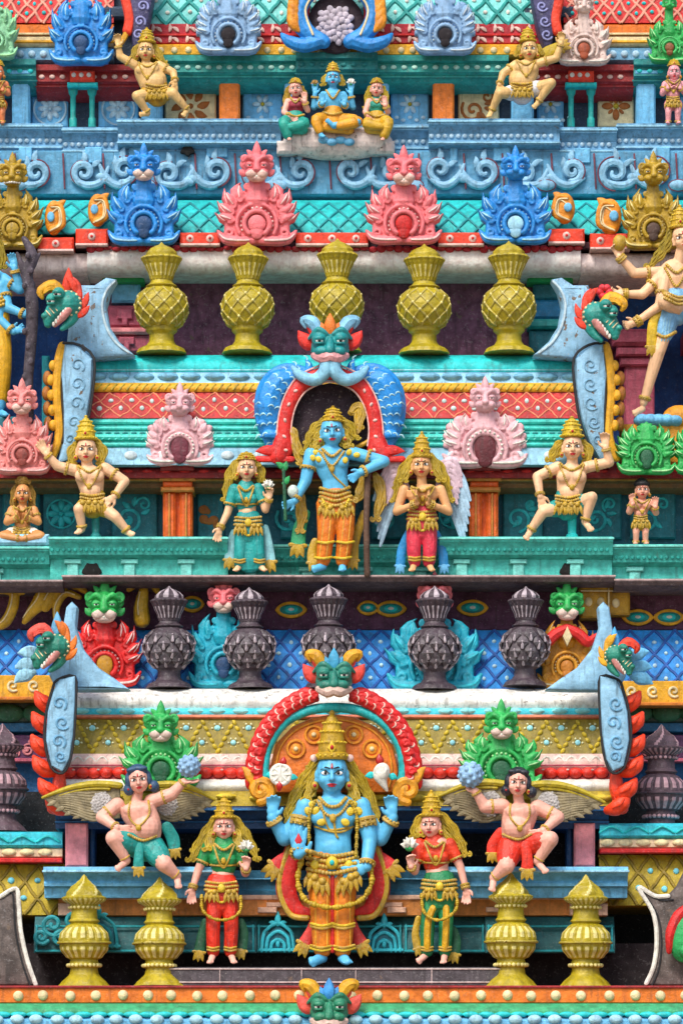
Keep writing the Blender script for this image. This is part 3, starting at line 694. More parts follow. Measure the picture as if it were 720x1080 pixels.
def scale_pot(label, anchor, group, body, pale, s=1.0, lattice_=True, cap=False):
    t = Thing('finial_pot', label, 'finial pot', anchor, group); X, Y, Dp = anchor; y = lambda v: Y - v * s
    mb = MB(); mb.lathe(X, Dp, dense([(26*s, y(0)), (24*s, y(4)), (16*s, y(9)), (13.5*s, y(13)), (13*s, y(20)), (17*s, y(24)), (17*s, y(28))]), 64, lambda th, i, yy: 1 + (.06 * abs(sin(th*7)) if yy > y(8) else 0)); t.part('foot', mb, [body])
    bul = [(14*s, y(26)), (22*s, y(31)), (27.5*s, y(43)), (28*s, y(52)), (25*s, y(62)), (18*s, y(68.5)), (12*s, y(72))]
    R_ = lambda yy: interp(bul, yy)
    mb = MB(); mb.lathe(X, Dp, dense(bul), 72)
    n = 11
    for k in range(5 if not lattice_ else 0):
        pass
    if lattice_:
        for sg in (1, -1):
            for i in range(n):
                pts = [(X + (R_(yy) + .3*s) * cos(a), yy, Dp + (R_(yy) + .3*s) * sin(a)) for (yy, a) in [(y(28 + 41*j/14), 2*PI*i/n + sg * 1.45 * j/14) for j in range(15)]]
                mb.tube(pts, 1.25*s, 6, 1, caps=False)
        mb.mat(1)
        for k in range(1, 5):
            yy = y(28 + 41 * k / 5.08); 
            for i in range(n): a = 2*PI*(i + .5*(k % 2))/n + .0; mb.ell((X + (R_(yy)+.5*s)*cos(a), yy, Dp + (R_(yy)+.5*s)*sin(a)), 1.9*s, None, 8, 5)
        t.part('bulb', mb, [body, pale])
    else:
        mb.mat(0)
        for k in range(4):                              # overlapping leaf scales, tips down
            yy = y(65 - k * 9.5)
            for i in range(9):
                a = 2*PI*(i + .5*(k % 2))/9; r = R_(yy); q = (X + r*cos(a), yy, Dp + r*sin(a)); r2 = R_(min(y(26.5), yy + 12*s)) + 1.8*s; e = (X + r2*cos(a), yy + 12*s, Dp + r2*sin(a))
                o = Vector((cos(a), 0, sin(a))); mb.mat(0).tube([q, tuple(Vector(q).lerp(Vector(e), .5) + o*1.6*s), e], [5*s, 7.6*s, 1.2*s], 8, .32, flatdir=o)
                mb.mat(1).tube([tuple(Vector(q).lerp(Vector(e), .35) + o*3.4*s), tuple(Vector(e) + o*.6*s)], [1.1*s, 2.0*s], 5)
        t.part('bulb', mb, [body, pale])
    mb = MB(); mb.lathe(X, Dp, dense([(14*s, y(70)), (17*s, y(72.5)), (13*s, y(75)), (11.5*s, y(78)), (12*s, y(80))]), 40); t.part('neck', mb, [body])
    fl = lambda th, i, yy: 1 + .07 * (abs(sin(th * 9)) - .5)
    mb = MB(); mb.lathe(X, Dp, dense([(12*s, y(79)), (13.5*s, y(85)), (17.5*s, y(94)), (20*s, y(99)), (22*s, y(102)), (20*s, y(104)), (17*s, y(105))]), 108, fl, matfn=lambda th, yy: 1 if abs(sin(th*9)) > .82 and y(95) < yy < y(82) else 0)
    t.part('fluted_cup', mb, [body, pale])
    mb = MB(); mb.lathe(X, Dp, dense([(16.5*s, y(104)), (16.5*s, y(108)), (13*s, y(112)), (8*s, y(115)), (3*s, y(117)), (.5*s, y(120))]), 64, lambda th, i, yy: 1 + .04*sin(th*8), matfn=lambda th, yy: 1 if cap and sin(th*8) > -.3 else 0); t.part('bud', mb, [body, pale]); return t
YPOT = paint('#a8971a', .32, .2, .3, .05, wear=.35); YPALE = paint('#d9cd8a', .4)
g1 = 'yellow fluted pots along the lowest cornice'
p1 = gadroon_pot('yellow fluted finial pot beside the teal scroll ornament and grey-brown corner fin', (89, 1040, -30), g1, YPOT, YPALE, .95)
dup(p1, (168, 1040, -30), 'yellow fluted finial pot standing beside the statue in red trousers and green blouse', g1)
dup(p1, (538.5, 1040, -30), 'yellow fluted finial pot standing beside the statue in green and gold trousers', g1)
dup(p1, (617, 1040, -30), 'yellow fluted finial pot beside the grey fin carved with a green face', g1)
g2 = 'olive lattice pots in the dark gallery'
p2 = scale_pot('olive lattice finial pot in the gallery, next to the pink stacked corner blocks', (170.5, 373, -234), g2, YPOT, YPALE, .98)
dup(p2, (260.5, 373, -234), 'olive lattice finial pot second from the pink stacked corner blocks', g2)
dup(p2, (354.5, 371, -238), 'olive lattice finial pot directly behind the horned teal mask of the feather arch', g2)
dup(p2, (447, 373, -234), 'olive lattice finial pot second from the teal stacked corner blocks', g2)
dup(p2, (536.5, 373, -234), 'olive lattice finial pot in the gallery, next to the teal stacked corner blocks', g2)
g3 = 'dark scaled pots along the white roof ridge'
DPOT = paint('#3f323b', .42, .3, .3, .12, wear=.45); DPALE = paint('#b3a7ae', .5)
p3 = scale_pot('dark purple scaled finial pot beside the red flame ornament with a green mask', (178.5, 726, -150), g3, DPOT, DPALE, .9, False, True)
dup(p3, (264, 726, -150), 'dark purple scaled finial pot second from the red flame ornament with green mask', g3)
dup(p3, (346, 726, -150), 'dark purple scaled finial pot directly behind the red-eared mask of the big red arch', g3)
dup(p3, (458, 728, -148), 'dark purple scaled finial pot squarely covering the spread cyan wings ornament', g3, 1.02)
dup(p3, (553, 724, -150), 'dark purple scaled finial pot beside the gold disc ornament with a green mask', g3)
g4 = 'mauve fluted pots on the cyan side rolls'
MPOT = paint('#54424c', .5, .25, .4); MPALE = paint('#b08f98', .5)
p4 = gadroon_pot('mauve brown fluted finial pot outside the roof end, beyond the flyer in teal cloth', (3, 877, -120), g4, MPOT, MPALE, .92)
dup(p4, (696, 884, -125), 'mauve brown fluted finial pot standing above the grey fin with a green face', g4, 1.04)

# ------------------------------------------------------------------ carved ornaments with a horseshoe niche and a mask on top
GEYE = [plain('#ecebe4', .3), plain('#15161b', .3)]
def eyes(t, par, pts, r, cols=GEYE, look=(0, 0)):
    lid = MB(); sk = par.data.materials[0] if par.data else GEYE[0]
    for (x, y, d) in pts:
        lid.ell((x, y - r*.42, d + r*.12), (r*1.25, r*.78, r*.9), None, 10, 7); lid.ell((x, y + r*.75, d), (r*1.15, r*.4, r*.8), None, 10, 7)
        mb = MB(); mb.ell((x, y, d), (r, r*.92, r*.8), None, 12, 8); mb.mat(1).ell((x + look[0]*r, y + look[1]*r + r*.1, d + r*.5), (r*.48, r*.5, r*.42), None, 10, 6)
        t.part('eye', mb, cols, parent=par)
    t.part('eyelids', lid, [sk], parent=par)
def lion_mask(t, par_m, cx, cy, d, w, horn=.5, crest=True, teeth=True, eye=GEYE, wide=1.0, m_teeth=None, seed=0, muzzle=None):
    """broad carved lion face, w wide, cy = eye line"""
    h = w; q = random.Random(seed); mb = MB()
    mb.ell((cx, cy, d), (w*.36*wide, h*.36, w*.30)); mb.ell((cx, cy + h*.24, d + w*.12), (w*.30*wide, h*.20, w*.26)); mb.ell((cx, cy + h*.14, d + w*.36), (w*.12, h*.10, w*.12))
    mb.tube([(cx, cy - h*.2, d + w*.24), (cx, cy + h*.1, d + w*.36)], [w*.07, w*.10], 8)
    for s in (-1, 1):
        mb.ell((cx + s*w*.17, cy + h*.22, d + w*.28), (w*.15, h*.12, w*.14)); mb.ctube([(cx + s*w*.04, cy - h*.1, d + w*.3), (cx + s*w*.2, cy - h*.22, d + w*.28), (cx + s*w*.38, cy - h*.1, d + w*.18)], [w*.05, w*.08, w*.03])
        mb.ell((cx + s*w*.19, cy, d + w*.2), (w*.13, h*.12, w*.12))
        mb.leaf(cx + s*w*.3, cy + h*.02, d, 90 - s*70, w*.26, w*.10, s*80); mb.leaf(cx + s*w*.28, cy + h*.2, d, 90 - s*95, w*.26, w*.10, s*70); mb.spiral(cx + s*w*.34, cy - h*.2, d + w*.05, w*.13, w*.03, 1.2, PI*.5, w*.05, 7, 16, flip=-s if seed % 2 else s); mb.leaf(cx + s*w*.13, cy - h*.28, d, 90 - s*22, w*.26, w*.08, -s*30)
    if crest: mb.leaf(cx, cy - h*.2, d + w*.05, 90, w*.5, w*.13); mb.leaf(cx - w*.08, cy - h*.22, d, 110, w*.3, w*.08, 30); mb.leaf(cx + w*.08, cy - h*.22, d, 70, w*.3, w*.08, -30)
    o = t.part('mask', mb, [par_m], rm=max(.7, w/52), smooth=1)
    if muzzle:
        mb = MB()
        for s in (-1, 1): mb.ell((cx + s*w*.14, cy + h*.25, d + w*.31), (w*.17, h*.13, w*.13))
        mb.ell((cx, cy + h*.36, d + w*.22), (w*.24, h*.10, w*.17)); t.part('muzzle', mb, [muzzle], parent=o)
    eyes(t, o, [(cx - w*.19, cy + h*.0, d + w*.285), (cx + w*.19, cy + h*.0, d + w*.285)], w*.068, eye or [plain('#%s' % ('e8d9c8')), GEYE[1]], (0, .12))
    if teeth:
        mb = MB()
        for i in range(7): mb.ell((cx + (i-3)*w*.075, cy + h*.33, d + w*.36 - abs(i-3)*w*.02), (w*.045, h*(.05 if i in (0, 6) else .04), w*.04), None, 8, 5)
        t.part('teeth', mb, [m_teeth or WHITE], parent=o)
    return o
def niche_ornament(name, label, anchor, w, h, body, pale, hole, group=None, mask=None, nleaf=4, seed=0, fan=1.0, hd=None, flower=False, feet=True, bh=.62, mask_m=None, teeth=True, eye=GEYE, holeform='round', muzzle=None, lobed=False, hs=.105):
    """w x h overall; anchor at base centre. body with flame leaves, beaded arch, dark niche, mask on a neck"""
    t = Thing(name, label, 'carved ornament', anchor, group); X, Y, Dd = anchor; q = random.Random(seed)
    B = h * bh if mask else h * .92; cy = Y - B * .46; mb = MB()
    half = [(0, 0), (.30, -.01), (.42, .03)]
    nf = nleaf if lobed else max(3, nleaf - 1); c0 = .40
    for i in range(nf):
        f = (i + .5) / nf; a = R(-10 + 78 * f); dlt = R(78 / nf)
        def rim(a, k): ex, ey = cos(a), sin(a); rr = (abs(ex / .5) ** 3.0 + abs(ey / .60) ** 3.0) ** (-1 / 3.0); return (k * rr * ex, c0 + k * rr * ey)
        q1 = q.uniform(.96, 1.04)
        if lobed: half += [rim(a - dlt*.48, .86), rim(a - dlt*.30, .97), rim(a, 1.0*q1), rim(a + dlt*.30, .97), rim(a + dlt*.46, .86)]
        else: half += [rim(a - dlt*.46, .82), rim(a - dlt*.12, .95), rim(a + dlt*.30, 1.0), rim(a + dlt*.72, 1.07*q1), rim(a + dlt*.42, .90)]
    half += [(.20, c0 + .44), (.13, c0 + .50), (.10, c0 + .62)]
    top = (h * .80 / B) if mask else 1.0
    half += [(.10, max(top, c0 + .64))]
    outl = [(X + x*w, Y - y*B) for x, y in half] + [(X - x*w, Y - y*B) for x, y in reversed(half[1:])]
    mb.plate(outl, Dd - 7, Dd + 3, 3.2); mb.ell((X, cy + B*.10, Dd), (w*.29, B*.34, 5)); [mb.spiral(X + k_*w*x_, Y - B*y_, Dd + 4.5, w*r_, w*.012, 1.3, a_, w*.022, 6, 14, flip=-k_*f_) for k_ in (-1, 1) for x_, y_, r_, a_, f_ in ((.20, .80, .06, .4, 1), (.33, .40, .05, 2, -1), (.12, .93, .04, 1, 1))]; mb.ctube([(X, cy - B*.25, Dd + 1), (X, cy - B*.5, Dd + 2), (X, Y - h*.78 if mask else Y - B*.9, Dd + 2)], [w*.17, w*.11, w*.09], 4, 10, .7)
    if not mask: mb.leaf(X, Y - B*.86, Dd + 1, 90, h*.2, w*.08); mb.leaf(X - w*.06, Y - B*.84, Dd + 1, 118, h*.15, w*.06, 40); mb.leaf(X + w*.06, Y - B*.84, Dd + 1, 62, h*.15, w*.06, -40)
    for s in (-1, 1):
        for i in range(nf):
            f = (i + .5) / nf; a = R(-10 + 78 * f); x1, y1 = rim(a, .60); x2, y2 = rim(a + R(78/nf)*.5, .94)
            an = math.degrees(math.atan2((y2 - y1) * B, (x2 - x1) * w)); ln = math.hypot((x2 - x1) * w, (y2 - y1) * B)
            mb.leaf(X + s*x1*w, Y - y1*B, Dd + 3, an - 14 if s > 0 else 194 - an, ln, w*.052, s*30, 4)
            mb.spiral(X + s*x1*w*1.08, Y - y1*B, Dd + 4.5, w*.045, w*.012, 1.1, R(-an) if s > 0 else R(180 + an), w*.02, 6, 12, flip=-s)
        if feet:
            mb.ctube([(X + s*w*.05, Y - B*.06, Dd + 2), (X + s*w*.25, Y - B*.05, Dd + 3), (X + s*w*.40, Y - B*.08, Dd + 2), (X + s*w*.49, Y - B*.22, Dd)], [w*.06, w*.07, w*.06, w*.02])
            mb.spiral(X + s*w*.34, Y - B*.17, Dd + 5, w*.06, w*.02, 1.1, PI*.5, w*.022, flip=-s)
    hr = w * hs; hy = cy + B*.14
    if not flower:
        mb.tube([(X + hr*1.5*cos(a) * (1 if a > 0 else 1.05), hy - hr*1.5*sin(a), Dd + 7.5) for a in [R(-52) + R(284)*i/28 for i in range(29)]], w*.034, 8)
        ring = [(X + w*.25*cos(a), hy - w*.25*sin(a), Dd + 7) for a in [R(-30) + R(240)*i/24 for i in range(25)]]
        mb.tube(ring, w*.026, 8)
    b = t.part('plaque', mb, [body], rm=max(.75, w/105), smooth=1, keep=True)
    mb = MB()
    if flower: rosette(mb, X, hy, Dd + 9, w*.2, 10, 0, 1)
    else:
        mb.ell((X, hy, Dd + 7.6), (hr*1.05, hr*(1.05 if holeform == 'round' else 1.5), 2));
        mb.ell((X, hy + hr*1.0, Dd + 7.2), (hr*.8, hr*.9, 2))
    t.part('niche', mb, [hole, body if not flower else pale])
    mb = MB()
    n = 15
    for i in range(n):
        a = R(-22) + R(224) * i / (n - 1); x, y = X + w*.198*cos(a), hy - w*.198*sin(a); d = t.hit(x, y, Dd + 8); mb.bead((x, y, d + .4), w*.017)
    for s in (-1, 1):
        for i in range(nf):
            f = (i + .5) / nf; a = R(-10 + 78 * f)
            for k0, k1, wd in ((.66, .95, .013), (.80, .99, .009)):
                x1, y1 = rim(a - R(3 if wd < .01 else 0), k0); x2, y2 = rim(a + R(78/nf)*.5, k1)
                if q.random() < .85: mb.tube(t.drape([(X + s*x1*w, Y - y1*B), (X + s*((x1+x2)/2 + .012)*w, Y - (y1+y2)/2*B), (X + s*x2*w, Y - y2*B)], .1, Dd + 3, 3), [w*.005, w*wd, w*.004], 5, .6)
        mb.tube(t.drape([(X + s*w*.1, Y - B*.05), (X + s*w*.25, Y - B*.045), (X + s*w*.4, Y - B*.075), (X + s*w*.47, Y - B*.16)], .3, Dd + 5, 4), [w*.012, w*.016, w*.008], 6)
    t.part('piping', mb, [pale])
    if mask:
        mw = mask * w * .92; lion_mask(t, mask_m or body, X, Y - h + mw*.62, Dd + 4, mw, seed=seed, teeth=teeth, eye=eye, muzzle=muzzle)
    return t
DARK = plain('#1c161c', .8)
O_BLUE = paint('#2f86d0', .35, .2, .3, .06, wear=.4); O_BPALE = paint('#9fd0f2', .35); O_PINK = paint('#e0767c', .4, .15, .3, .06, wear=.4); O_PPALE = paint('#f4c6c2', .4); O_GOLD = paint('#a88a1c', .35, .2, .4, .05, wear=.4); O_GPALE = paint('#e3cf8a', .4)
O_PW = paint('#dcaeb4', .42, .14, .4, .1, wear=.4); O_GREEN = paint('#36a455', .38, .2, .35, .06, wear=.4); O_GRPALE = paint('#a7e0a0', .4); O_GREY = paint('#86aace', .45, .2, .6, .12, wear=.4); O_GYPALE = paint('#cfdeec', .45); O_WHITE = paint('#d9c2ba', .45, .15, .5, .12, wear=.4)
# top tier
niche_ornament('niche_ornament', 'bright blue scrolled ornament beside the gold guardian, above the wheel panels', (86, 68, -335), 68, 74, O_BLUE, O_BPALE, BLUE_D, seed=1, nleaf=4)
niche_ornament('niche_ornament', 'pale green scrolled ornament at the top, at the outer end of its row', (-4, 62, -335), 46, 60, paint('#8fc9a0'), O_GRPALE, GREEN_D, seed=2)
go_ = 'grey-blue ornaments flanking the flower arch'
niche_ornament('niche_ornament', 'grey-blue ruffled ornament between the flower arch and the guardian in gold loincloth', (241, 57, -330), 70, 64, O_GREY, O_GYPALE, DARK, go_, seed=3, nleaf=5, lobed=True)
niche_ornament('niche_ornament', 'grey-blue ruffled ornament between the flower arch and the guardian in pale shorts', (469, 57, -330), 66, 64, O_GREY, O_GYPALE, DARK, go_, seed=4, nleaf=5, lobed=True)
niche_ornament('niche_ornament', 'whitish pink ornament with brown niche above the teal columns', (615, 68, -335), 58, 76, O_WHITE, WHITE, paint('#9a4a2e'), seed=5, nleaf=4, mask=.42, teeth=False)
niche_ornament('niche_ornament', 'bright green ornament at the top beside the small pink standing figure', (705, 66, -335), 44, 72, O_GREEN, O_GRPALE, paint('#7a4a2a'), seed=6, nleaf=4, mask=.42, teeth=False)
# fourth tier
gm = 'masked ornaments in the row above the pot gallery'
niche_ornament('niche_ornament', 'gold masked ornament above the blue statue with the dark trunk', (14, 262, -252), 62, 98, O_GOLD, O_GPALE, O_GOLD, gm, mask=.58, seed=8, nleaf=5)
niche_ornament('niche_ornament', 'blue masked ornament with toothed grin and dark blue niche', (152, 258, -248), 76, 104, O_BLUE, O_BPALE, BLUE_D, gm, mask=.52, seed=9, muzzle=paint('#d8c0b4'), nleaf=4)
niche_ornament('niche_ornament', 'pink masked ornament with solid pink boss, next to the toothed blue one', (271, 258, -248), 84, 105, O_PINK, O_PPALE, O_PINK, gm, mask=.50, seed=10, muzzle=paint('#ecc0b4'), nleaf=5)
niche_ornament('niche_ornament', 'pink masked ornament with round red hole, next to the ringed blue one', (425.5, 257, -248), 80, 100, O_PINK, O_PPALE, RED, gm, mask=.52, seed=11, muzzle=paint('#ecc0b4'), nleaf=5)
niche_ornament('niche_ornament', 'blue masked ornament with ringed pale centre, on the dancing statue side', (543, 257, -248), 76, 100, O_BLUE, O_BPALE, O_BPALE, gm, mask=.48, seed=12, nleaf=4, teeth=False)
niche_ornament('niche_ornament', 'gold masked ornament above the many-armed dancing statue', (688, 263, -246), 64, 100, O_GOLD, O_GPALE, BROWN, gm, mask=.56, seed=13, nleaf=5, teeth=False)
def shell(label, x, y, w, h, tilt):
    t = Thing('shell_ornament', label, 'carved ornament', (x, y, -258), 'orange curled shells beside the masked ornaments'); mb = MB()
    s = tilt
    mb.ell((x, y - h*.5, -260), (w*.42, h*.48, 6)); mb.leaf(x + s*w*.1, y - h*.7, -260, 90 - s*20, h*.4, w*.2, -s*40); mb.ctube([(x - s*w*.1, y - h*.15, -256), (x + s*w*.4, y - h*.3, -255), (x + s*w*.3, y - h*.8, -255), (x - s*w*.1, y - h*.8, -255)], [3, 3.4, 3, 1.5])
    b = t.part('shell', mb, [paint('#dd8f1c', .38, wear=.4)], rm=.8, smooth=1, keep=True)
    mb = MB(); 
    for k in (.9, .68): mb.tube(t.drape([(x - s*w*.15, y - h*.12), (x + s*w*.36*k, y - h*.3), (x + s*w*.3*k, y - h*.72), (x - s*w*.1, y - h*.85*k)], .4), .9, 6)
    t.part('piping', mb, [CREAM]); mb = MB(); mb.ell((x - s*w*.12, y - h*.5, -253.5), (w*.16, h*.14, 2)); t.part('boss', mb, [SKYB])
shell('orange curled shell beside the gold masked ornament over the blue statue', 57, 249, 24, 39, 1)
shell('orange curled shell beside the toothed blue masked ornament', 103, 240, 25, 37, 1)
shell('orange curled shell beside the ringed blue masked ornament', 595, 237, 27, 35, -1)
shell('orange curled shell beside the gold masked ornament over the dancer', 643, 249, 30, 41, -1)
# third tier
niche_ornament('niche_ornament', 'salmon pink masked ornament above the small praying figure', (24, 500, -170), 62, 98, paint('#e08a86', .42, wear=.4), O_PPALE, paint('#8c4038'), mask=.6, seed=14, muzzle=paint('#ecc0b4'), nleaf=5, teeth=False)
niche_ornament('niche_ornament', 'pale lilac masked ornament over the orange pilaster beside the leaping guardian in gold loincloth', (190, 490, -186), 74, 84, O_PW, WHITE, paint('#6a2838'), mask=.48, seed=15, nleaf=4, lobed=True, holeform='tall', hs=.12, teeth=False)
niche_ornament('niche_ornament', 'large pale lilac masked ornament over the orange pilaster beside the winged praying statue', (511, 492, -184), 90, 92, O_PW, WHITE, paint('#5a1a24'), mask=.42, seed=16, nleaf=4, lobed=True, holeform='tall', hs=.12, teeth=False)
niche_ornament('niche_ornament', 'green scalloped horseshoe ornament behind the leaping guardian with raised hand', (681, 500, -172), 62, 56, O_GREEN, O_GRPALE, GREEN_D, seed=17, nleaf=6, fan=.8, holeform='tall')
niche_ornament('niche_ornament', 'green horseshoe ornament at the outer end of its row below the dancer', (735, 500, -172), 50, 56, O_GREEN, O_GRPALE, GREEN_D, seed=18, nleaf=5, fan=.8)
# second tier
t = niche_ornament('niche_ornament', 'red flame ornament with gold niche and white-toothed green mask', (111, 724, -168), 76, 112, paint('#d0241a', .35, wear=.4), O_PPALE, paint('#b8861c'), mask=.62, seed=19, muzzle=paint('#d8c0b4'), nleaf=5, mask_m=O_GREEN, holeform='tall')
t = niche_ornament('niche_ornament', 'gold disc ornament with red collar and green mask beside a dark pot', (597, 726, -168), 62, 112, paint('#c48a20', .4, wear=.4), CREAM, paint('#b07018'), mask=.68, seed=20, muzzle=paint('#d8c0b4'), nleaf=4, mask_m=O_GREEN, fan=.6, teeth=False)
mb = MB()
for s in (-1, 1): mb.ctube([(597, 664, -156), (597 + s*12, 670, -156), (597 + s*22, 678, -157), (597 + s*31, 670, -158)], [5, 6, 6, 1.5])
t.part('collar', mb, [RED]); mb = MB(); mb.plate([(597, 662), (602, 673), (597, 683), (592, 673)], -160, -150, 1.5); t.part('boss', mb, [CREAM])
niche_ornament('niche_ornament', 'cyan scrolled ornament with pink mask, seen between two dark pots', (236, 726, -172), 74, 116, paint('#2fa6bf', .4, wear=.4), CYAN, BLUE_D, mask=.52, seed=21, muzzle=paint('#d8c0b4'), nleaf=4, mask_m=O_PINK, teeth=False, bh=.66)
niche_ornament('niche_ornament', 'cyan spread-wing ornament with pink mask, half hidden behind a dark pot', (458, 728, -176), 100, 122, paint('#2fa6bf', .4, wear=.4), CYAN, BLUE_D, mask=.44, seed=22, muzzle=paint('#d8c0b4'), nleaf=4, mask_m=O_PINK, teeth=False)
# lowest tier
niche_ornament('niche_ornament', 'green masked ornament on the yellow lattice roof, behind the flyer in teal cloth', (170, 830, -62), 84, 88, O_GREEN, O_GRPALE, GREEN_D, mask=.50, seed=23, muzzle=paint('#d8c0b4'), nleaf=4, m_teeth=None) if False else niche_ornament('niche_ornament', 'green masked ornament on the yellow lattice roof, behind the flyer in teal cloth', (170, 830, -62), 84, 88, O_GREEN, O_GRPALE, GREEN_D, mask=.50, seed=23, muzzle=paint('#d8c0b4'), nleaf=4)
niche_ornament('niche_ornament', 'green masked ornament on the yellow lattice roof, behind the flyer in red cloth', (528, 830, -62), 86, 90, O_GREEN, O_GRPALE, GREEN_D, mask=.48, seed=24, muzzle=paint('#d8c0b4'), nleaf=5)
def line_ornament(label, x, y, w, h, d, m, g):
    t = Thing('eave_ornament', label, 'carved ornament', (x, y, d), g); mb = MB()
    for k in (1, .72, .44):
        mb.ctube([(x - w*.5*k, y - 1, d), (x - w*.46*k, y - h*.35*k, d), (x - w*.36*k, y - h*.55*k, d), (x, y - h*.72*k, d), (x + w*.36*k, y - h*.55*k, d), (x + w*.46*k, y - h*.35*k, d), (x + w*.5*k, y - 1, d)], 1.9, 5, 7)
    mb.leaf(x, y - h*.68, d, 90, h*.34, 3.4); mb.leaf(x - 3, y - h*.7, d, 140, h*.16, 2.6, 40); mb.leaf(x + 3, y - h*.7, d, 40, h*.16, 2.6, -40); mb.tube([(x - w*.55, y - 2, d), (x + w*.55, y - 2, d)], 1.8, 6)
    t.part('moulding', mb, [m]); mb = MB(); mb.plate([(x - w*.44, y - 2), (x - w*.4, y - h*.4), (x, y - h*.68), (x + w*.4, y - h*.4), (x + w*.44, y - 2)], d - 8, d - 1.5, 1); t.part('backing', mb, [TEAL])
    mb = MB(); mb.ell((x, y - h*.2, d), (2.4, 4, 2)); t.part('boss', mb, [CYAN])
ge = 'small turquoise arches on the dark teal eave'
line_ornament('small turquoise arch moulding on the teal eave, beside the red-trousered statue', 293, 1004, 34, 42, -80, CYAN, ge)
line_ornament('small turquoise arch moulding on the teal eave, beside the statue in green trousers', 405, 1004, 34, 40, -80, CYAN, ge)
line_ornament('turquoise scrolled arch moulding on the teal eave beside the outermost yellow pot', 104, 1000, 40, 48, -60, paint('#1f8f9a'), ge)
t = Thing('scroll_ornament', 'teal leafy scroll by the yellow diamond frieze, beside the outermost yellow pot', 'carved ornament', (62, 990, -60)); mb = MB()
for (x, y, r, f) in ((56, 975, 13, 1), (78, 972, 11, -1), (64, 990, 10, -1), (44, 988, 8, 1)): mb.spiral(x, y, -60, r, 2, 1.4, .6, 2.4, flip=f)
t.part('moulding', mb, [paint('#2a8f9a')])
# gold scroll brackets over the plum wall
def gold_scroll(label, x, y, pieces):
    t = Thing('scroll_bracket', label, 'carved ornament', (x, y, -190), 'gold scroll brackets on the plum wall'); mb = MB()
    for pts, r in pieces: mb.ctube([(a, b, -190) for a, b in pts], r, 6, 10, .9)
    t.part('scroll', mb, [paint('#c09a22', .36)], rm=.9, smooth=1, keep=True); mb = MB()
    for pts, r in pieces:
        rr = r if isinstance(r, (int, float)) else max(r)
        c = cat(pts, 6); off = [Vector((q.x - rr*.35, q.y - rr*.2, 0)) for q in c[2:-2]]
        if len(off) > 2: mb.tube(t.drape([(q.x, q.y) for q in off], .3, n=2), .8, 6)
    t.part('piping', mb, [CREAM]); return t
gold_scroll('gold hooked scroll beyond the large winged scroll', 8, 668, [([(-6, 662), (6, 656), (14, 640), (16, 624)], [4, 6, 6, 5]), ([(-4, 622), (10, 621), (24, 624)], [4, 7, 4])])
gold_scroll('large gold winged scroll with beaded arch above the green dragon head', 62, 660, [([(26, 656), (34, 645), (44, 632), (48, 612), (54, 607)], [3, 6, 9, 5, 1]), ([(48, 640), (58, 622), (70, 612), (82, 616), (90, 624)], [6, 8, 9, 7, 3]), ([(60, 658), (60, 640), (70, 626), (84, 630)], [3, 4, 4, 3])])
gold_scroll('gold mushroom-shaped scroll beside the green mask on red flames', 150, 660, [([(150, 654), (149, 640), (152, 622)], [9, 8, 5]), ([(136, 622), (146, 613), (160, 614), (166, 624)], [3, 6, 6, 3])])
t = Thing('stepped_bracket', 'gold stepped bracket with white dots beside the green mask over the gold disc', 'carved ornament', (640, 652, -190))
mb = MB(); mb.box(612, 640, 616, 652, -225, -188, 2); mb.box(640, 664, 619, 648, -225, -192, 2); mb.box(610, 667, 615, 624, -225, -182, 2); t.part('block', mb, [paint('#b48c1c', .4)])
mb = MB(); [mb.ell((x, y, d), (4, 5, 2)) for x, y, d in ((620, 635, -188), (633, 635, -188), (649, 636, -191))]; mb.tube([(612, 624, -182), (667, 624, -182)], .9, 6); mb.tube([(641, 622, -182), (641, 652, -186)], 1, 6); t.part('piping', mb, [CREAM])
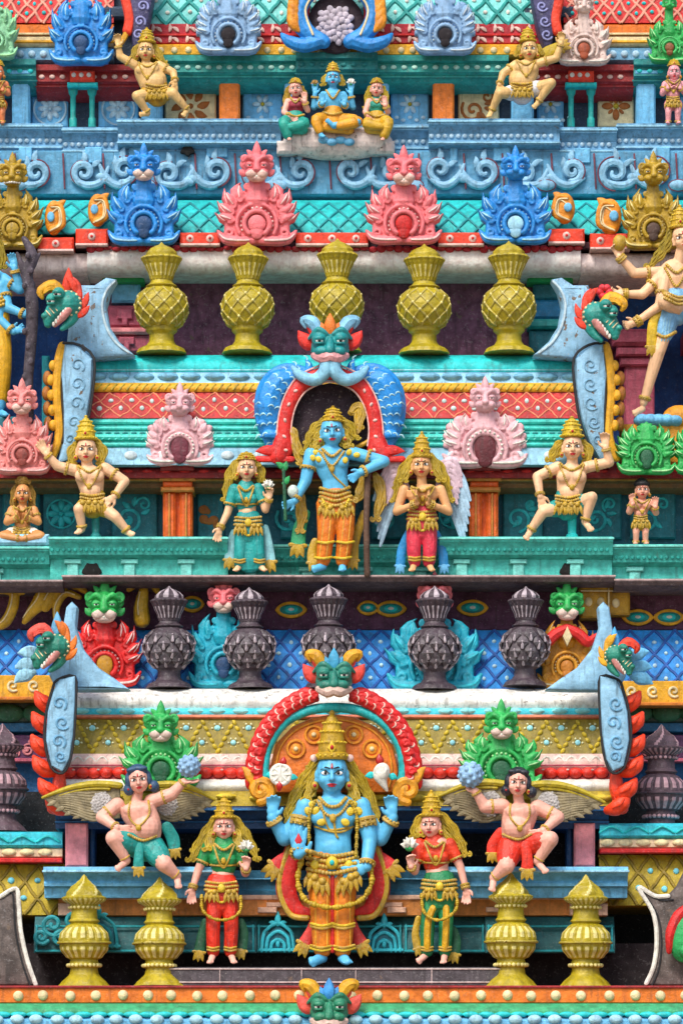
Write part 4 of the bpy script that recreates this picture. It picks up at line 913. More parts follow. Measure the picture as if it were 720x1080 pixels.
# ------------------------------------------------------------------ beast heads on the gable ends and arches
def dragon(t, x, y, d, s, w, skin, ear, crest, horn, mouth=None, parent=None, down=25, jaw=True):
    """head turned to side s (-1 left, 1 right): skull, upper and lower jaw, bulging eyes, ears, crest"""
    mb = MB(); a = R(down); u = Vector((s*cos(a), sin(a), .25)).normalized(); n = Vector((-s*sin(a), cos(a), 0)); c = Vector((x, y, d))
    mb.ell(c, (w*.36, w*.33, w*.33)); mb.ctube([c - n*w*.02, c + u*w*.3 - n*w*.08, c + u*w*.55 - n*w*.0, c + u*w*.66 + n*w*.08], [w*.27, w*.21, w*.16, w*.10], 4, 12)
    mb.ctube([c + n*w*.2 - u*w*.05, c + u*w*.2 + n*w*.34, c + u*w*.48 + n*w*.36], [w*.2, w*.12, w*.06], 4, 10)
    mb.ell(c + u*w*.6 - n*w*.1 + Vector((0, 0, w*.06)), (w*.09, w*.08, w*.1))
    for k, (ox, oz) in enumerate(((.02, .28), (.24, .16))): mb.ell(c + u*w*ox*.9 - n*w*.28 + Vector((0, 0, w*oz*.9)), w*.15)
    o = t.part('beast_head', mb, [skin], rm=max(.7, w/60), smooth=1, parent=parent)
    q = o if parent is None else parent
    e = [c + u*w*.05 - n*w*.28 + Vector((0, 0, w*.37)), c + u*w*.27 - n*w*.26 + Vector((0, 0, w*.27))]
    eyes(t, o, e, w*.088, look=(.25*s, .1))
    mb = MB(); mb.ctube([c + n*w*.12 + u*w*.05 + Vector((0,0,w*.18)), c + u*w*.3 + n*w*.18 + Vector((0,0,w*.14)), c + u*w*.56 + n*w*.2 + Vector((0,0,w*.02))], [w*.11, w*.09, w*.05], 4, 10)
    t.part('mouth', mb, [mouth or paint('#c98a84')], parent=q); mb = MB(); [mb.ell(c + u*w*(.12 + .09*i) + n*w*(.10 + .015*i) + Vector((0, 0, w*(.24 - .03*i))), (w*.035, w*.06, w*.035), None, 7, 5) for i in range(6)]; t.part('teeth', mb, [WHITE], parent=q); mb = MB(); [mb.ell(c + Vector((cos(a)*w*.30, sin(a)*w*.27, w*.16)), w*.035, None, 7, 5) for a in [i*.42 for i in range(15)]]; [mb.tube([c + u*w*(.3 + .1*i) - n*w*.16 + Vector((0,0,w*.16)), c + u*w*(.3 + .1*i) + Vector((0,0,w*.21))], w*.014, 5) for i in range(3)]; t.part('scale_dots', mb, [CREAM], parent=q)
    mb = MB(); [mb.leaf(x - s*w*(.18 + .04*(k % 2)), y + w*(.26 - .14*k), d + w*(.08 - .03*(k % 2)), 90 + s*(84 - 22*k), w*(.40 + .08*(k % 2)), w*.10, -s*50) for k in range(5)]; t.part('ear', mb, [ear], parent=q)
    mb = MB(); mb.ctube([c - n*w*.25, c - n*w*.55 - u*w*.02, c - n*w*.62 + u*w*.28, c - n*w*.48 + u*w*.36], [w*.16, w*.15, w*.11, w*.05], 4, 10)
    for k in range(3): mb.ctube([c - n*w*(.38+.07*k) - u*w*(.02) + Vector((0,0,w*.13)), c - n*w*(.5+.05*k) + u*w*.1 + Vector((0,0,w*.13)), c - n*w*(.52) + u*w*.26 + Vector((0,0,w*.1))], w*.03, 4, 6)
    t.part('crest', mb, [crest], parent=q)
    if horn: mb = MB(); mb.leaf(x + s*w*.05, y - w*.25, d - 2, 90 + s*18, w*.6, w*.13, -s*20); t.part('horn', mb, [horn], parent=q)
    return o
def front_mask(t, x, y, d, w, skin, ear, crest, muzzle, tusk=None, parent=None, horn=None):
    """beast mask seen from the front with a broad pale muzzle"""
    mb = MB(); mb.ell((x, y, d), (w*.38, w*.28, w*.3)); mb.ell((x, y + w*.12, d + w*.1), (w*.34, w*.18, w*.25)); mb.tube([(x, y - w*.1, d + w*.28), (x, y + w*.12, d + w*.4)], [w*.06, w*.1], 8)
    for s in (-1, 1):
        mb.ell((x + s*w*.2, y - w*.1, d + w*.2), w*.15); mb.ell((x + s*w*.16, y + w*.13, d + w*.3), (w*.14, w*.1, w*.12)); mb.ctube([(x + s*w*.06, y - w*.2, d + w*.26), (x + s*w*.22, y - w*.28, d + w*.24), (x + s*w*.4, y - w*.14, d + w*.1)], [w*.04, w*.07, w*.03])
    o = t.part('beast_mask', mb, [skin], rm=max(.7, w/60), smooth=1, parent=parent); q = o if parent is None else parent
    eyes(t, q if q.data else o, [(x + s*w*.2, y - w*.08, d + w*.3) for s in (-1, 1)], w*.082)
    mb = MB(); mb.ctube([(x - w*.3, y + w*.2, d + w*.2), (x - w*.12, y + w*.27, d + w*.34), (x, y + w*.24, d + w*.38), (x + w*.12, y + w*.27, d + w*.34), (x + w*.3, y + w*.2, d + w*.2)], [w*.07, w*.11, w*.10, w*.11, w*.07]); t.part('muzzle', mb, [muzzle], parent=q)
    mb = MB(); 
    for s in (-1, 1): mb.leaf(x + s*w*.3, y, d, 90 - s*62, w*.42, w*.15, s*30); mb.leaf(x + s*w*.2, y - w*.2, d, 90 - s*28, w*.42, w*.13, -s*20)
    t.part('ear', mb, [ear], parent=q)
    mb = MB(); mb.leaf(x, y - w*.2, d + w*.14, 90, w*.4, w*.12); mb.leaf(x - w*.07, y - w*.2, d + w*.1, 112, w*.26, w*.08); mb.leaf(x + w*.07, y - w*.2, d + w*.1, 68, w*.26, w*.08); t.part('crest', mb, [crest], parent=q)
    if horn:
        mb = MB()
        for s in (-1, 1): mb.ctube([(x + s*w*.2, y - w*.24, d), (x + s*w*.34, y - w*.46, d + 1), (x + s*w*.5, y - w*.5, d), (x + s*w*.46, y - w*.36, d)], [w*.12, w*.13, w*.08, w*.02])
        t.part('horn', mb, [horn], parent=q)
    if tusk:
        mb = MB()
        for s in (-1, 1): mb.ctube([(x + s*w*.06, y + w*.26, d + w*.3), (x + s*w*.1, y + w*.52, d + w*.3), (x + s*w*.3, y + w*.66, d + w*.25), (x + s*w*.55, y + w*.56, d + w*.15), (x + s*w*.7, y + w*.4, d + w*.1)], [w*.12, w*.13, w*.12, w*.10, w*.04], 5, 12)
        t.part('tusk', mb, [tusk], parent=q)
    return o
def outline(mb, pts, d, r, closed=True): mb.tube(cat([(a, b, d) for a, b in pts], 3, closed), r, 6, .8, closed); return mb
def hook(mx, x): return 2*mx - x
ROOF_AT = (360, 845, -66)
# ------------------------------------------------------------------ lower barrel roof
T = Thing('barrel_roof', 'yellow lattice barrel roof with white weathered ridge behind the big red arch', 'temple roof', (360, 850, -70))
dB = lambda y: -152 + 78 * math.sqrt(max(0, min(1, (y - 722) / 128)))
def band(T, name, x0, x1, y0, y1, dfun, mats, deco=None, bulge=0, n=6, back=-300):
    pr = [(y0, back)]
    for i in range(n + 1): 
        t = i / n; pr.append((y0 + (y1 - y0) * t, dfun(y0 + (y1-y0)*t) + bulge * sin(PI * t)))
    pr.append((y1, back)); return strip(T, name, x0, x1, pr, mats, deco)
X0, X1 = 76, 636
band(T, 'ridge', X0 - 6, X1 + 4, 724, 747, dB, [paint('#e8e4dc', dirt=.75, chip=.35), BROWN], None, 9, 9)
band(T, 'cyan_bead_course', X0, X1, 746, 754, dB, [CYAN, paint('#8fe0e6')], bosses(750, dB(750) + 1, 9, X0 + 10, X1, 24, 1, 1, .5, 3.6), 2)
band(T, 'salmon_course', X0, X1, 753, 758, dB, [SALMON], None, 4)
lat = lambda t: (757 + 38*t, dB(757 + 38*t))
def floral(m):
    x = X0 + 4; i = 0; m.mat(1)
    while x < X1 - 18:
        for s_ in (0, 1):
            yc = 776 + (7 if (i % 2) else -7) * (1 if s_ else -1); 
        for k in range(5):
            xx = x + 3.2*k; yy = 761 + 6.6*k; 
            if yy < 794: m.ell((xx + 2, yy, dB(yy) + 1), (3.6, 2.2, 1.6), Matrix.Rotation(.9, 3, 'Z'), 8, 5)
            yy2 = 792 - 6.6*k
            if yy2 > 759: m.ell((xx + 18, yy2, dB(yy2) + 1), (3.6, 2.2, 1.6), Matrix.Rotation(-.9, 3, 'Z'), 8, 5)
        m.mat(2).ell((x + 17, 767, dB(767) + 1), (3.4, 3.2, 2)); m.ell((x + 1, 783, dB(783) + 1), (3.0, 3, 2)); m.mat(3)
        for a in range(0, 360, 60): m.ell((x + 17 + 5.4*cos(R(a)), 767 + 5*sin(R(a)), dB(767) + .8), 1.3, None, 7, 4); m.ell((x + 1 + 5*cos(R(a)), 783 + 5*sin(R(a)), dB(783) + .8), 1.2, None, 7, 4)
        m.mat(1); x += 33; i += 1
band(T, 'lattice_band', X0, X1, 757, 795, dB, [paint('#85740c', .45), paint('#c0a826', .4), paint('#9fe0f0', .3), paint('#efe6b8')], floral)
band(T, 'pink_white_band', X0 - 6, X1 + 6, 794, 809, dB, [PINKW, PINK_D, WHITE], lambda m: (m.mat(2) and [m.ctube([(x, 803, dB(803) + 2), (x + 6, 798, dB(798) + 3), (x + 12, 803, dB(803) + 2)], 1.1, 4, 6) for x in range(X0, X1 - 8, 13)], m.mat(1).tube([(X0, 807, dB(807) + 1), (X1, 807, dB(807) + 1)], .9, 6)), 3)
band(T, 'red_bead_course', X0 - 10, X1 + 10, 808, 822, dB, [RED_D, paint('#e03a2c', .35), PINKW], both(bosses(815, dB(815) + 2, 7.4, X0 - 2, X1 + 8, 13, 1, 1.2, .7, 5.8), lambda m: m.mat(2) and [m.ell((x + 4, 812, dB(812) + 7), (1.6, 1, .8), None, 6, 4) for x in range(X0 - 2, X1, 26)]))
band(T, 'white_band', X0 - 14, X1 + 14, 821, 834, dB, [WHITE], None, 5)
band(T, 'yellow_band', X0 - 12, X1 + 12, 833, 850, dB, [MUST, paint('#d2bb48')], bosses(841, dB(841) + 3, 11, X0, X1, 40, 1, 4, .4, 3.5))
FB = paint('#8fbcd8', .5, .2, .6, .3)
def fin_lower(s):
    m_ = lambda pts: pts if s < 0 else [(712 - a, b) for a, b in pts]
    fin = T.part('gable_fin', MB().plate(m_([(62, 716), (80, 712), (80, 740), (78, 775), (74, 800), (66, 814), (54, 808), (48, 780), (50, 750), (56, 728)]), -70, -44, 5), [FB], at=(64 if s < 0 else 648, 760, -44))
    hp = m_([(70, 640), (76, 634), (82, 640), (80, 660), (88, 684), (104, 704), (122, 716), (137, 727), (110, 728), (60, 728), (52, 712), (60, 690), (66, 664)]); mb = MB(); mb.plate(hp, -96, -68, 4); T.part('horn_plate', mb, [FB], at=(90 if s < 0 else 622, 690, -68))
    mb = MB(); outline(mb, m_([(60, 717), (79, 713), (80, 740), (78, 775), (74, 801), (66, 815), (54, 809), (47, 780), (49, 750), (55, 728)]), -48, 1.5); T.part('black_outline', mb, [LINE], at=(64 if s < 0 else 648, 760, -44))
    mb = MB()
    for (x, y, r, f) in ((63, 742, 8, 1), (66, 762, 8, -1), (62, 782, 8, 1), (64, 798, 6, -1)): x = x if s < 0 else 712 - x; mb.spiral(x, y, -43.5, r, 1.5, 1.2, .8, 1.3, flip=f*s)
    T.part('fin_scrollwork', mb, [paint('#6fa4c6')], at=(64 if s < 0 else 648, 760, -44))
    for (x, y, a, ln, w) in ((50, 738, 128, 26, 12), (47, 760, 132, 27, 13), (46, 784, 128, 30, 13), (48, 806, 140, 26, 13), (54, 830, 150, 34, 17), (62, 846, 165, 30, 13)):
        mb = MB(); xx = lambda v: v if s < 0 else 712 - v; mb.ctube([(xx(x + 9), y + 8, -64), (xx(x + 1), y + 6, -60), (xx(x - 7), y, -58), (xx(x - 12), y - 8, -60)], [5, 8.6, 8, 2.6], 5, 12, .8); mb.ctube([(xx(x + 4), y + 6, -54), (xx(x - 3), y + 2, -51), (xx(x - 8), y - 4, -53)], [1.2, 2, .8], 4, 7); T.part('flame', mb, [paint('#ea4a14', .36, .15, .25, .05)], at=(x if s < 0 else 712 - x, y, -55))
    mb = MB(); xx = 62 if s < 0 else 650; mb.ctube([(xx, 812, -66), (xx - 2*s if False else xx, 830, -66), (xx + 6*s, 852, -66)], [5, 8, 7]); T.part('flame', mb, [paint('#e0441c', .4)], at=(xx, 830, -60))
for s in (-1, 1): fin_lower(s)
dh = Thing('dragon_head', 'green dragon head with red crest on the roof end beside the red flame ornament', 'carved beast', (58, 690, -44)); dragon(dh, 60, 683, -40, -1, 44, paint('#1f7f6c', .35), ORANGE, paint('#d8564a'), SKYB, down=38)
mb = MB(); [mb.leaf(40 - 3*k, 690 + 9*k, -56, 150 + 18*k, 22, 8, 40) for k in range(3)]; dh.part('fin', mb, [PALEB])
dh = Thing('dragon_head', 'small green dragon head with orange crest on the roof end beside the gold disc ornament', 'carved beast', (650, 690, -44)); dragon(dh, 648, 692, -40, 1, 36, paint('#1f7f6c', .35), YEL, ORANGE_R, BLUE_L, down=45)
mb = MB(); [mb.leaf(664 + 2*k, 694 + 9*k, -56, 40 - 22*k, 22, 8, -30) for k in range(3)]; dh.part('fin', mb, [SKYB])
# the big arch round the four-armed statue
A = Thing('flame_arch', 'big red flame arch with turquoise ring and orange disc behind the four-armed blue statue', 'carved arch', (352, 840, -62))
mb = MB()
for i in range(27):
    a = R(2 + 176 * i / 26); x = 352 + 78*cos(a); y = 818 - 82*sin(a)
    if abs(x - 352) < 16: continue
    for k in range(2): mb.leaf(x, y, -50 - 3*k, math.degrees(a) + (58 if x < 352 else -58) + 46*k*(1 if x > 352 else -1), 24, 6.4, 80 if x < 352 else -80, 5.5)
    mb.spiral(x + 4*cos(a), y - 4*sin(a), -45, 4.2, 1, 1.1, a, 1.7, flip=1 if x < 352 else -1)
A.part('flame_rim', mb, [paint('#cc2018', .34, .15, .3, .06, wear=.35)], rm=.9, smooth=1, keep=True)
mb = MB()
for i in range(27):
    a = R(2 + 176 * i / 26); sg = 1 if 352 + 78*cos(a) < 352 else -1
    if abs(78*cos(a)) < 16: continue
    for r0, k in ((83, .05), (90, .02)):
        if rnd.random() < .25: continue
        x = 352 + r0*cos(a + k*sg); y = 818 - (r0 + 3)*sin(a + k*sg); g = a + sg*1.2
        mb.tube(A.drape([(x + cos(g + sg*.5*j)*2.1*j, y - sin(g + sg*.5*j)*2.1*j) for j in range(4)], .1, -46, 3), [.4, 1.0, .4], 5, .6)
A.part('piping', mb, [paint('#f2c2b4')])
mb = MB(); mb.ctube([(284, 836, -54), (279, 815, -54), (283, 788, -54), (300, 763, -54), (326, 750, -54), (352, 747, -54), (378, 750, -54), (404, 763, -54), (421, 788, -54), (425, 815, -54), (420, 836, -54)], 5.2, 6, 10); A.part('ring', mb, [paint('#2fb4b8', .35)])
disc = [(288, 836), (284, 812), (290, 785), (308, 766), (330, 756), (352, 753), (374, 756), (396, 766), (414, 785), (420, 812), (416, 836)]
mb = MB(); mb.plate(disc, -90, -62, 4); outline(mb.mat(1), [(294, 830), (291, 812), (296, 788), (311, 771), (331, 762), (352, 759), (373, 762), (393, 771), (408, 788), (413, 812), (410, 830)], -61, 1.2, False)
for x, y in ((312, 790), (331, 775), (373, 775), (392, 790)):
    mb.mat(1).tube([(x + 9*cos(2*PI*i/20), y + 9*sin(2*PI*i/20), -61) for i in range(20)], 1.6, 6, 1, True); mb.mat(2).ell((x, y, -60), (2.6, 2.6, 2))
    mb.mat(1).ell((x, y, -61.5), (6, 6, 1.6))
A.part('disc', mb, [paint('#d8761a', .4), paint('#e8943a'), CREAM])
mb = MB()
for s in (-1, 1):
    c = 352
    mb.spiral(c + s*77, 834, -48, 13, 3, 1.3, PI*.5, 5, flip=s); mb.leaf(c + s*66, 842, -48, 90 - s*60, 24, 6, s*60); mb.leaf(c + s*84, 828, -50, 90 - s*10, 22, 6, -s*40)
A.part('scroll_foot', mb, [paint('#dc9a2a', .36)])
mk_ = Thing('beast_mask', 'green beast mask with pale muzzle and red ears topping the big red flame arch', 'carved beast', (352, 735, -44)); front_mask(mk_, 352, 717, -44, 54, paint('#2a7a6a', .36), paint('#d8473c'), paint('#4aa0c8'), paint('#cdb0a4'), horn=paint('#d8a02c'))
# ------------------------------------------------------------------ middle barrel roof
T = Thing('barrel_roof', 'red diamond barrel roof with turquoise ridge behind the blue feather arch', 'temple roof', (360, 490, -180))
dM = lambda y: -250 + 70 * math.sqrt(max(0, min(1, (y - 368) / 122)))
X0, X1 = 92, 612
band(T, 'ridge', X0 - 6, X1 + 6, 371, 392, dM, [TURQ, paint('#9ad8d8')], lambda m: m.mat(1).tube([(X0, 390, dM(390) + 1), (X1, 390, dM(390) + 1)], 1.1, 6), 6)
band(T, 'pale_bead_course', X0, X1, 390, 404, dM, [PALEB, paint('#74aeca')], bosses(397, dM(397) + 1, 11, X0 + 10, X1 - 6, 25, 1, 1.5, .5, 4.6))
band(T, 'yellow_rope', X0, X1, 402, 413, dM, [YEL, MUST], lambda m: m.mat(1) and [m.tube([(x, 411, dM(411) + 3), (x + 5, 405, dM(405) + 4)], 1.2, 5) for x in range(X0 + 2, X1 - 6, 8)], 4)
lm = lambda t: (412 + 28*t, dM(412 + 28*t))
band(T, 'diamond_band', X0, X1, 412, 441, dM, [paint('#b01606', .45), paint('#e8906e'), paint('#cdeee4')], lattice(X0 + 2, X1 - 2, lm, 22, 3, .75, 1, 2, 2.7))
band(T, 'turquoise_band', X0, X1, 440, 472, dM, [paint('#2fb0a8', .36), paint('#4cccc0', .34), TURQ_D], lambda m: (m.mat(1) and [m.tube([(X0, y, dM(y) + 1), (X1, y, dM(y) + 1)], r, 8) for y, r in ((444, 2.6), (451, 2), (461, 3.6), (469, 2))], m.mat(2) and [m.ell((x, 456, dM(456) + 1), (3.4, 1.2, 1), None, 7, 4) for x in range(X0 + 4, X1, 9)], m.mat(1) and [m.tube([(x, 463.5, dM(462) + 3.4), (x + 6, 458.5, dM(459) + 3.6)], 1, 5) for x in range(X0 + 2, X1 - 6, 7)]))
band(T, 'boss_band', X0 - 4, X1 + 4, 471, 490, dM, [PALEB, paint('#d2e4ee')], bosses(480, dM(480) + 1, 7, X0 + 12, X1 - 4, 34, 1, 0, .4, 5))
def fin_mid(s):
    m_ = lambda pts: pts if s < 0 else [(704 - a, b) for a, b in pts]
    xx = 80 if s < 0 else 624
    f = T.part('gable_fin', MB().plate(m_([(68, 362), (82, 364), (98, 378), (97, 410), (92, 440), (84, 465), (72, 486), (60, 490), (66, 465), (66, 430), (64, 395)]), -200, -172, 6), [paint('#8db8d4', .5, .2, .7, .6)], at=(xx, 420, -172))
    mb = MB(); outline(mb, m_([(67, 361), (83, 363), (99, 377), (98, 410), (93, 441), (85, 466), (73, 488), (60, 491)]), -176, 1.5, False); T.part('black_outline', mb, [LINE], at=(xx, 420, -172))
    mb = MB(); mb.plate(m_([(84, 300), (100, 300), (112, 292), (123, 294), (116, 306), (112, 322), (116, 344), (126, 360), (142, 374), (96, 378), (70, 366), (74, 330)]), -222, -194, 5); T.part('horn_plate', mb, [paint('#8db8d4', .5, .2, .7, .9)], at=(105 if s < 0 else 599, 335, -194))
    mb = MB(); e = m_([(66, 364), (62, 380), (60, 410), (62, 440), (62, 462), (54, 482)]); mb.ribbon([(a, b, -180) for a, b in e], 5, .9); [mb.ell((a - 3*(-s) * -1 if False else a + 4*s, b, -180), (4.5, 6, 4)) for a, b in m_([(60, 385), (58, 400), (58, 416), (59, 432), (60, 448)])]; T.part('gold_edge', mb, [YEL], at=(62 if s < 0 else 642, 420, -175))
    mb = MB(); e = m_([(70, 366), (67, 390), (66, 420), (68, 450), (66, 466)]); mb.tube(cat([(a, b, -176) for a, b in e], 4), 1.6, 6); T.part('black_outline', mb, [LINE], at=(xx, 420, -172))
    mb = MB(); [mb.ell((a, b, -186), (5, 8, 5)) for a, b in m_([(50, 398), (49, 414), (50, 430), (51, 446)])]; T.part('carved_edge', mb, [paint('#a0641c')], at=(xx, 420, -180))
def fin_relief(s):
    mb = MB(); X_ = lambda v: v if s < 0 else 704 - v
    for x, y, r in ((82, 385, 8), (82, 405, 8), (81, 425, 8), (78, 445, 7), (74, 463, 5)): mb.spiral(X_(x), y, -171.5, r, 1.5, 1.2, .8, 1.0, flip=s)
    T.part('fin_scrollwork', mb, [paint('#7ba8c4')], at=(X_(80), 420, -172)); mb = MB()
    mb.tube(cat([(X_(a), b, -193.5) for a, b in ((121, 297), (113, 306), (108, 322), (112, 344), (122, 361), (136, 372))], 5), 1.4, 6); T.part('horn_rim', mb, [paint('#c2d8e6', dirt=.5)], at=(X_(105), 335, -194))
for s in (-1, 1): fin_mid(s); fin_relief(s)
dh = Thing('dragon_head', 'teal dragon head with yellow crest on the roof end, beside the dark twisted trunk', 'carved beast', (68, 330, -168)); dragon(dh, 72, 322, -164, -1, 46, paint('#178a80', .32), paint('#d8402c'), YEL, ORANGE_R, down=40)
dh = Thing('dragon_head', 'teal dragon head with yellow crest on the roof end, beside the many-armed dancing statue', 'carved beast', (632, 340, -168)); dragon(dh, 628, 334, -164, 1, 46, paint('#178a80', .32), paint('#d8402c'), YEL, None, down=42)
mb = MB(); [mb.ell((637 + 5*cos(a), 308 + 5*sin(a), -168), 4) for a in [2*PI*i/6 for i in range(6)]]; dh.part('flower', mb, [paint('#d83a44')])
A = Thing('feather_arch', 'blue feathered arch with red inner band and dark niche behind the staff-leaning blue statue', 'carved arch', (348, 487, -176))
mb = MB(); wing_ = [(336, 398), (322, 388), (302, 384), (284, 392), (272, 408), (268, 430), (271, 450), (279, 468), (287, 482), (298, 482), (304, 455), (306, 430), (318, 412), (332, 404)]
for s in (-1, 1):
    o_ = [(348 + s*(348 - a), b) for a, b in wing_]; mb.plate(cat([(a, b, 0) for a, b in o_], 3, True), -178, -164, 4)
    mb.ctube([(348 + s*28, 400, -170), (348 + s*54, 406, -168), (348 + s*64, 432, -168), (348 + s*59, 470, -170)], [7, 16, 16, 7])
    for i in range(9):
        a = R(-22 + 12.5 * i)
        for k in range(2): x = 348 + s*(50 + 9*k)*cos(a); y = 445 - (40 + 9*k)*sin(a); an = math.degrees(a) + 64; mb.leaf(x, y, -163 + 2*k, an if s > 0 else 180 - an, 21, 5.2, -s*75, 4)
A.part('feathers', mb, [paint('#2f8ad6', .34, .2, .3, .05, wear=.35)], rm=.9, smooth=1, keep=True)
mb = MB()
for s in (-1, 1):
    for i in range(12):
        a = R(-24 + 9.5 * i)
        for r0 in (47, 54, 61, 68, 75):
            x = 348 + s*r0*cos(a); y = 445 - (r0 - 9)*sin(a); g = a + 1.1
            pts = [(x + s*cos(g - .45*j)*1.9*j, y - sin(g - .45*j)*1.9*j) for j in range(4)]
            if rnd.random() < .85 and A.hit(x, y): mb.tube(A.drape(pts, .1, -162, 3), [.5, 1.1, .4], 5, .6)
A.part('piping', mb, [paint('#b0e0f6')])
band_ = [(292, 478), (290, 455), (296, 430), (310, 410), (330, 400), (348, 396), (366, 400), (386, 410), (400, 430), (406, 455), (404, 478)]
band_ = [(348 + (a - 348) * .83, b) for a, b in band_]
mb = MB(); mb.tube(cat([(a, b, -158) for a, b in band_], 6), 7.6, 10, .55)
for s in (-1, 1): mb.ctube([(348 + s*48, 458, -158), (348 + s*51, 472, -157), (348 + s*55, 483, -157)], [7, 9, 10], 5, 10, .5); mb.tube([(348 + s*40, 487, -157), (348 + s*76, 487, -157)], 3.4, 8, .7); mb.leaf(348 + s*54, 480, -156, 90 - s*70, 24, 6, -s*30)
A.part('red_band', mb, [paint('#d0302c', .36)], keep=True)
mb = MB()
for i in range(16):
    c = cat([(a, b, 0) for a, b in band_], 6); q = c[int(i * (len(c) - 1) / 15)]; dd = A.hit(q.x, q.y, -154); mb.ell((q.x, q.y, dd + .3), (2.4, 1.6, .9), Matrix.Rotation(i*.7, 3, 'Z'), 8, 5)
for k, f in ((9.2, 1), (-9.2, 1)):
    cc = [(348 + (a - 348) * (1 + k/60), 450 + (b - 450) * (1 + k/52)) for a, b in band_]; mb.tube(cat([(a, b, -157) for a, b in cc], 5), 1, 6)
A.part('piping', mb, [paint('#eebcb4')])
mb = MB(); mb.plate([(300, 486), (299, 455), (305, 432), (318, 415), (334, 408), (348, 405), (362, 408), (378, 415), (391, 432), (397, 455), (396, 486)], -190, -168, 1); A.part('niche', mb, [paint('#2a1a26', .8, .3, .4, .3)])
mk_ = Thing('beast_mask', 'teal beast mask with orange crest and curling pale tusks topping the blue feather arch', 'carved beast', (348, 385, -160)); front_mask(mk_, 348, 366, -160, 56, paint('#1d8a8c', .32), paint('#d8342c'), ORANGE, paint('#d49a9c'), tusk=paint('#8cc4e0'), horn=paint('#86bede'))
# ------------------------------------------------------------------ arch and fins at the top
A = Thing('flower_arch', 'blue horseshoe arch with orange wings and a grey flower at the top centre', 'carved arch', (355, 55, -330)); mb = MB()
for s in (-1, 1): mb.ctube([(355, -14, -326), (355 + s*24, -8, -326), (355 + s*38, 12, -325), (355 + s*32, 34, -324), (355 + s*14, 46, -322)], [6, 7, 7.5, 9, 8]); mb.ctube([(355 + s*16, 45, -322), (355 + s*34, 50, -321), (355 + s*50, 45, -323), (355 + s*58, 37, -326)], [8, 8, 6.5, 2]); mb.leaf(355 + s*36, 38, -324, 90 - s*22, 24, 8, s*40)
A.part('horseshoe', mb, [O_BLUE], rm=.9, smooth=1, keep=True); mb = MB()
for s in (-1, 1):
    for i in range(8): mb.leaf(355 + s*(40 + i*.5), 34 - i*8, -320 - i*.4, 90 - s*(60 - 5*i), 25, 6, s*70, 5)
A.part('wing', mb, [paint('#e8941c', .35, wear=.4)], rm=.8, smooth=1); mb = MB(); mb.ctube([(314, 20, -338), (320, -10, -338), (355, -28, -338), (390, -10, -338), (396, 20, -338)], 12, 5, 10, .5); A.part('red_band', mb, [RED])
mb = MB(); [mb.ell((355 + 40*cos(R(a)), 10 - 40*sin(R(a)), -329), (3, 2.4, 1.2)) for a in (20, 40, 60, 120, 140, 160)]; mb.tube(A.drape([(330, 40), (322, 14), (333, -4), (355, -10), (377, -4), (388, 14), (380, 40)], .3, -316), 1.3, 6); A.part('piping', mb, [CREAM])
mb = MB(); mb.ell((354, 24, -336), (30, 32, 6)); A.part('niche', mb, [paint('#33242c', .8)])
mb = MB(); q = random.Random(3)
for i in range(34): a = i * 2.4; r = 3.3 * math.sqrt(i); mb.ell((354 + r*cos(a), 26 + r*sin(a), -326 - r*.2), (4.2, 3.6, 2.6), Matrix.Rotation(a, 3, 'Z'), 9, 6)
A.part('flower', mb, [paint('#b9b0bc', .6, .2, .6)])
def top_fin(label, s, c):
    t = Thing('gable_fin', label, 'roof end', (c, 50, -330)); m_ = lambda p: p if s < 0 else [(2*c - a, b) for a, b in p]
    mb = MB(); mb.plate(m_([(c - 18, -30), (c + 16, -30), (c + 12, 0), (c + 6, 30), (c - 2, 52), (c - 10, 50), (c - 14, 20)]), -352, -324, 5); t.part('plate', mb, [paint('#3c3a62', .5, .3, .4)])
    mb = MB(); mb.ribbon([(a, b, -326) for a, b in m_([(c - 24, -30), (c - 17, 0), (c - 13, 20), (c - 15, 34)])], 5.5, .8); t.part('orange_edge', mb, [ORANGE_R]); mb = MB(); mb.ribbon([(a, b, -325) for a, b in m_([(c - 14, 26), (c - 17, 38), (c - 22, 46)])], 3.2, .8); t.part('yellow_tip', mb, [YEL])
    mb = MB(); [mb.spiral(a, b, -323.5, 6, 1.2, 1.2, .5, 1.1, flip=s) for a, b in m_([(c + 2, -8), (c + 1, 8), (c - 2, 24), (c - 4, 38)])]; t.part('scrollwork', mb, [paint('#8f93c4')])
top_fin('dark violet roof end with orange edge rising behind the gold guardian in gold loincloth', -1, 150); top_fin('dark violet roof end with orange edge rising behind the gold guardian with yellow cloth', 1, 572)
# ------------------------------------------------------------------ lowest corners
def corner_fin(label, pts, lines, d=-8):
    t = Thing('corner_fin', label, 'roof end', (pts[0][0], 1040, d)); mb = MB(); mb.plate(pts, d - 24, d, 4); t.part('plate', mb, [paint('#5e5450', .7, .35, .7, .4)])
    mb = MB(); mb.tube(cat([(a, b, d + .5) for a, b in lines], 5), 2.4, 7, .7); t.part('white_edge', mb, [WHITE]); mb = MB(); mb.tube(cat([(a + (5 if a < 300 else -5) * -1, b + 4, d + .5) for a, b in lines], 5), 1.0, 6); t.part('dark_line', mb, [LINE]); return t
corner_fin('grey-brown weathered corner fin with white edge beside the outermost yellow pot', [(-60, 925), (-8, 945), (4, 946), (18, 936), (21, 952), (23, 980), (30, 1012), (40, 1039), (-60, 1039)], [(0, 946), (17, 937), (20, 952), (22, 980), (29, 1012), (38, 1038)])
t = corner_fin('grey corner fin with white edge and a green face at the picture edge', [(672, 935), (690, 945), (703, 945), (714, 934), (722, 918), (790, 910), (790, 1039), (680, 1039), (690, 1018), (693, 990), (688, 962)], [(704, 945), (690, 945), (673, 936), (688, 962), (692, 990), (689, 1018), (681, 1037)])
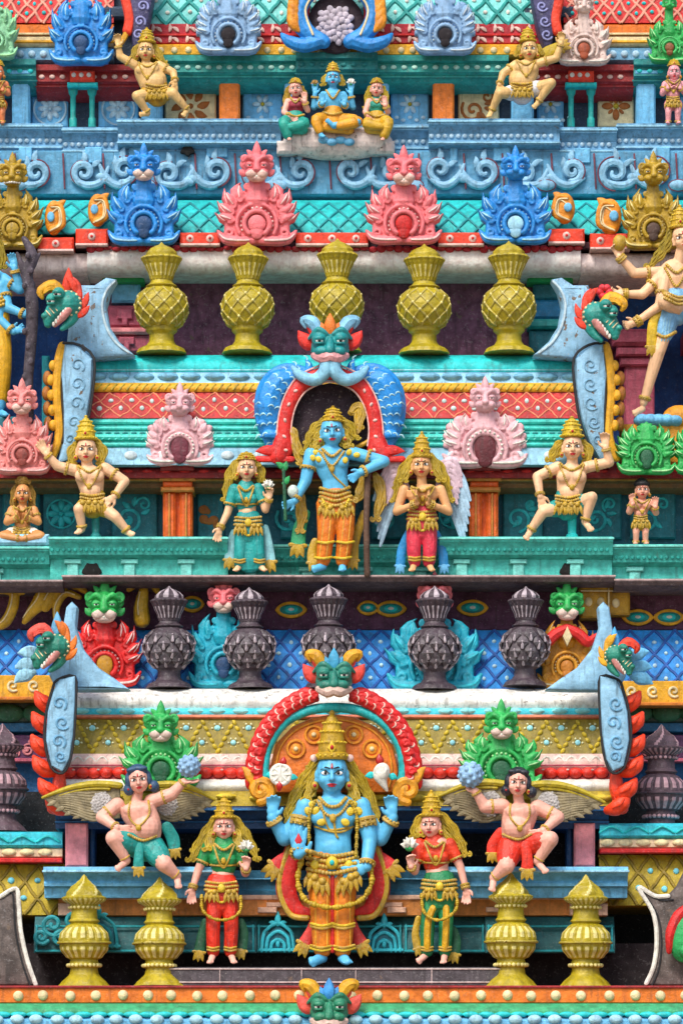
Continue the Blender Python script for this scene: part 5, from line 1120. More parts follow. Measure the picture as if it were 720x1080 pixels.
mb = MB(); mb.ell((720, 990, 2), (17, 26, 14)); mb.ell((724, 1004, 12), (10, 8, 8)); t.part('green_face', mb, [GREEN], rm=.8); mb = MB(); mb.ctube([(704, 1004, 6), (706, 984, 8), (714, 966, 6), (724, 956, 4)], [3, 6, 6, 3]); t.part('red_brow', mb, [RED])
mk_ = Thing('beast_mask', 'green beast mask with blue crest and red ears on the lowest orange cornice', 'carved beast', (347, 1075, 22)); front_mask(mk_, 347, 1066, 30, 56, paint('#2a7a5c', .36), paint('#d8564a'), paint('#3f8fd0'), paint('#cdb0a4'), horn=YEL)
# ------------------------------------------------------------------ painted plaster figures
GOLDJ = paint('#b8961e', .34, .2, .3, .04, wear=.4); GOLDL = paint('#d8bc4a', .34, .15, .25, .04); RUBY = plain('#a8141c', .25); LIP = plain('#c03038', .4); BROWM = plain('#14120f', .6); EYEW = plain('#f4f1ea', .3); EYEB = plain('#0d0c0d', .25)
SK_BLUE = paint('#62b4de', .4, .12, .18, .03, .12, wear=.18); SK_PINK = paint('#e6ad9c', .42, .1, .2, .04, .12, wear=.18); SK_PALE = paint('#e8bd98', .42, .1, .25, .06, .12, wear=.18); SK_ROSE = paint('#e2a48e', .42, .1, .2, .04, .12, wear=.18); SK_GOLD = paint('#d9b47c', .4, .15, .3, .05, .15, wear=.18); SK_TAN = paint('#cf9460', .42, .15, .3, .06, .15)
V = Vector
class Fig(Thing):
    def __init__(s, label, anchor, h, skin, cat_='statue', name='statue', group=None):
        super().__init__(name, label, cat_, anchor, group); s.h = h; s.skin = skin; s.b = MB(); s.d = anchor[2]; s.vox = max(.55, h / 34)
    def p(s, q): return V((q[0], q[1], s.d + (q[2] if len(q) > 2 else 0)))
    def torso(s, pts, rad, flat=.62): s.b.tube(cat([s.p(q) for q in pts], 4), rad, 18, flat, flatdir=V((0, 0, 1))) ; return s
    def limb(s, pts, rad): s.b.tube([V(q) for q in cat([s.p(q) for q in pts], 3)], rad, 12); [s.b.ell(s.p(q), lerp_list(rad, len(pts))[i] * .98) for i, q in enumerate(pts)]; return s
    def ell(s, q, r): s.b.ell(s.p(q), r); return s
    def head(s, x, y, w=0, tilt=0, h=None, yaw=0):
        h = h or s.h; s.hd = (x, y, w, tilt, h, yaw); M = Matrix.Rotation(R(-tilt), 3, 'Z') @ Matrix.Rotation(R(yaw), 3, 'Y'); c = s.p((x, y, w)); b = s.b; s.M = M; s.hc = c
        def E(o, r): b.ell(c + M @ (V(o) * h), V(r) * h, M)
        E((0, -.08, -.02), (.37, .42, .38)); E((0, .15, .04), (.335, .32, .31)); E((0, .40, .13), (.14, .09, .13))
        for k in (-1, 1): E((k*.18, .16, .20), (.14, .14, .12)); E((k*.37, .04, -.02), (.05, .13, .09)); E((k*.38, .17, 0), (.05, .06, .05))
        b.tube([c + M @ (V((0, -.04, .35)) * h), c + M @ (V((0, .16, .42)) * h)], [h*.035, h*.065], 8); E((-.045, .17, .37), (.04, .035, .05)); E((.045, .17, .37), (.04, .035, .05))
        E((0, -.1, .30), (.26, .05, .08)); E((0, .28, .30), (.12, .035, .06)); E((0, .32, .29), (.09, .035, .06))
        return s
    def hand(s, x, y, w, ang, n=(0, 0, 1), curl=18, thumb=1, size=None, spread=7, tcurl=0):
        L = size or s.h * .66; b = s.b; c = s.p((x, y, w)); dr = V((cos(R(ang)), -sin(R(ang)), 0)); n = V(n).normalized(); dr = (dr - n * dr.dot(n)).normalized(); sd = dr.cross(n) * thumb
        Mx = Matrix((dr, sd, n)).transposed()
        b.ell(c + dr*L*.24, (L*.28, L*.23, L*.12), Mx); b.ell(c + dr*L*.1 + sd*L*.1, (L*.16, L*.11, L*.12), Mx)
        r = max(.075 * L, 1.15 * s.vox)
        for i in range(4):
            o = (1.5 - i) * L * .125; ln = (.44, .50, .47, .37)[i] * L; a0 = (1.5 - i) * spread; base = c + dr*L*.42 + sd*o
            f = (dr * cos(R(a0)) + sd * sin(R(a0))).normalized(); pts = [base]; cur = f
            for k, seg in enumerate((.42, .33, .25)):
                th = R(curl * (k + .4)); cur = f * cos(th) + n * sin(th); pts.append(pts[-1] + cur * ln * seg)
            b.tube(pts, [r*1.05, r, r*.95, r*.75], 8)
        tb = c + dr*L*.08 + sd*L*.18; t1 = (dr*.6 + sd*.8 + n*.15).normalized(); t2 = (dr*.92 + sd*(.35 - tcurl) + n*.3).normalized()
        b.tube([tb, tb + t1*L*.2, tb + t1*L*.2 + t2*L*.2], [r*1.25, r*1.15, r*.85], 8); return s
    def foot(s, a, t, wd=None):
        """from ankle a to toe tip t"""
        h = s.h; A = s.p(a); T = s.p(t); u = (T - A); L = max(u.length, h*.3); u.normalize(); r = h * .13
        b = s.b; b.ell(A + V((0, h*.06, -h*.06)), (r*.95, r*.9, r)); b.tube([A + V((0, h*.05, 0)), A.lerp(T, .55) + V((0, h*.02, 0)), T], [r*.95, r*1.0, r*.75], 10, .8)
        sd = V((-u.y, u.x, 0)); sd = V((1, 0, 0)) if abs(u.z) > .6 else sd.normalized() 
        for i in range(5): o = (i - 2) * r*.42; b.tube([T + sd*o - u*r*.4, T + sd*o + u*r*(.55 - .12*abs(i - 1))], [r*.27, r*.22], 7)
        return s
    def done(s, name='body'):
        s.body = s.part(name, s.b, [s.skin], rm=s.vox, smooth=1, keep=True); return s
    def face(s, skin_lip=LIP, tilak=True, mark=None):
        x, y, w, tilt, h, yaw = s.hd; M = s.M
        def at(o, off=0):
            q = s.hc + M @ (V(o) * h); d = s.hit(q.x, q.y, q.z); return V((q.x, q.y, d + off))
        for k in (-1, 1):
            mb = MB(); q = at((k*.155, .015, .3)); mb.ell(q, (h*.10, h*.05, h*.035), M); mb.mat(1).ell(q + V((0, -h*.004, h*.02)), (h*.042, h*.046, h*.03), M, 10, 6); e = s.part('eye', mb, [EYEW, EYEB], parent=s.body)
            mb = MB(); mb.tube([at((k*u, v, .3), h*.012) for u, v in ((.05, -.095), (.15, -.125), (.27, -.07))], [h*.012, h*.019, h*.008], 6); mb.tube([at((k*u, v, .3), h*.015) for u, v in ((.055, .03), (.15, -.045), (.27, .005))], [h*.009, h*.013, h*.007], 6); s.part('eyebrow', mb, [BROWM], parent=s.body)
        mb = MB(); mb.tube([at((u, .29 - .012*(1 - abs(u)*8 if abs(u) < .1 else 0), .3), h*.006) for u in (-.105, -.05, 0, .05, .105)], [h*.012, h*.022, h*.02, h*.022, h*.012], 7); mb.tube([at((u, .325, .3), h*.004) for u in (-.07, 0, .07)], [h*.016, h*.032, h*.016], 7); s.part('lips', mb, [skin_lip], parent=s.body)
        if tilak: mb = MB(); mb.tube([at((0, -.2, .3), h*.01), at((0, -.11, .3), h*.01)], [h*.02, h*.032], 7); s.part('forehead_mark', mb, [RUBY], parent=s.body)
    def cloth(s, name, parts, mat, keep=True, pleat=None, smooth=2):
        """parts: (points, radii, flat) tubes merged to one garment"""
        mb = MB()
        for pt in parts: mb.tube(cat([s.p(q) for q in pt[0]], 4), pt[1], 14, pt[2] if len(pt) > 2 else .9)
        o = s.part(name, mb, [mat], rm=s.vox, smooth=smooth, keep=keep); return o
    def rope(s, name, pts, r, mat=None, bead=0, off=None, n=5, parent=None, mb=None, dd=None):
        own = mb is None; mb = mb or MB(); dr = s.drape(pts, r*.5 if off is None else off, s.d if dd is None else s.d + dd, n)
        if bead:
            for q in resample(dr, r * bead): mb.bead(q, r)
        else: mb.tube(dr, r, 7)
        return s.part(name, mb, [mat or GOLDJ], parent=parent) if own else mb
    def free(s, name, pts, r, mat, seg=8, flat=1, bead=0, n=5, parent=None):
        mb = MB(); c = cat([s.p(q) for q in pts], n)
        if bead: [mb.bead(q, r * (1 + .25 * sin(i * 1.7))) for i, q in enumerate(resample(c, r * bead))]
        else: mb.tube(c, r, seg, flat)
        return s.part(name, mb, [mat], parent=parent)
    def ring(s, name, p, q, t, r, th, mat=None, beads=True):
        a, b = s.p(p), s.p(q); c = a.lerp(b, t); ax = (b - a).normalized(); u = ax.cross(V((0, 0, 1)));
        u = V((1, 0, 0)) if u.length < .1 else u.normalized(); v = ax.cross(u); mb = MB(); n = 20
        mb.tube([c + (u*cos(2*PI*i/n) + v*sin(2*PI*i/n)) * r for i in range(n)], th, 6, 1, True)
        if beads: [mb.bead(c + ax*th*1.1 + (u*cos(2*PI*i/12) + v*sin(2*PI*i/12)) * r, th*.75) for i in range(12)]
        return s.part(name, mb, [mat or GOLDJ])
    def bangles(s, arms, th=None):
        th = th or s.h * .045
        for p, q, t, r in arms: s.ring('armlet' if t < .5 else 'bracelet', p, q, t, r, th)
    def crown(s, x, y0, y1, rb, w=0, mat=None, tilt=0, squat=.95):
        mat = mat or GOLDJ; H = y0 - y1; Y = lambda t: y0 - H*t; c = s.d + w; mb = MB()
        pr = [(rb*1.02, Y(0)), (rb*1.12, Y(.04)), (rb*1.12, Y(.12)), (rb*.95, Y(.15)), (rb*.92, Y(.3)), (rb*.98, Y(.33)), (rb*.84, Y(.36)), (rb*.78, Y(.52)), (rb*.84, Y(.55)), (rb*.68, Y(.58)), (rb*.6, Y(.7)), (rb*.64, Y(.73)), (rb*.44, Y(.76)), (rb*.34, Y(.84)), (rb*.14, Y(.9)), (rb*.2, Y(.94)), (rb*.12, Y(.98)), (.05, Y(1))]
        mb.lathe(x, c, dense(pr, max(.5, H/60)), 30, lambda th, i, yy: 1 + .03*sin(th*10), squat); mb.mat(1)
        for t, k in ((.08, 1.13), (.345, .94), (.565, .8), (.735, .62)): [mb.bead((x + rb*k*cos(2*PI*i/16), Y(t), c + rb*k*sin(2*PI*i/16)*squat), rb*.085) for i in range(16)]
        o = s.part('crown', mb, [mat, GOLDL]); mb = MB(); mb.plate([(x, Y(.4)), (x + rb*.3, Y(.22)), (x, Y(.1)), (x - rb*.3, Y(.22))], c, c + rb*1.08, rb*.12); mb.mat(1).ell((x, Y(.23), c + rb*1.08), (rb*.13, rb*.16, rb*.1)); s.part('crown_jewel', mb, [GOLDL, RUBY], parent=o)
        if tilt: pass
        return o
    def earrings(s, dx=None, drop=.3, m=None):
        x, y, w, tilt, h, yaw = s.hd
        for k in (-1, 1): mb = MB(); q = s.hc + s.M @ (V((k*.41, drop, .02)) * h); mb.ell(q, (h*.09, h*.11, h*.09)); mb.mat(1).ell(q + V((0, 0, h*.07)), h*.045); s.part('earring', mb, [m or GOLDJ, RUBY])
    def locks(s, name, paths, r, mat, curl=True):
        """curly hair or gold tassels: knobbly ropes with side curls"""
        mb = MB()
        for k, pth in enumerate(paths):
            c = cat([s.p(q) for q in pth], 6); n = len(c); mb.tube(c, [r*.9, r*1.25, r*1.3, r*.95, r*.3], 10, .6)
            for j in range(5):
                o = (j - 2) * .5; ph = rnd.uniform(0, 6); pts = []
                for i, q in enumerate(c):
                    u = (c[min(i+1, n-1)] - c[max(i-1, 0)]); u.normalize(); sd = V((-u.y, u.x, 0)); f = i / (n - 1); env = .35 + .65 * sin(PI * min(1, f * .85 + .15))
                    pts.append(q + sd * (o * r * env * 1.15 + sin(i * 1.15 + ph) * r * .2) + V((0, 0, r * (.62 - .12 * abs(j - 2)))))
                mb.tube(pts, [r*.26, r*.36, r*.34, r*.15], 6)
            if curl:
                e = c[-1]; [mb.spiral(e.x + g*r*.7, e.y - r*.3, e.z + r*.4, r*.75, r*.15, 1.2, rnd.uniform(0, 6), r*.27, 6, 12, flip=g) for g in (-1, 1)]
                for i in range(3, n - 2, 5): g = 1 if (i // 5 + k) % 2 else -1; q = c[i]; mb.spiral(q.x + g*r*1.15, q.y + r*.3, q.z + r*.2, r*.55, r*.12, 1.1, rnd.uniform(0, 6), r*.24, 6, 10, flip=g)
        return s.part(name, mb, [mat])
    def lotus(s, name, x, y, w, r, mat, mc=None):
        mb = MB()
        for ringn, (k, el) in enumerate(((6, 10), (6, 40), (4, 70))):
            for i in range(k):
                a = 2*PI*(i + .5*ringn)/k; dr = V((cos(a)*cos(R(el)), -sin(R(el)), sin(a)*cos(R(el)))); q = s.p((x, y, w)); mb.tube([q, q + dr*r*.6, q + dr*r*1.1], [r*.25, r*.42, r*.08], 8, .5, flatdir=dr.cross(V((0, 1, 0))) if abs(dr.y) < .95 else None)
        o = s.part(name, mb, [mat])
        mb = MB(); mb.ell(s.p((x, y + r*.35, w)), (r*.55, r*.35, r*.55)); s.part('calyx', mb, [mc or GREEN], parent=o); return o
    def tassels(s, pts, ln, r, mat=None, name='tassel'):
        mb = MB()
        for x, y in pts:
            d = s.hit(x, y, s.d); mb.ell((x, y, d + r*.4), r*.9)
            for k in (-1, 0, 1): mb.leaf(x + k*r*.5, y, d + r*.3, 270 + k*24, ln, r*.62, -k*12, r*.5)
        return s.part(name, mb, [mat or GOLDJ])
    def pleats(s, lines, r, mat, name='pleat'):
        mb = MB(); [mb.tube(s.drape(l, -r*.1, s.d), r, 6, .7) for l in lines]; return s.part(name, mb, [mat])
    def sash(s, pts, wd, mat, tip=None, tipmat=None, w=None):
        mb = MB(); c = cat([s.p(q) for q in pts], 6); mb.tube(c, wd, 10, .4); o = s.part('sash', mb, [mat])
        mb = MB(); e = c[-1]; u = (c[-1] - c[-3]).normalized(); a = math.degrees(math.atan2(-u.y, u.x)); wm = wd if isinstance(wd, (int, float)) else wd[-1]
        for k in (-1, 0, 1): mb.leaf(e.x - u.x*wm*.4, e.y - u.y*wm*.4, e.z + 1, a + k*24, wm*2.1, wm*.55, 0, wm*.3)
        mb.tube([e + V((-u.y, u.x, .1))*wm, e - V((-u.y, u.x, -.1))*wm], wm*.3, 7); s.part('sash_tip', mb, [tipmat or GOLDJ], parent=o)
# ---- four-armed blue statue, the largest figure
F = Fig('large four-armed blue statue in tall gold crown before the red flame arch', (350, 1020, -46), 44, SK_BLUE)
F.torso([(350, 922), (351, 900), (351, 880), (352, 862), (351, 847), (350, 838)], [24, 20, 19, 24, 25, 9])
F.ell((338, 862, 9), (12, 9, 6)).ell((364, 862, 9), (12, 9, 6)).ell((351, 895, 5), (15, 13, 9))
F.limb([(350, 846, 0), (350, 832, 1)], [10, 9.5]); F.head(350, 816, 4)
LS, LE, LW = (322, 850, 0), (313, 882, 2), (315, 902, 24); F.limb([LS, LE], [10, 8.2]); F.limb([LE, LW], [8.2, 6]); F.hand(315.5, 903, 26, 92, (0, 0, 1), 6, -1, 32)
RS, RE, RW = (381, 850, 0), (390, 886, 4), (386, 915, 16); F.limb([RS, RE], [10, 8.2]); F.limb([RE, RW], [8, 6]); F.hand(385, 917, 17, 196, (-.1, .1, -1), 8, 1, 28)
BLS, BLE, BLW = (322, 852, -8), (300, 884, -8), (287, 862, -2); F.limb([BLS, BLE], [9, 8.5]); F.limb([BLE, BLW], [8.5, 6]); F.hand(286.5, 861, 0, 84, (0, 0, 1), 22, -1, 26)
BRS, BRE, BRW = (381, 852, -8), (401, 884, -8), (414, 862, -2); F.limb([BRS, BRE], [9, 8.5]); F.limb([BRE, BRW], [8.5, 6]); F.hand(414, 861, 0, 96, (0, 0, 1), 22, 1, 26)
F.limb([(340, 922), (339, 957, 3), (340, 1003)], [14, 10, 7]); F.limb([(361, 922), (362, 957, 3), (361, 1003)], [14, 10, 7])
F.foot((340, 1008, 1), (329, 1015, 10)); F.foot((361, 1008, 1), (366, 1015, 13)); F.done(); F.face()
mb = MB(); q = F.hit(315, 888, -20); mb.plate([(315, 880), (319, 888), (315, 896), (311, 888)], q - 2, q + 1, .6); F.part('palm_mark', mb, [LIP])
F.cloth('trousers', [([(340, 918), (339, 957, 3), (340, 1001)], [17, 12.5, 10]), ([(361, 918), (362, 957, 3), (361, 1001)], [17, 12.5, 10]), ([(350, 908), (350, 930)], [22, 21], .66)], paint('#e08418', .36))
F.pleats([[(x + 1, 925), (x, 957), (x, 998)] for x in (333, 345, 356, 369)], 1.0, paint('#e9a848')); F.pleats([[(350.5, 925), (350.5, 1003)]], 2.6, paint('#c02a1c'), 'centre_pleat')
for y, m_ in ((975, GOLDL), (978, GOLDJ), (998, GOLDJ), (1001, GOLDL)):
    mb = MB(); [F.rope('', [(x - 12, y - 1), (x, y + 2), (x + 12, y - 1)], 1.5, mb=mb) for x in (339.5, 361.5)]; F.part('hem_band', mb, [m_])
mb = MB(); [F.rope('', [(324 + k*.3, 899 + k*6), (350, 904 + k*6), (377 - k*.3, 899 + k*6)], 2.6, bead=1.5, mb=mb) for k in range(4)]; F.part('girdle', mb, [GOLDJ], keep=True)
mb = MB(); mb.ell((350, 911, F.hit(350, 911) + 1), (6.5, 7, 4)); [mb.ell((350 + 18*k, 912 + 1, F.hit(350 + 18*k, 912) + 1), (4.5, 5, 3)) for k in (-1, 1)]; mb.mat(1).ell((350, 911, F.hit(350, 911) + 5), (2.5, 3, 2)); F.part('buckle', mb, [GOLDL, TURQ])
F.tassels([(332, 926), (340, 930), (362, 930), (370, 926)], 16, 5); F.tassels([(327, 924), (375, 924)], 13, 4.5)
F.free('garland', [(318, 908, 12), (314, 930, 14), (322, 950, 17), (340, 957, 20), (352, 958, 21), (366, 956, 20), (382, 949, 17), (392, 930, 14), (388, 905, 12)], 2.9, paint('#b5982a', .4), bead=1.2)
for k, c in ((-1, 350), (1, 352)):
    mb = MB(); mb.tube(cat([F.p(q) for q in [(c + k*36, 880, -16), (c + k*46, 915, -16), (c + k*48, 940, -16), (c + k*38, 958, -14), (c + k*24, 962, -12)]], 6), [8, 11, 11, 8, 4], 10, .45); o = F.part('side_drape', mb, [paint('#c42a24')])
    mb = MB(); mb.tube(cat([F.p(q) for q in [(c + k*40, 880, -14), (c + k*53, 915, -14), (c + k*55, 940, -14), (c + k*44, 964, -12), (c + k*26, 968, -10)]], 6), 3.2, 8); F.part('gold_edge', mb, [GOLDJ], parent=o)
    F.sash([(c + k*34, 900, -14), (c + k*48, 903, -15), (c + k*60, 914, -14)], [5, 6, 9], paint('#cc3434'))
    F.sash([(c + k*18, 968, -10), (c + k*22, 982, -10), (c + k*29, 996, -8)], [4, 6, 8], paint('#c23a34'))
mb = MB(); [F.rope('', p_, r_, mb=mb, bead=b_) for p_, r_, b_ in (([(337, 842), (344, 850), (351, 852), (358, 850), (365, 842)], 2.2, 1.5), ([(334, 845), (342, 858), (351, 862), (360, 858), (369, 845)], 1.8, 1.6))]; mb.ell((351, 864, F.hit(351, 864) + 1), (3.5, 5, 3)); F.part('necklace', mb, [GOLDJ])
mb = MB(); F.rope('', [(338, 846), (345, 872), (352, 876), (368, 873)], 1.1, mb=mb); F.rope('', [(332, 872), (346, 877), (360, 878), (372, 872)], 1.3, mb=mb); F.rope('', [(352, 866), (354, 880), (356, 884)], 1.3, mb=mb); F.part('chest_cord', mb, [GOLDJ])
for k in (-1, 1): F.free('long_garland', [(351 + k*19, 846, 14), (351 + k*25, 862, 14), (351 + k*25, 885, 13), (351 + k*24, 904, 15)], 1.9, paint('#b5982a', .4), bead=1.3)
mb = MB(); [mb.ell((x, y, F.hit(x, y, F.d + 10) + .5), (5, 4, 2), Matrix.Rotation(i, 3, 'Z')) for i, (x, y) in enumerate(((330, 849), (325, 856), (333, 856), (372, 849), (378, 856), (369, 857), (339, 868), (364, 868)))]; F.part('shoulder_ornament', mb, [GOLDL])
F.bangles([(LS, LE, .55, 10), (LS, LE, .42, 10.4), (RS, RE, .55, 10), (RS, RE, .42, 10.4), (RE, RW, .85, 7.6), (BLE, BLW, .8, 7.8), (BRE, BRW, .8, 7.8), (LE, LW, .9, 7.6)], 2.2)
for k in (-1, 1): mb = MB(); q = V(LS if k < 0 else RS).lerp(V(LE if k < 0 else RE), .48); rosette(mb, q.x, q.y, F.d + 11, 6, 8, 0, 1); F.part('arm_ornament', mb, [GOLDJ, RUBY])
F.crown(350, 802, 749, 15.5, 4); F.earrings(); mb = MB(); [mb.ell((350 + k*19, 800, F.d + 6), (4, 4, 3)) for k in (-1, 1)]; F.part('ear_flower', mb, [PINKW])
F.locks('hair', [[(350 + k*15, 800, -6), (350 + k*27, 818, -8), (350 + k*38, 838, -10), (350 + k*46, 858, -10), (350 + k*44, 868, -8)] for k in (-1, 1)] + [[(350 + k*15, 815, -2), (350 + k*22, 832, 0), (350 + k*27, 846, 4)] for k in (-1, 1)], 4.3, paint('#ad9426', .36))
def wheel(F, x, y, w, r):
    t = Thing('discus', 'white spoked discus with red flames in a raised hand of the four-armed statue', 'emblem', (x, y, F.d + w)); mb = MB(); d = F.d + w
    mb.tube([(x + r*cos(2*PI*i/24), y + r*sin(2*PI*i/24), d) for i in range(24)], r*.24, 8, 1, True); mb.ell((x, y, d), (r*.9, r*.9, r*.3)); [mb.tube([(x, y, d + r*.2), (x + r*cos(a), y + r*sin(a), d + r*.2)], r*.1, 6) for a in [2*PI*i/8 for i in range(8)]]; t.part('wheel', mb, [WHITE])
    mb = MB(); mb.leaf(x + 2, y - r, d, 80, r*.9, r*.4); mb.leaf(x - 1, y + r*.9, d + 2, 265, r*.9, r*.35); t.part('flame', mb, [RUBY]); mb = MB(); mb.leaf(x + r, y + 2, d, -10, r*.8, r*.35); mb.leaf(x - r, y, d, 190, r*.6, r*.35); t.part('ribbon', mb, [TURQ])
wheel(F, 296, 817, 6, 10)
t = Thing('conch', 'white conch with red flame held in the raised hand on the green-trousered statue side', 'emblem', (403, 817, F.d + 6)); mb = MB(); d = F.d + 6
mb.ell((402, 815, d), (9, 11, 8), Matrix.Rotation(.3, 3, 'Z')); mb.tube([(402, 822, d), (408, 834, d)], [6, 1.5], 10); mb.spiral(401, 812, d + 6, 6, 1, 1.6, 0, 1.8); t.part('shell', mb, [WHITE], rm=.8); mb = MB(); mb.leaf(401, 806, d, 100, 11, 4.5); t.part('flame', mb, [RUBY]); mb = MB(); mb.leaf(394, 817, d, 190, 9, 4); mb.leaf(411, 818, d, -20, 8, 4); t.part('ribbon', mb, [TURQ])

# ---- standing consort figures
def lady(label, A, h, skin, head, sh, arms, hips, legs, bl, tr, crown, hairp, flower, stripe=None, hairm=None, yaw=0, wing=None, skirt=False, sash=None, belly=True, sleeves=True, tilt=0, girdle=2, cr=True, bust=True):
    F = Fig(label, A, h, skin); (hx, hy) = head; (lx, ly), (rx, ry) = sh; cx = (lx + rx) / 2; (px, py, hw) = hips; sw = (rx - lx) / 2; ty = (ly + ry) / 2
    wx, wy = (cx*.45 + px*.55), ty + (py - ty) * .62; bx, by = cx*.8 + px*.2, ty + (py - ty) * .3
    F.torso([(px, py + h*.1), (px, py - h*.1), (wx, wy), (bx, by), (cx, ty + h*.06), (hx, ty - h*.08)], [hw, hw*.92, hw*.66, sw*.82, sw*.86, h*.2], .66)
    F.limb([(cx, ty, 0), (hx, hy + h*.3, 1)], [h*.2, h*.19]); F.head(hx, hy, 3, tilt, yaw=yaw)
    for (S_, E_, W_, ha, hn, cu, th) in arms:
        F.limb([S_, E_], [h*.2, h*.165]); F.limb([E_, W_], [h*.165, h*.115]); F.hand(W_[0], W_[1], W_[2], ha, hn, cu, th)
    if bust: F.ell((bx - sw*.42, by + h*.02, h*.3), (h*.2, h*.2, h*.18)).ell((bx + sw*.42, by + h*.02, h*.3), (h*.2, h*.2, h*.18))
    F.ell((wx, wy + h*.1, h*.13), (hw*.5, h*.22, h*.2))
    for (H_, K_, N_, T_) in legs:
        F.limb([H_, K_, N_], [h*.3, h*.22, h*.15]); F.foot(N_, T_)
    F.done(); F.face()
    if bl:
        pts = [([(bx, by + h*.2), (bx, by), (cx, ty + h*.1), (cx, ty - h*.02)], [sw*.84, sw*.9, sw*.93, sw*.7], .72)]
        if sleeves: pts += [([a[0], tuple(V(a[0]).lerp(V(a[1]), .62))], [h*.25, h*.23]) for a in arms]
        if bust: pts += [([(bx + k*sw*.42, by + h*.03, h*.3), (bx + k*sw*.42, by + h*.06, h*.3)], h*.23) for k in (-1, 1)]
        F.cloth('blouse', pts, bl)
        mb = MB()
        for a in arms if sleeves else []: 
            q = V(a[0]).lerp(V(a[1]), .62); F.ring('sleeve_trim', a[0], a[1], .62, h*.25, h*.04)
        F.rope('blouse_trim', [(bx - sw*.8, by + h*.24), (bx, by + h*.28), (bx + sw*.8, by + h*.24)], h*.045)
    lp = []
    for (H_, K_, N_, T_) in legs: lp.append(([H_, K_, (N_[0], N_[1] - h*.06, 0)], [h*.36, h*.28, h*.25]))
    lp.append(([(px, py - h*.12), (px, py + h*.4)], [hw*1.06, hw*1.02], .7))
    if skirt: l0, l1 = legs; lp.append(([(px, py + h*.2), (px, (py + l0[2][1]) / 2), ((l0[2][0] + l1[2][0]) / 2, l0[2][1] - h*.1)], [hw*1.0, hw*.95, hw*.9], .5))
    F.cloth('trousers' if not skirt else 'skirt', lp, tr)
    for (H_, K_, N_, T_) in legs:
        if stripe: F.pleats([[(H_[0], H_[1] + h*.5), (K_[0], K_[1]), (N_[0], N_[1] - h*.15)]], h*.13, stripe, 'front_stripe')
        else: F.pleats([[(K_[0] + k*h*.13, K_[1] - h*.7), (K_[0] + k*h*.12, K_[1]), (N_[0] + k*h*.11, N_[1] - h*.15)] for k in (-1, 1)], h*.025, tr if not isinstance(tr, tuple) else tr)
        mb = MB(); [F.rope('', [(N_[0] - h*.22, N_[1] - h*(.12 + k)), (N_[0], N_[1] - h*(.07 + k)), (N_[0] + h*.22, N_[1] - h*(.12 + k))], h*.045, mb=mb) for k in (0, .1)]; F.part('anklet', mb, [GOLDJ])
    mb = MB(); [F.rope('', [(px - hw*(.96 + .04*k), py - h*.28 + k*h*.15), (px, py - h*.2 + k*h*.15), (px + hw*(.96 + .04*k), py - h*.28 + k*h*.15)], h*.062, bead=1.5, mb=mb) for k in range(3)]; F.part('girdle', mb, [GOLDJ], keep=True)
    mb = MB(); mb.ell((px, py - h*.02, F.hit(px, py, F.d) + 1), (h*.15, h*.17, h*.09)); F.part('buckle', mb, [GOLDL])
    F.tassels([(px + k*hw, py + h*.12) for k in (-.75, -.45, .45, .75)], h*.42, h*.12)
    F.rope('waist_swag', [(px - hw*.6, py + h*.1), (px - hw*.3, py + h*.42), (px, py + h*.52), (px + hw*.3, py + h*.42), (px + hw*.6, py + h*.1)], h*.055, GOLDL, bead=1.4)
    mb = MB(); F.rope('', [(cx - sw*.55, ty - h*.05), (cx - sw*.2, ty + h*.14), (cx, ty + h*.18), (cx + sw*.2, ty + h*.14), (cx + sw*.55, ty - h*.05)], h*.06, bead=1.5, mb=mb); F.rope('', [(cx - sw*.62, ty), (bx - sw*.25, by + h*.15), (bx, by + h*.35), (bx + sw*.25, by + h*.15), (cx + sw*.62, ty)], h*.042, mb=mb); mb.ell((bx, by + h*.1, F.hit(bx, by + h*.1, F.d) + 1), (h*.1, h*.13, h*.07)); F.part('necklace', mb, [GOLDJ])
    for a in arms: F.bangles([(a[1], a[2], .8, h*.16), (a[1], a[2], .92, h*.155)], h*.04)
    F.earrings()
    if cr: F.crown(*crown)
    F.locks('hair', hairp, h*.14, hairm or paint('#ad9426', .36))
    if flower: F.lotus(*flower)
    for q in (sash or []): F.sash(*q)
    return F
YELC = paint('#d8a81e', .4)
F = lady('standing lady statue in green blouse and red trousers holding a white lotus bud', (236, 1019, -44), 27.5, SK_PINK, (236.5, 872), ((219, 892), (254, 892)),
    [((220, 893, 0), (209, 918, 0), (203, 938, 5), 266, (.3, 0, 1), 14, -1), ((253, 893, 0), (259, 921, 4), (260, 917, 16), 85, (-.3, 0, 1), 45, 1)], (234, 938, 17),
    [((228, 945), (225, 974, 3), (225, 1005), (222, 1015, 10)), ((241, 945), (244, 974, 3), (243, 1005), (247, 1015, 10))], paint('#1f8a4e', .36), paint('#d83c1c', .36), (236.5, 864, 839, 10.5, 3),
    [[(228, 862, -5), (219, 876, -6), (208, 893, -6), (201, 908, -5)], [(246, 862, -5), (256, 876, -6), (265, 892, -7), (271, 907, -6)], [(226, 875, -2), (222, 886, 1), (219, 897, 6)], [(248, 875, -2), (251, 886, 1), (254, 897, 6)]], ('lotus_bud', 260, 895, 18, 7.5, WHITE), sash=[([(216, 972, -8), (212, 990, -8), (210, 1004, -7)], [4, 5, 6], GREEN_D), ([(254, 972, -8), (257, 985, -8), (254, 1002, -7)], [4, 5, 6], GREEN_D)])
F.free('garland', [(213, 945, 9), (214, 960, 12), (224, 969, 15), (236, 971, 16), (247, 968, 15), (254, 960, 12), (254, 945, 9)], 1.8, paint('#b5982a', .4), bead=1.25)
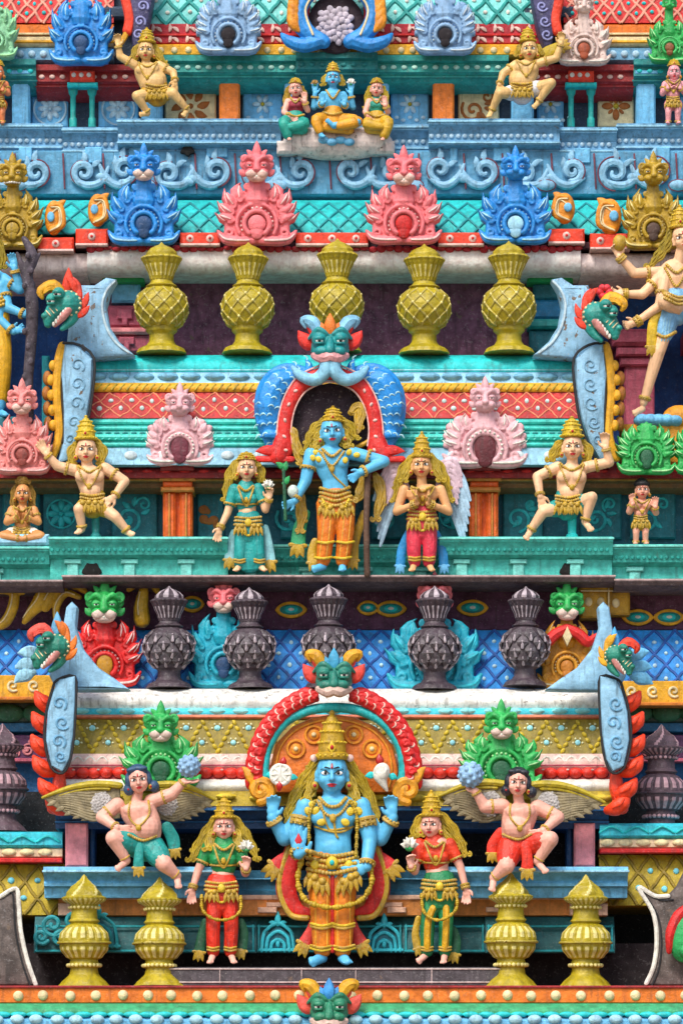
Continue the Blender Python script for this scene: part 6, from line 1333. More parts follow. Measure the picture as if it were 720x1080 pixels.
F = lady('standing lady statue in orange blouse and green trousers with yellow stripes', (460, 1018, -44), 27.5, SK_PINK, (454, 870), ((441, 889), (475, 889)),
    [((442, 890, 0), (437, 919, 4), (433, 915, 14), 95, (.3, 0, 1), 45, -1), ((474, 890, 0), (485, 914, 0), (491, 938, 4), 272, (-.3, 0, 1), 14, 1)], (463, 936, 18),
    [((456, 944), (451, 973, 3), (450, 1005), (441, 1014, 8)), ((470, 944), (470, 973, 3), (469, 1005), (467, 1015, 11))], paint('#d6441e', .36), paint('#1a7a4c', .36), (454.5, 862, 833, 10.5, 3),
    [[(446, 860, -5), (439, 872, -6), (436, 884, -6)], [(463, 858, -5), (474, 870, -6), (484, 886, -7), (492, 902, -6)], [(463, 872, -2), (470, 884, -1), (480, 896, -1)], [(444, 872, -2), (443, 882, 1)]], ('lotus', 431.5, 893, 16, 8.5, WHITE), YELC, yaw=-14, sash=[([(441, 968, -8), (438, 985, -8), (441, 1000, -7)], [3, 4, 5], GOLDJ), ([(478, 980, -8), (481, 992, -8), (479, 1006, -7)], [4, 5, 6], GREEN_D)])
F.free('garland', [(444, 944, 9), (446, 961, 12), (454, 969, 15), (463, 971, 16), (473, 967, 15), (481, 958, 12), (481, 944, 9)], 1.8, paint('#b5982a', .4), bead=1.25)
F = lady('standing lady statue in teal blouse and teal skirt beside the staff-leaning blue statue', (262, 605, -158), 25, SK_PALE, (260.5, 494), ((246, 515), (273, 514)),
    [((247, 516, 0), (240, 541, 0), (232, 558, 3), 255, (.3, 0, 1), 12, -1), ((272, 515, 0), (280, 538, 3), (284, 527, 10), 85, (-.2, 0, 1), 50, 1)], (262, 553, 14),
    [((256, 558), (254, 580, 2), (253, 596), (249, 602, 8)), ((269, 558), (272, 580, 2), (274, 596), (279, 602, 8))], paint('#1f9a96', .36), paint('#1d9c9a', .36), (260, 486, 476, 9, 2),
    [[(252, 486, -3), (244, 496, -4), (240, 512, -4), (237, 528, -3)], [(269, 486, -3), (275, 498, -4), (276, 508, -4)], [(256, 482, 0), (250, 492, 0), (247, 505, 2)], [(264, 482, 0), (271, 492, 1)]], ('white_flower', 283, 514, 12, 6, WHITE), skirt=True, sash=[([(280, 555, -8), (283, 575, -8), (284, 592, -6)], [3, 5, 7], paint('#8fc8d0')), ([(246, 560, -8), (243, 575, -8), (242, 590, -6)], [3, 5, 6], paint('#8fc8d0'))])
# winged praying statue
F = lady('winged statue in pink trousers with palms pressed together, beside the brown staff', (445, 604, -152), 27, SK_TAN if False else paint('#dba878', .42, .1, .2, .04, .12), (444, 491), ((425, 515), (465, 515)),
    [((426, 516, 0), (418, 540, 2), (439, 533, 16), 62, (1, 0, .25), 6, 1), ((464, 516, 0), (473, 540, 2), (451, 533, 16), 118, (-1, 0, .25), 6, -1)], (445, 547, 15),
    [((438, 553), (436, 576, 2), (437, 594), (434, 602, 8)), ((451, 553), (453, 576, 2), (452, 594), (455, 602, 8))], None, paint('#d63f52', .36), (444.5, 484, 455, 9.5, 3),
    [[(435, 482, -3), (426, 494, -4), (420, 510, -5), (416, 528, -5)], [(454, 482, -3), (464, 494, -4), (470, 510, -5), (475, 528, -5)], [(437, 480, 1), (430, 494, 1), (425, 508, 3)], [(452, 480, 1), (459, 494, 1), (465, 508, 3)]], None, bust=False, sash=[([(430, 560, -9), (424, 578, -10), (422, 596, -9)], [3, 5, 5], paint('#2a86c4'), None, paint('#6ab0dc')), ([(460, 560, -9), (466, 578, -10), (468, 596, -9)], [3, 5, 5], paint('#2a86c4'), None, paint('#6ab0dc'))])
def wing_up(F, k, cx, m1, m2):
    mb = MB()
    for i in range(7): mb.ctube([(cx + k*(20 + i*1.0), 520 - i*5 + 14, F.d - 14), (cx + k*(30 + i*1.6), 530 - i*5, F.d - 15 + i*.4), (cx + k*(44 + 1.5*i - (2 if i > 4 else 0)), 574 - i*8, F.d - 14 + i*.4)], [4.5, 4.8, 1.4], 5, 8, .4)
    mb.mat(1)
    for i in range(6): mb.ctube([(cx + k*22, 512 - i*5, F.d - 11), (cx + k*(30 + i*.6), 514 - i*6, F.d - 10), (cx + k*(37 + i), 530 - i*6, F.d - 10)], [3.6, 4, 1.2], 4, 8, .45)
    mb.ctube([(cx + k*18, 518, F.d - 11), (cx + k*26, 490, F.d - 11), (cx + k*36, 494, F.d - 11), (cx + k*42, 512, F.d - 12)], [6, 6, 5, 2], 5, 9, .5)
    F.part('wing', mb, [m1, m2])
for k in (-1, 1): wing_up(F, k, 445, paint('#a8c8e0', .4), paint('#dcc0cc', .4))
# ---- blue archer
F = Fig('blue statue in orange trousers leaning on a brown staff under the feather arch', (352, 605, -150), 32, SK_BLUE)
F.torso([(354, 534), (354, 518), (353, 506), (350, 492), (349, 479), (349.5, 470)], [17, 14, 13.5, 18, 19, 7]); F.ell((341, 488, 7), (9, 7, 5)).ell((359, 488, 7), (9, 7, 5)); F.limb([(349, 478), (350, 466, 1)], [7.5, 7]); F.head(350, 455.5, 3, 4)
a1, a2, a3 = (328, 479, 0), (322, 508, 2), (311, 529, 8); F.limb([a1, a2], [7.5, 6.2]); F.limb([a2, a3], [6, 4.3]); F.hand(310, 530, 9, 205, (0, .3, 1), 40, 1, 18)
b1, b2, b3 = (371, 478, 0), (405, 487, 2), (380, 500, 12); F.limb([b1, b2], [7.5, 6.2]); F.limb([b2, b3], [6, 4.3]); F.hand(380, 500, 12, 215, (0, .2, 1), 30, -1, 18)
F.limb([(347, 534), (344, 562, 3), (341, 592)], [10, 7.5, 5]); F.limb([(361, 534), (364, 562, 3), (361, 592)], [10, 7.5, 5]); F.foot((341, 596, 1), (331, 601, 7)); F.foot((361, 596, 1), (361, 602, 10)); F.done(); F.face()
TO = paint('#df7c16', .36); F.cloth('trousers', [([(346, 532), (344, 562, 3), (341, 591)], [13, 9.5, 7.5]), ([(362, 532), (364, 562, 3), (361, 591)], [13, 9.5, 7.5]), ([(354, 526), (354, 542)], [16.5, 16], .7)], TO); F.pleats([[(x + 3, 545), (x + 1, 565), (x - 2, 588)] for x in (339, 346, 360, 367)], .8, paint('#e8aa50'))
mb = MB(); [F.rope('', [(x - 9, y), (x, y + 2), (x + 9, y)], 1.4, mb=mb) for x, y in ((341, 588), (361, 588), (343, 572), (364, 572))]; F.part('hem_band', mb, [GOLDL])
mb = MB(); [F.rope('', [(338 - k*.2, 515 + 5*k), (354, 520 + 5*k), (370 + k*.2, 514 + 5*k)], 2, bead=1.5, mb=mb) for k in range(4)]; F.part('girdle', mb, [GOLDJ], keep=True); F.tassels([(341, 534), (348, 537), (361, 537), (368, 534)], 12, 3.6); F.rope('waist_swag', [(340, 528), (346, 540), (354, 543), (362, 540), (368, 528)], 1.6, GOLDL, bead=1.4)
mb = MB(); F.rope('', [(340, 475), (350, 483), (360, 475)], 1.8, bead=1.5, mb=mb); F.rope('', [(337, 477), (350, 493), (363, 477)], 1.4, bead=1.6, mb=mb); F.rope('', [(340, 478), (350, 500), (364, 514)], 1.0, mb=mb); mb.ell((350, 496, F.hit(350, 496) + 1), (3, 4, 2)); F.part('necklace', mb, [GOLDJ])
mb = MB(); [mb.ell((x, y, F.hit(x, y, F.d + 6) + .5), (3.6, 3, 1.5), Matrix.Rotation(i, 3, 'Z')) for i, (x, y) in enumerate(((333, 478), (330, 484), (368, 478), (376, 481), (336, 486), (364, 487)))]; F.part('shoulder_ornament', mb, [GOLDL])
F.bangles([(a1, a2, .5, 8), (a2, a3, .85, 5.4), (b1, b2, .5, 8), (b2, b3, .85, 5.4)], 1.5); F.crown(351, 446, 428, 10.5, 2, squat=1.0); F.earrings()
F.locks('hair', [[(342, 444, -3), (333, 452, -4), (327, 463, -4), (322, 478, -5)], [(358, 444, -3), (368, 450, -4), (374, 462, -5)], [(343, 452, 0), (336, 464, 0), (333, 474, 2)], [(359, 452, 0), (364, 464, 0), (367, 473, 3)]], 4.2, paint('#ad9426', .36))
F.locks('gold_tassel', [[(308, 452, -8), (312, 470, -8), (318, 488, -8)], [(370, 434, -8), (380, 428, -8), (378, 446, -8), (372, 460, -8)], [(316, 520, -8), (318, 540, -8), (316, 560, -8)], [(384, 500, -6), (380, 520, -6), (372, 530, 4)], [(396, 500, -10), (402, 520, -10), (396, 548, -10)]], 4, GOLDJ)
F.free('gold_hook', [(385, 426, -12), (394, 430, -12), (396, 446, -12), (390, 462, -12), (376, 470, -12)], 2.6, paint('#c89a2a', .36)); F.sash([(322, 540, -10), (316, 556, -10), (314, 574, -9)], [5, 7, 8], paint('#3a9a6a')); F.sash([(384, 540, -10), (374, 570, -10), (372, 590, -9)], [4, 5, 6], GOLDJ); F.sash([(332, 570, -8), (329, 582, -8), (330, 592, -7)], [4, 5, 6], GOLDJ)
t = Thing('staff', 'brown wooden staff standing between the staff-leaning blue statue and the winged praying statue', 'staff', (387, 606, -146)); mb = MB(); mb.tube([(387, 606, -146), (386, 550, -146), (388, 489, -146)], [3.4, 3.2, 3.4], 10); t.part('shaft', mb, [paint('#5a4234', .7)]); mb = MB(); mb.ell((388, 488, -146), (4.4, 3, 4.4)); t.part('knob', mb, [BROWN])
t = Thing('flower_stalk', 'green leafy stalk held upright in the hand of the blue staff-leaning statue', 'flower stalk', (300, 535, -138)); mb = MB(); mb.ctube([(301, 548, -138), (300, 520, -138), (299, 492, -138)], 1.8, 5); t.part('stem', mb, [GREEN_D]); mb = MB(); [mb.leaf(299, y, -138, a, 10, 3.4, 20) for y, a in ((496, 60), (494, 130), (510, 40))]; t.part('leaf', mb, [GREEN])
mb = MB(); mb.ell((309, 518, -140), (6, 7, 5)); t.part('bud', mb, [paint('#c8d8d0')])
# ---- striding and crouching guardians
def guard(label, A, h, skin, head, tor, sw, arms, legs, crown, hair, loin, beltm=GOLDJ, tilt=0, belly=.75, post=None, bust=1.0, jew=True, hairm=None, thigh=1.0, crm=None, sash=None, face=True):
    """tor: (pelvis, belly, chest, neck); arms: shoulder, elbow, wrist, hand angle, normal, curl, thumb; legs: hip, knee, ankle, toe"""
    F = Fig(label, A, h, skin); pv, be, ch, nk = tor
    F.torso([pv, be, ch, ((ch[0] + nk[0]) / 2, (ch[1] + nk[1]) / 2 + h*.05), nk], [h*.5*bust, h*belly*.72, h*.66*bust, h*.6*bust, h*.22], .74)
    F.ell((be[0], be[1] + h*.05, h*.2), (h*belly*.6, h*belly*.52, h*belly*.42)); [F.ell((ch[0] + k*h*.28, ch[1], h*.32), (h*.28, h*.24, h*.18)) for k in (-1, 1)]
    F.limb([(nk[0], nk[1], 0), (head[0], head[1] + h*.3, 1)], [h*.22, h*.21]); F.head(head[0], head[1], 3, tilt)
    for S_, E_, W_, ha, n, cu, th in arms: F.limb([S_, E_], [h*.23, h*.19]); F.limb([E_, W_], [h*.19, h*.13]); F.hand(W_[0], W_[1], W_[2], ha, n, cu, th)
    for H_, K_, N_, T_ in legs: F.limb([H_, K_], [h*.36*thigh, h*.25*thigh]); F.limb([K_, N_], [h*.25*thigh, h*.15]); F.foot(N_, T_)
    F.done(); 
    if face: F.face()
    pl = [([(pv[0], pv[1] - h*.22), (pv[0], pv[1] + h*.2)], [h*.56*bust, h*.55*bust], .8)]
    for H_, K_, N_, T_ in legs: pl.append(([H_, tuple(V(H_).lerp(V(K_), .42))], [h*.41*thigh, h*.37*thigh]))
    F.cloth('loincloth', pl, loin)
    mb = MB(); [F.rope('', [(pv[0] - h*.5*bust, pv[1] - h*(.26 - .13*k)), (pv[0], pv[1] - h*(.16 - .13*k)), (pv[0] + h*.5*bust, pv[1] - h*(.26 - .13*k))], h*.06, bead=1.5, mb=mb) for k in range(3)]; F.part('girdle', mb, [beltm], keep=True)
    F.tassels([(pv[0] + k*h, pv[1] + h*.1) for k in (-.35, -.12, .12, .35)], h*.4, h*.12, beltm)
    if jew:
        mb = MB(); F.rope('', [(ch[0] - h*.42, nk[1] + h*.02), (ch[0] - h*.18, nk[1] + h*.24), (ch[0], nk[1] + h*.3), (ch[0] + h*.18, nk[1] + h*.24), (ch[0] + h*.42, nk[1] + h*.02)], h*.055, bead=1.5, mb=mb); F.rope('', [(ch[0] - h*.46, nk[1] + h*.06), (ch[0] - h*.2, ch[1] + h*.22), (ch[0], ch[1] + h*.42), (ch[0] + h*.2, ch[1] + h*.22), (ch[0] + h*.46, nk[1] + h*.06)], h*.045, bead=1.6, mb=mb); mb.ell((ch[0], ch[1] + h*.42, F.hit(ch[0], ch[1] + h*.42, F.d) + 1), (h*.1, h*.12, h*.07)); F.part('necklace', mb, [GOLDJ])
        for S_, E_, W_, *_ in arms: F.bangles([(S_, E_, .45, h*.23), (E_, W_, .85, h*.16)], h*.045)
        for H_, K_, N_, T_ in legs: F.ring('anklet', K_, N_, .9, h*.17, h*.045)
        F.earrings()
    if crown: F.crown(*crown, mat=crm)
    if hair: F.locks('hair', hair, h*.14, hairm or paint('#ad9426', .36))
    if post: mb = MB(); (x, y0, y1, w_) = post[:4]; mb.lathe(x, A[2] - 4, [(w_*1.15, y1), (w_*1.15, y1 - 3), (w_*.8, y1 - 5), (w_*.85, (y0+y1)/2), (w_*.75, y0)], 16); F.part('support', mb, [post[4]])
    for q in (sash or []): F.sash(*q)
    return F
guard('striding guardian statue in gold crown stretching one hand to the salmon ornament', (97, 565, -166), 28, SK_PALE, (91.5, 475), ((98, 529), (97, 517), (95, 503), (92, 491)), 17,
    [((79, 496, 0), (61, 492, 2), (50, 480, 6), 122, (0, 0, 1), 14, -1), ((111, 494, 0), (132, 508, 2), (121, 525, 8), 215, (0, .2, -1), 14, -1)], [((92, 533, 0), (84, 538, 10), (87, 557, 4), (83, 563, 10)), ((105, 533, 0), (122, 546, 8), (134, 560, 4), (140, 565, 8))],
    (91, 465, 438, 10.5, 2), [[(81, 468, -3), (76, 478, -3), (77, 490, -2)], [(101, 466, -3), (108, 476, -3), (106, 490, -2)]], paint('#b89626'), post=(101, 533, 567, 5, TURQ_D), bust=.86, belly=.62, thigh=.86, crm=paint('#c4a81e', .36))
guard('striding guardian statue in gold crown with one hand raised to the green ornament', (600, 566, -166), 28, SK_PALE, (603, 472), ((598, 531), (600, 519), (602, 504), (603, 489)), 17,
    [((588, 493, 0), (566, 503, 2), (569, 525, 8), 285, (0, 0, -1), 14, -1), ((617, 493, 0), (642, 488, 2), (638, 473, 6), 95, (0, 0, 1), 25, 1)], [((592, 535, 0), (572, 541, 10), (559, 560, 6), (554, 569, 12)), ((606, 533, 0), (623, 526, 12), (616, 550, 6), (622, 560, 10))],
    (602.5, 462, 439, 11, 2), [[(592, 466, -3), (585, 476, -3), (580, 486, -3)], [(613, 466, -3), (620, 476, -3), (618, 488, -2)]], paint('#1f8f8a'), post=(603, 528, 567, 5.5, TURQ), bust=.88, belly=.66, thigh=.88, crm=paint('#c4a81e', .36))
guard('gold crouching guardian statue drawing back one hand below the orange-edged violet fin', (168, 124, -318), 22, SK_GOLD, (154, 54), ((166, 97), (162, 87), (156, 75), (154, 66)), 13,
    [((143, 69, 0), (127, 60, 2), (125, 49, 4), 95, (0, 0, 1), 30, -1), ((168, 69, 0), (183, 77, 2), (185, 87, 8), 265, (0, 0, -1), 18, 1)], [((160, 99, 0), (145, 104, 12), (156, 120, 5), (149, 123, 10)), ((171, 99, 0), (183, 101, 12), (198, 117, 6), (194, 124, 12))],
    (155, 46, 29, 8, 2, ), [[(146, 48, -2), (142, 58, -2), (140, 68, -2)], [(162, 48, -2), (168, 58, -2), (172, 66, -2)]], paint('#c09636'), bust=1.0, belly=.95, crm=paint('#bfa01e', .36))
guard('gold crouching guardian statue in pale shorts holding up yellow cloth', (550, 124, -318), 22, SK_GOLD, (557.5, 53), ((550, 95), (550, 85), (554, 73), (557, 64)), 13,
    [((544, 68, 0), (530, 78, 2), (526, 91, 8), 265, (0, 0, -1), 18, -1), ((566, 67, 0), (586, 62, 2), (591, 47, 4), 85, (0, 0, 1), 30, 1)], [((544, 98, 0), (526, 101, 12), (518, 118, 6), (515, 125, 12)), ((557, 96, 0), (580, 91, 14), (567, 109, 8), (562, 116, 14))],
    (556, 45, 28, 8, 2), [[(549, 48, -2), (546, 58, -2)], [(566, 48, -2), (569, 57, -2)]], paint('#cfd0d4'), bust=1.0, belly=.9, crm=paint('#bfa01e', .36), sash=[([(570, 60, -6), (578, 54, -6), (592, 48, -6)], [5, 7, 6], paint('#b8a01e'))])
# ---- winged flying figures
def flyer(label, A, h, head, tor, arms, legs, loin, hairm, wings, sash, ball, balllabel, neckl, hairside):
    F = Fig(label, A, h, SK_PINK); pv, be, ch, nk = tor
    F.torso([pv, be, ch, ((ch[0] + nk[0]) / 2, (ch[1] + nk[1]) / 2 + 1), nk], [h*.52, h*.58, h*.66, h*.62, h*.21], .8); F.ell((be[0], be[1], h*.24), (h*.53, h*.49, h*.40)); [F.ell((ch[0] + k*h*.27, ch[1], h*.3), (h*.27, h*.22, h*.2)) for k in (-1, 1)]
    F.limb([(nk[0], nk[1], 0), (head[0], head[1] + h*.3, 1)], [h*.2, h*.19]); F.head(head[0], head[1], 6, head[2])
    for S_, E_, W_, ha, n, cu, th in arms: F.limb([S_, E_], [h*.28, h*.24]); F.limb([E_, W_], [h*.23, h*.15]); F.hand(W_[0], W_[1], W_[2], ha, n, cu, th, h*.62)
    for H_, K_, N_, T_ in legs: F.limb([H_, K_], [h*.43, h*.31]); F.limb([K_, N_], [h*.31, h*.17]); F.foot(N_, T_)
    F.done(); F.face()
    mb = MB(); x, y = head[0], head[1]; c = F.hc; M = F.M
    def E(o, r): mb.ell(c + M @ (V(o) * h), V(r) * h, M)
    E((0, -.2, -.08), (.41, .40, .38)); E((0, -.42, .12), (.25, .1, .2)); [E((k*.37, .0, -.05), (.13, .3, .2)) for k in (-1, 1)]; [E((k*(.40 + (.12 if k == hairside else 0)), .3, -.08), (.2, .22, .2)) for k in (-1, 1)]; [E((k*.2, -.38, .2), (.2, .1, .14)) for k in (-1, 1)]
    F.part('hair', mb, [hairm], rm=F.vox, smooth=1)
    pl = [([(pv[0], pv[1] - h*.18), (pv[0], pv[1] + h*.2)], [h*.53, h*.53], .85)]
    for H_, K_, N_, T_ in legs: pl.append(([H_, tuple(V(H_).lerp(V(K_), .62))], [h*.49, h*.43]))
    F.cloth('loincloth', pl, loin); F.rope('girdle', [(pv[0] - h*.52, pv[1] - h*.26), (pv[0], pv[1] - h*.06), (pv[0] + h*.5, pv[1] - h*.26)], h*.06, bead=1.4)
    for q in sash: F.sash(*q)
    mb = MB(); F.rope('', neckl, h*.045, bead=1.5, mb=mb); m = neckl[len(neckl)//2]; mb.ell((m[0], m[1] + 2, F.hit(m[0], m[1] + 2, F.d) + 1), (h*.11, h*.12, h*.08)); F.part('necklace', mb, [GOLDJ])
    for S_, E_, W_, *_ in arms: F.bangles([(S_, E_, .6, h*.25), (E_, W_, .88, h*.17)], h*.04)
    for H_, K_, N_, T_ in legs: F.ring('anklet', K_, N_, .88, h*.19, h*.03, beads=False)
    F.earrings()
    for root, tip, wd, k in wings:
        (x0, y0), (x1, y1) = root, tip; d = A[2] - 20; L = x1 - x0; mb = MB()
        up = lambda f: (x0 + L*f, y0 - wd*.62 + (y1 - y0 + wd*.62)*f**1.5 - wd*.16*sin(PI*f)); lo = lambda f: (x0 + L*f, y0 + wd*.52 + (y1 - y0 - wd*.52)*f**2.6 + wd*.14*sin(PI*f))
        fs_ = [i/14 for i in range(15)]; mb.plate([up(f) for f in fs_] + [lo(f) for f in reversed(fs_[:-1])], d - 5, d + 1, 2)
        for i in range(11):                             # long flight feathers, side by side
            g = i / 10; pts = []
            for j in range(7):
                f = .18 + (.98 - .30*g - .18) * j / 6; a_, b_ = up(f), lo(f); v_ = .10 + .86 * g; pts.append((a_[0], a_[1] + (b_[1] - a_[1]) * min(1, v_ + .06*sin(j)), d + 1.6))
            mb.tube(pts, [wd*.035, wd*.06, wd*.055, wd*.02], 6, .8)
        for i in range(6):                              # loose tips along the trailing edge
            f = .34 + .11*i; q_ = lo(f); mb.leaf(q_[0] - k*wd*.18, q_[1] - wd*.12, d, 180 + 26 if k < 0 else -26, wd*.36, wd*.10, 0, 2.5)
        mb.mat(1); mb.tube([(*up(f), d + 2) for f in fs_], [wd*.12, wd*.13, wd*.10, wd*.05], 8); mb.tube([(up(f)[0], up(f)[1] + wd*.16, d + 2) for f in fs_[2:12]], [wd*.07, wd*.06, wd*.02], 7)
        px_, py_ = x0 + L*.24, y0 + wd*.02; mb.mat(2).ell((px_, py_, d + 1), (wd*.40, wd*.44, 4)); q = random.Random(2)
        for i in range(46): a = i*2.4; rr = math.sqrt((i + .5)/46); mb.ell((px_ + wd*.38*rr*cos(a), py_ + wd*.42*rr*sin(a), d + 5 - 3*rr*rr), (1.7, 1.5, 1.1), None, 7, 4)
        F.part('wing', mb, [paint('#8f8468', .55, .25, .4), paint('#b3a02c', .45), paint('#b4b0ae', .55)])
    t = Thing('blue_ball', balllabel, 'offering ball', (ball[0], ball[1], A[2] + ball[2]), 'blue balls on the flyers palms'); mb = MB(); mb.ell((ball[0], ball[1], A[2] + ball[2]), ball[3], None, 24, 16)
    for i in range(40): a = i*2.4; z = 1 - 2*(i + .5)/40; rr = math.sqrt(1 - z*z)*ball[3]; mb.ell((ball[0] + rr*cos(a), ball[1] + z*ball[3], A[2] + ball[2] + rr*sin(a)), ball[3]*.2, None, 7, 5)
    t.part('ball', mb, [paint('#8fb4d6', .45, .2, .4)], rm=.7, smooth=2); return F
HB = paint('#2a4a6c', .4); HK = paint('#141a2a', .35)
flyer('chubby winged flying statue in teal cloth with dark blue hair, lifting a blue ball', (150, 935, -28), 29, (146.5, 823, 8), ((152, 889), (154, 873), (146, 855), (144, 845)),
    [((124, 849, 0), (108, 862, 2), (124, 874, 14), 350, (0, 0, -1), 12, 1), ((160, 845, 0), (181, 838, 2), (194, 825, 4), 20, (0, -1, .3), 10, -1)], [((144, 891, 0), (121, 885, 16), (134, 908, 10), (125, 917, 18)), ((160, 893, 0), (174, 912, 14), (187, 924, 8), (189, 936, 14))],
    paint('#12928c', .36), HB, [((126, 846), (44, 840), 30, -1), ((160, 846), (226, 842), 30, 1)], [([(176, 872, -4), (182, 884, -6), (184, 896, -6)], [6, 7, 6], paint('#12928c')), ([(148, 890, 12), (147, 905, 14), (147, 916, 13)], [4, 5, 6], paint('#12928c'))],
    (199.5, 808, 5, 11), 'pale blue knobbly ball on the raised palm of the flyer in teal cloth', [(138, 846), (137, 862), (147, 872), (158, 860), (157, 845)], 1)
flyer('chubby winged flying statue in red cloth with black hair, lifting a blue ball', (545, 936, -28), 29, (545.5, 826, -4), ((545, 888), (545, 873), (548, 857), (547, 847)),
    [((530, 850, 0), (511, 851, 2), (501, 835, 5), 105, (0, -.8, .5), 10, 1), ((566, 851, 0), (588, 862, 2), (572, 877, 14), 200, (0, 0, -1), 12, -1)], [((538, 893, 0), (533, 914, 14), (520, 926, 8), (518, 939, 14)), ((554, 890, 0), (579, 886, 16), (566, 909, 10), (574, 920, 18))],
    paint('#d63a1e', .36), HK, [((534, 846), (464, 838), 32, -1), ((560, 846), (638, 845), 31, 1)], [([(553, 892, 14), (555, 906, 15), (555, 918, 14)], [5, 5.5, 7], paint('#d63a1e')), ([(528, 878, -4), (520, 890, -6), (519, 900, -6)], [6, 6, 6], paint('#d63a1e'))],
    (496, 817, 6, 12.5), 'pale blue knobbly ball on the raised palm of the flyer in red cloth', [(538, 848), (537, 862), (547, 873), (557, 862), (557, 849)], 1)
# ---- small figures of the third tier
F = guard('small praying figure with long brown hair seated under the salmon ornament', (24, 566, -178), 21, SK_TAN, (24.5, 521), ((24, 562), (24, 553), (24, 543), (24.5, 534)), 13,
    [((13, 538, 0), (8, 551, 3), (20, 548, 13), 62, (1, 0, .25), 6, 1), ((36, 538, 0), (41, 551, 3), (29, 548, 13), 118, (-1, 0, .25), 6, -1)], [((18, 563, 0), (4, 567, 12), (22, 570, 16), (28, 570, 18)), ((30, 563, 0), (44, 567, 12), (27, 570, 15), (20, 570, 18))],
    None, [[(17, 513, -1), (15, 526, -2), (15, 540, -2)], [(32, 513, -1), (34, 526, -2), (34, 540, -2)], [(19, 509, 4), (25, 507, 5), (30, 510, 4)]], WHITE, bust=.8, belly=.55, hairm=paint('#8a6a24'))
mb = MB(); mb.box(-4, 53, 565, 577, F.d - 14, F.d + 16, 3); F.part('seat', mb, [PALEB])
F = guard('small pale pink standing figure with a black cap under the green horseshoe ornament', (676, 575, -182), 19, SK_ROSE, (676.5, 517), ((675, 549), (675, 541), (676, 533), (676.5, 526)), 10,
    [((667, 530, 0), (663, 540, 2), (666, 533, 9), 95, (0, 0, 1), 20, -1), ((686, 530, 0), (691, 541, 2), (690, 536, 9), 90, (0, 0, 1), 20, 1)], [((671, 553, 0), (670, 562, 3), (670, 572, 1), (669, 574, 8)), ((680, 553, 0), (680, 562, 3), (680, 572, 1), (681, 574, 8))], None, None, paint('#b58a24'), bust=.72, belly=.52, thigh=.75)
mb = MB(); mb.lathe(676, F.d + 2, [(8.2, 513), (8.8, 511), (7.2, 508), (5, 506), (2, 504), (.3, 503)], 20); F.part('cap', mb, [plain('#17161c')])
F = guard('small pink standing figure at the picture edge of the topmost tier', (709, 132, -322), 17, paint('#e6a2a8', .42, .12, .3), (710, 77), ((709, 107), (709, 99), (709, 91), (710, 85)), 9,
    [((701, 89, 0), (698, 99, 2), (703, 95, 9), 70, (0, 0, 1), 20, -1), ((718, 89, 0), (722, 99, 2), (716, 95, 9), 110, (0, 0, 1), 20, 1)], [((705, 110, 0), (704, 119, 3), (704, 129, 1), (703, 131, 8)), ((714, 110, 0), (714, 119, 3), (714, 129, 1), (715, 131, 8))], (710, 70, 62, 6, 1), None, paint('#d88a90'), bust=.78, belly=.6, thigh=.8)
F = guard('small orange standing figure at the picture edge beside the blue wheel panel', (-2, 132, -322), 17, paint('#d8845a', .42, .12, .3), (-2, 77), ((-2, 107), (-2, 99), (-2, 91), (-2, 85)), 9,
    [((-10, 89, 0), (-13, 99, 2), (-8, 95, 9), 70, (0, 0, 1), 20, -1), ((6, 89, 0), (9, 99, 2), (4, 97, 9), 110, (0, 0, 1), 20, 1)], [((-6, 110, 0), (-7, 119, 3), (-7, 129, 1), (-8, 131, 8)), ((3, 110, 0), (3, 119, 3), (3, 129, 1), (4, 131, 8))], (-2, 70, 62, 6, 1), None, ORANGE, bust=.78, belly=.6, thigh=.8)
# ---- dancing statue
F = Fig('pale many-armed dancing statue in light blue cloth beside the teal dragon head', (690, 440, -206), 28, SK_PALE)
F.torso([(712, 322), (713, 308), (711, 294), (712, 283), (715, 276)], [14, 13, 17, 15, 6], .7); F.limb([(715, 277, 0), (718, 264, 2)], [6, 6]); F.head(719, 252, 4, 12)
DA = [((698, 287, 0), (668, 289, 4), (652, 272, 8), 112, (0, 0, 1), 40), ((698, 291, 3), (676, 312, 8), (656, 312, 10), 175, (0, -.3, 1), 40), ((700, 296, 6), (694, 325, 12), (668, 343, 12), 195, (0, 0, 1), 50), ((728, 287, 0), (752, 292, 4), (766, 272, 8), 70, (0, 0, 1), 40), ((728, 293, 3), (750, 318, 8), (766, 312, 10), 10, (0, 0, 1), 40)]
for S_, E_, W_, ha, n, cu in DA: F.limb([S_, E_], [6.4, 5.4]); F.limb([E_, W_], [5.4, 3.8]); F.hand(W_[0], W_[1], W_[2], ha, n, cu, -1 if W_[0] < 700 else 1)
F.limb([(706, 325, 2), (693, 372, 8)], [11, 7.5]); F.limb([(693, 372, 8), (678, 425, 2)], [7.4, 4.4]); F.foot((677, 430, 2), (668, 437, 8)); F.limb([(718, 325, 2), (700, 322, 22)], [11, 9]); F.limb([(718, 326, 2), (752, 344, 16)], [11, 8]); F.limb([(752, 344, 16), (740, 384, 18)], [7.5, 4.6]); F.foot((740, 388, 18), (732, 396, 22))
F.done(); F.face(); F.cloth('loincloth', [([(712, 312), (712, 330)], [15, 15], .78), ([(706, 325, 2), (699, 352, 6)], [14, 11]), ([(718, 325, 2), (744, 340, 14)], [13, 10])], paint('#7fb4dc', .38))
F.pleats([[(702 - k*3, 338), (699 - k*3, 362)] for k in (-1, 0, 1)], .8, PALEB); mb = MB(); [F.rope('', [(698, 312 + 4*k), (712, 317 + 4*k), (727, 312 + 4*k)], 1.8, bead=1.5, mb=mb) for k in range(3)]; F.part('girdle', mb, [GOLDJ]); F.rope('hem_band', [(688, 352), (699, 358), (711, 352)], 2, GOLDJ, bead=1.4)
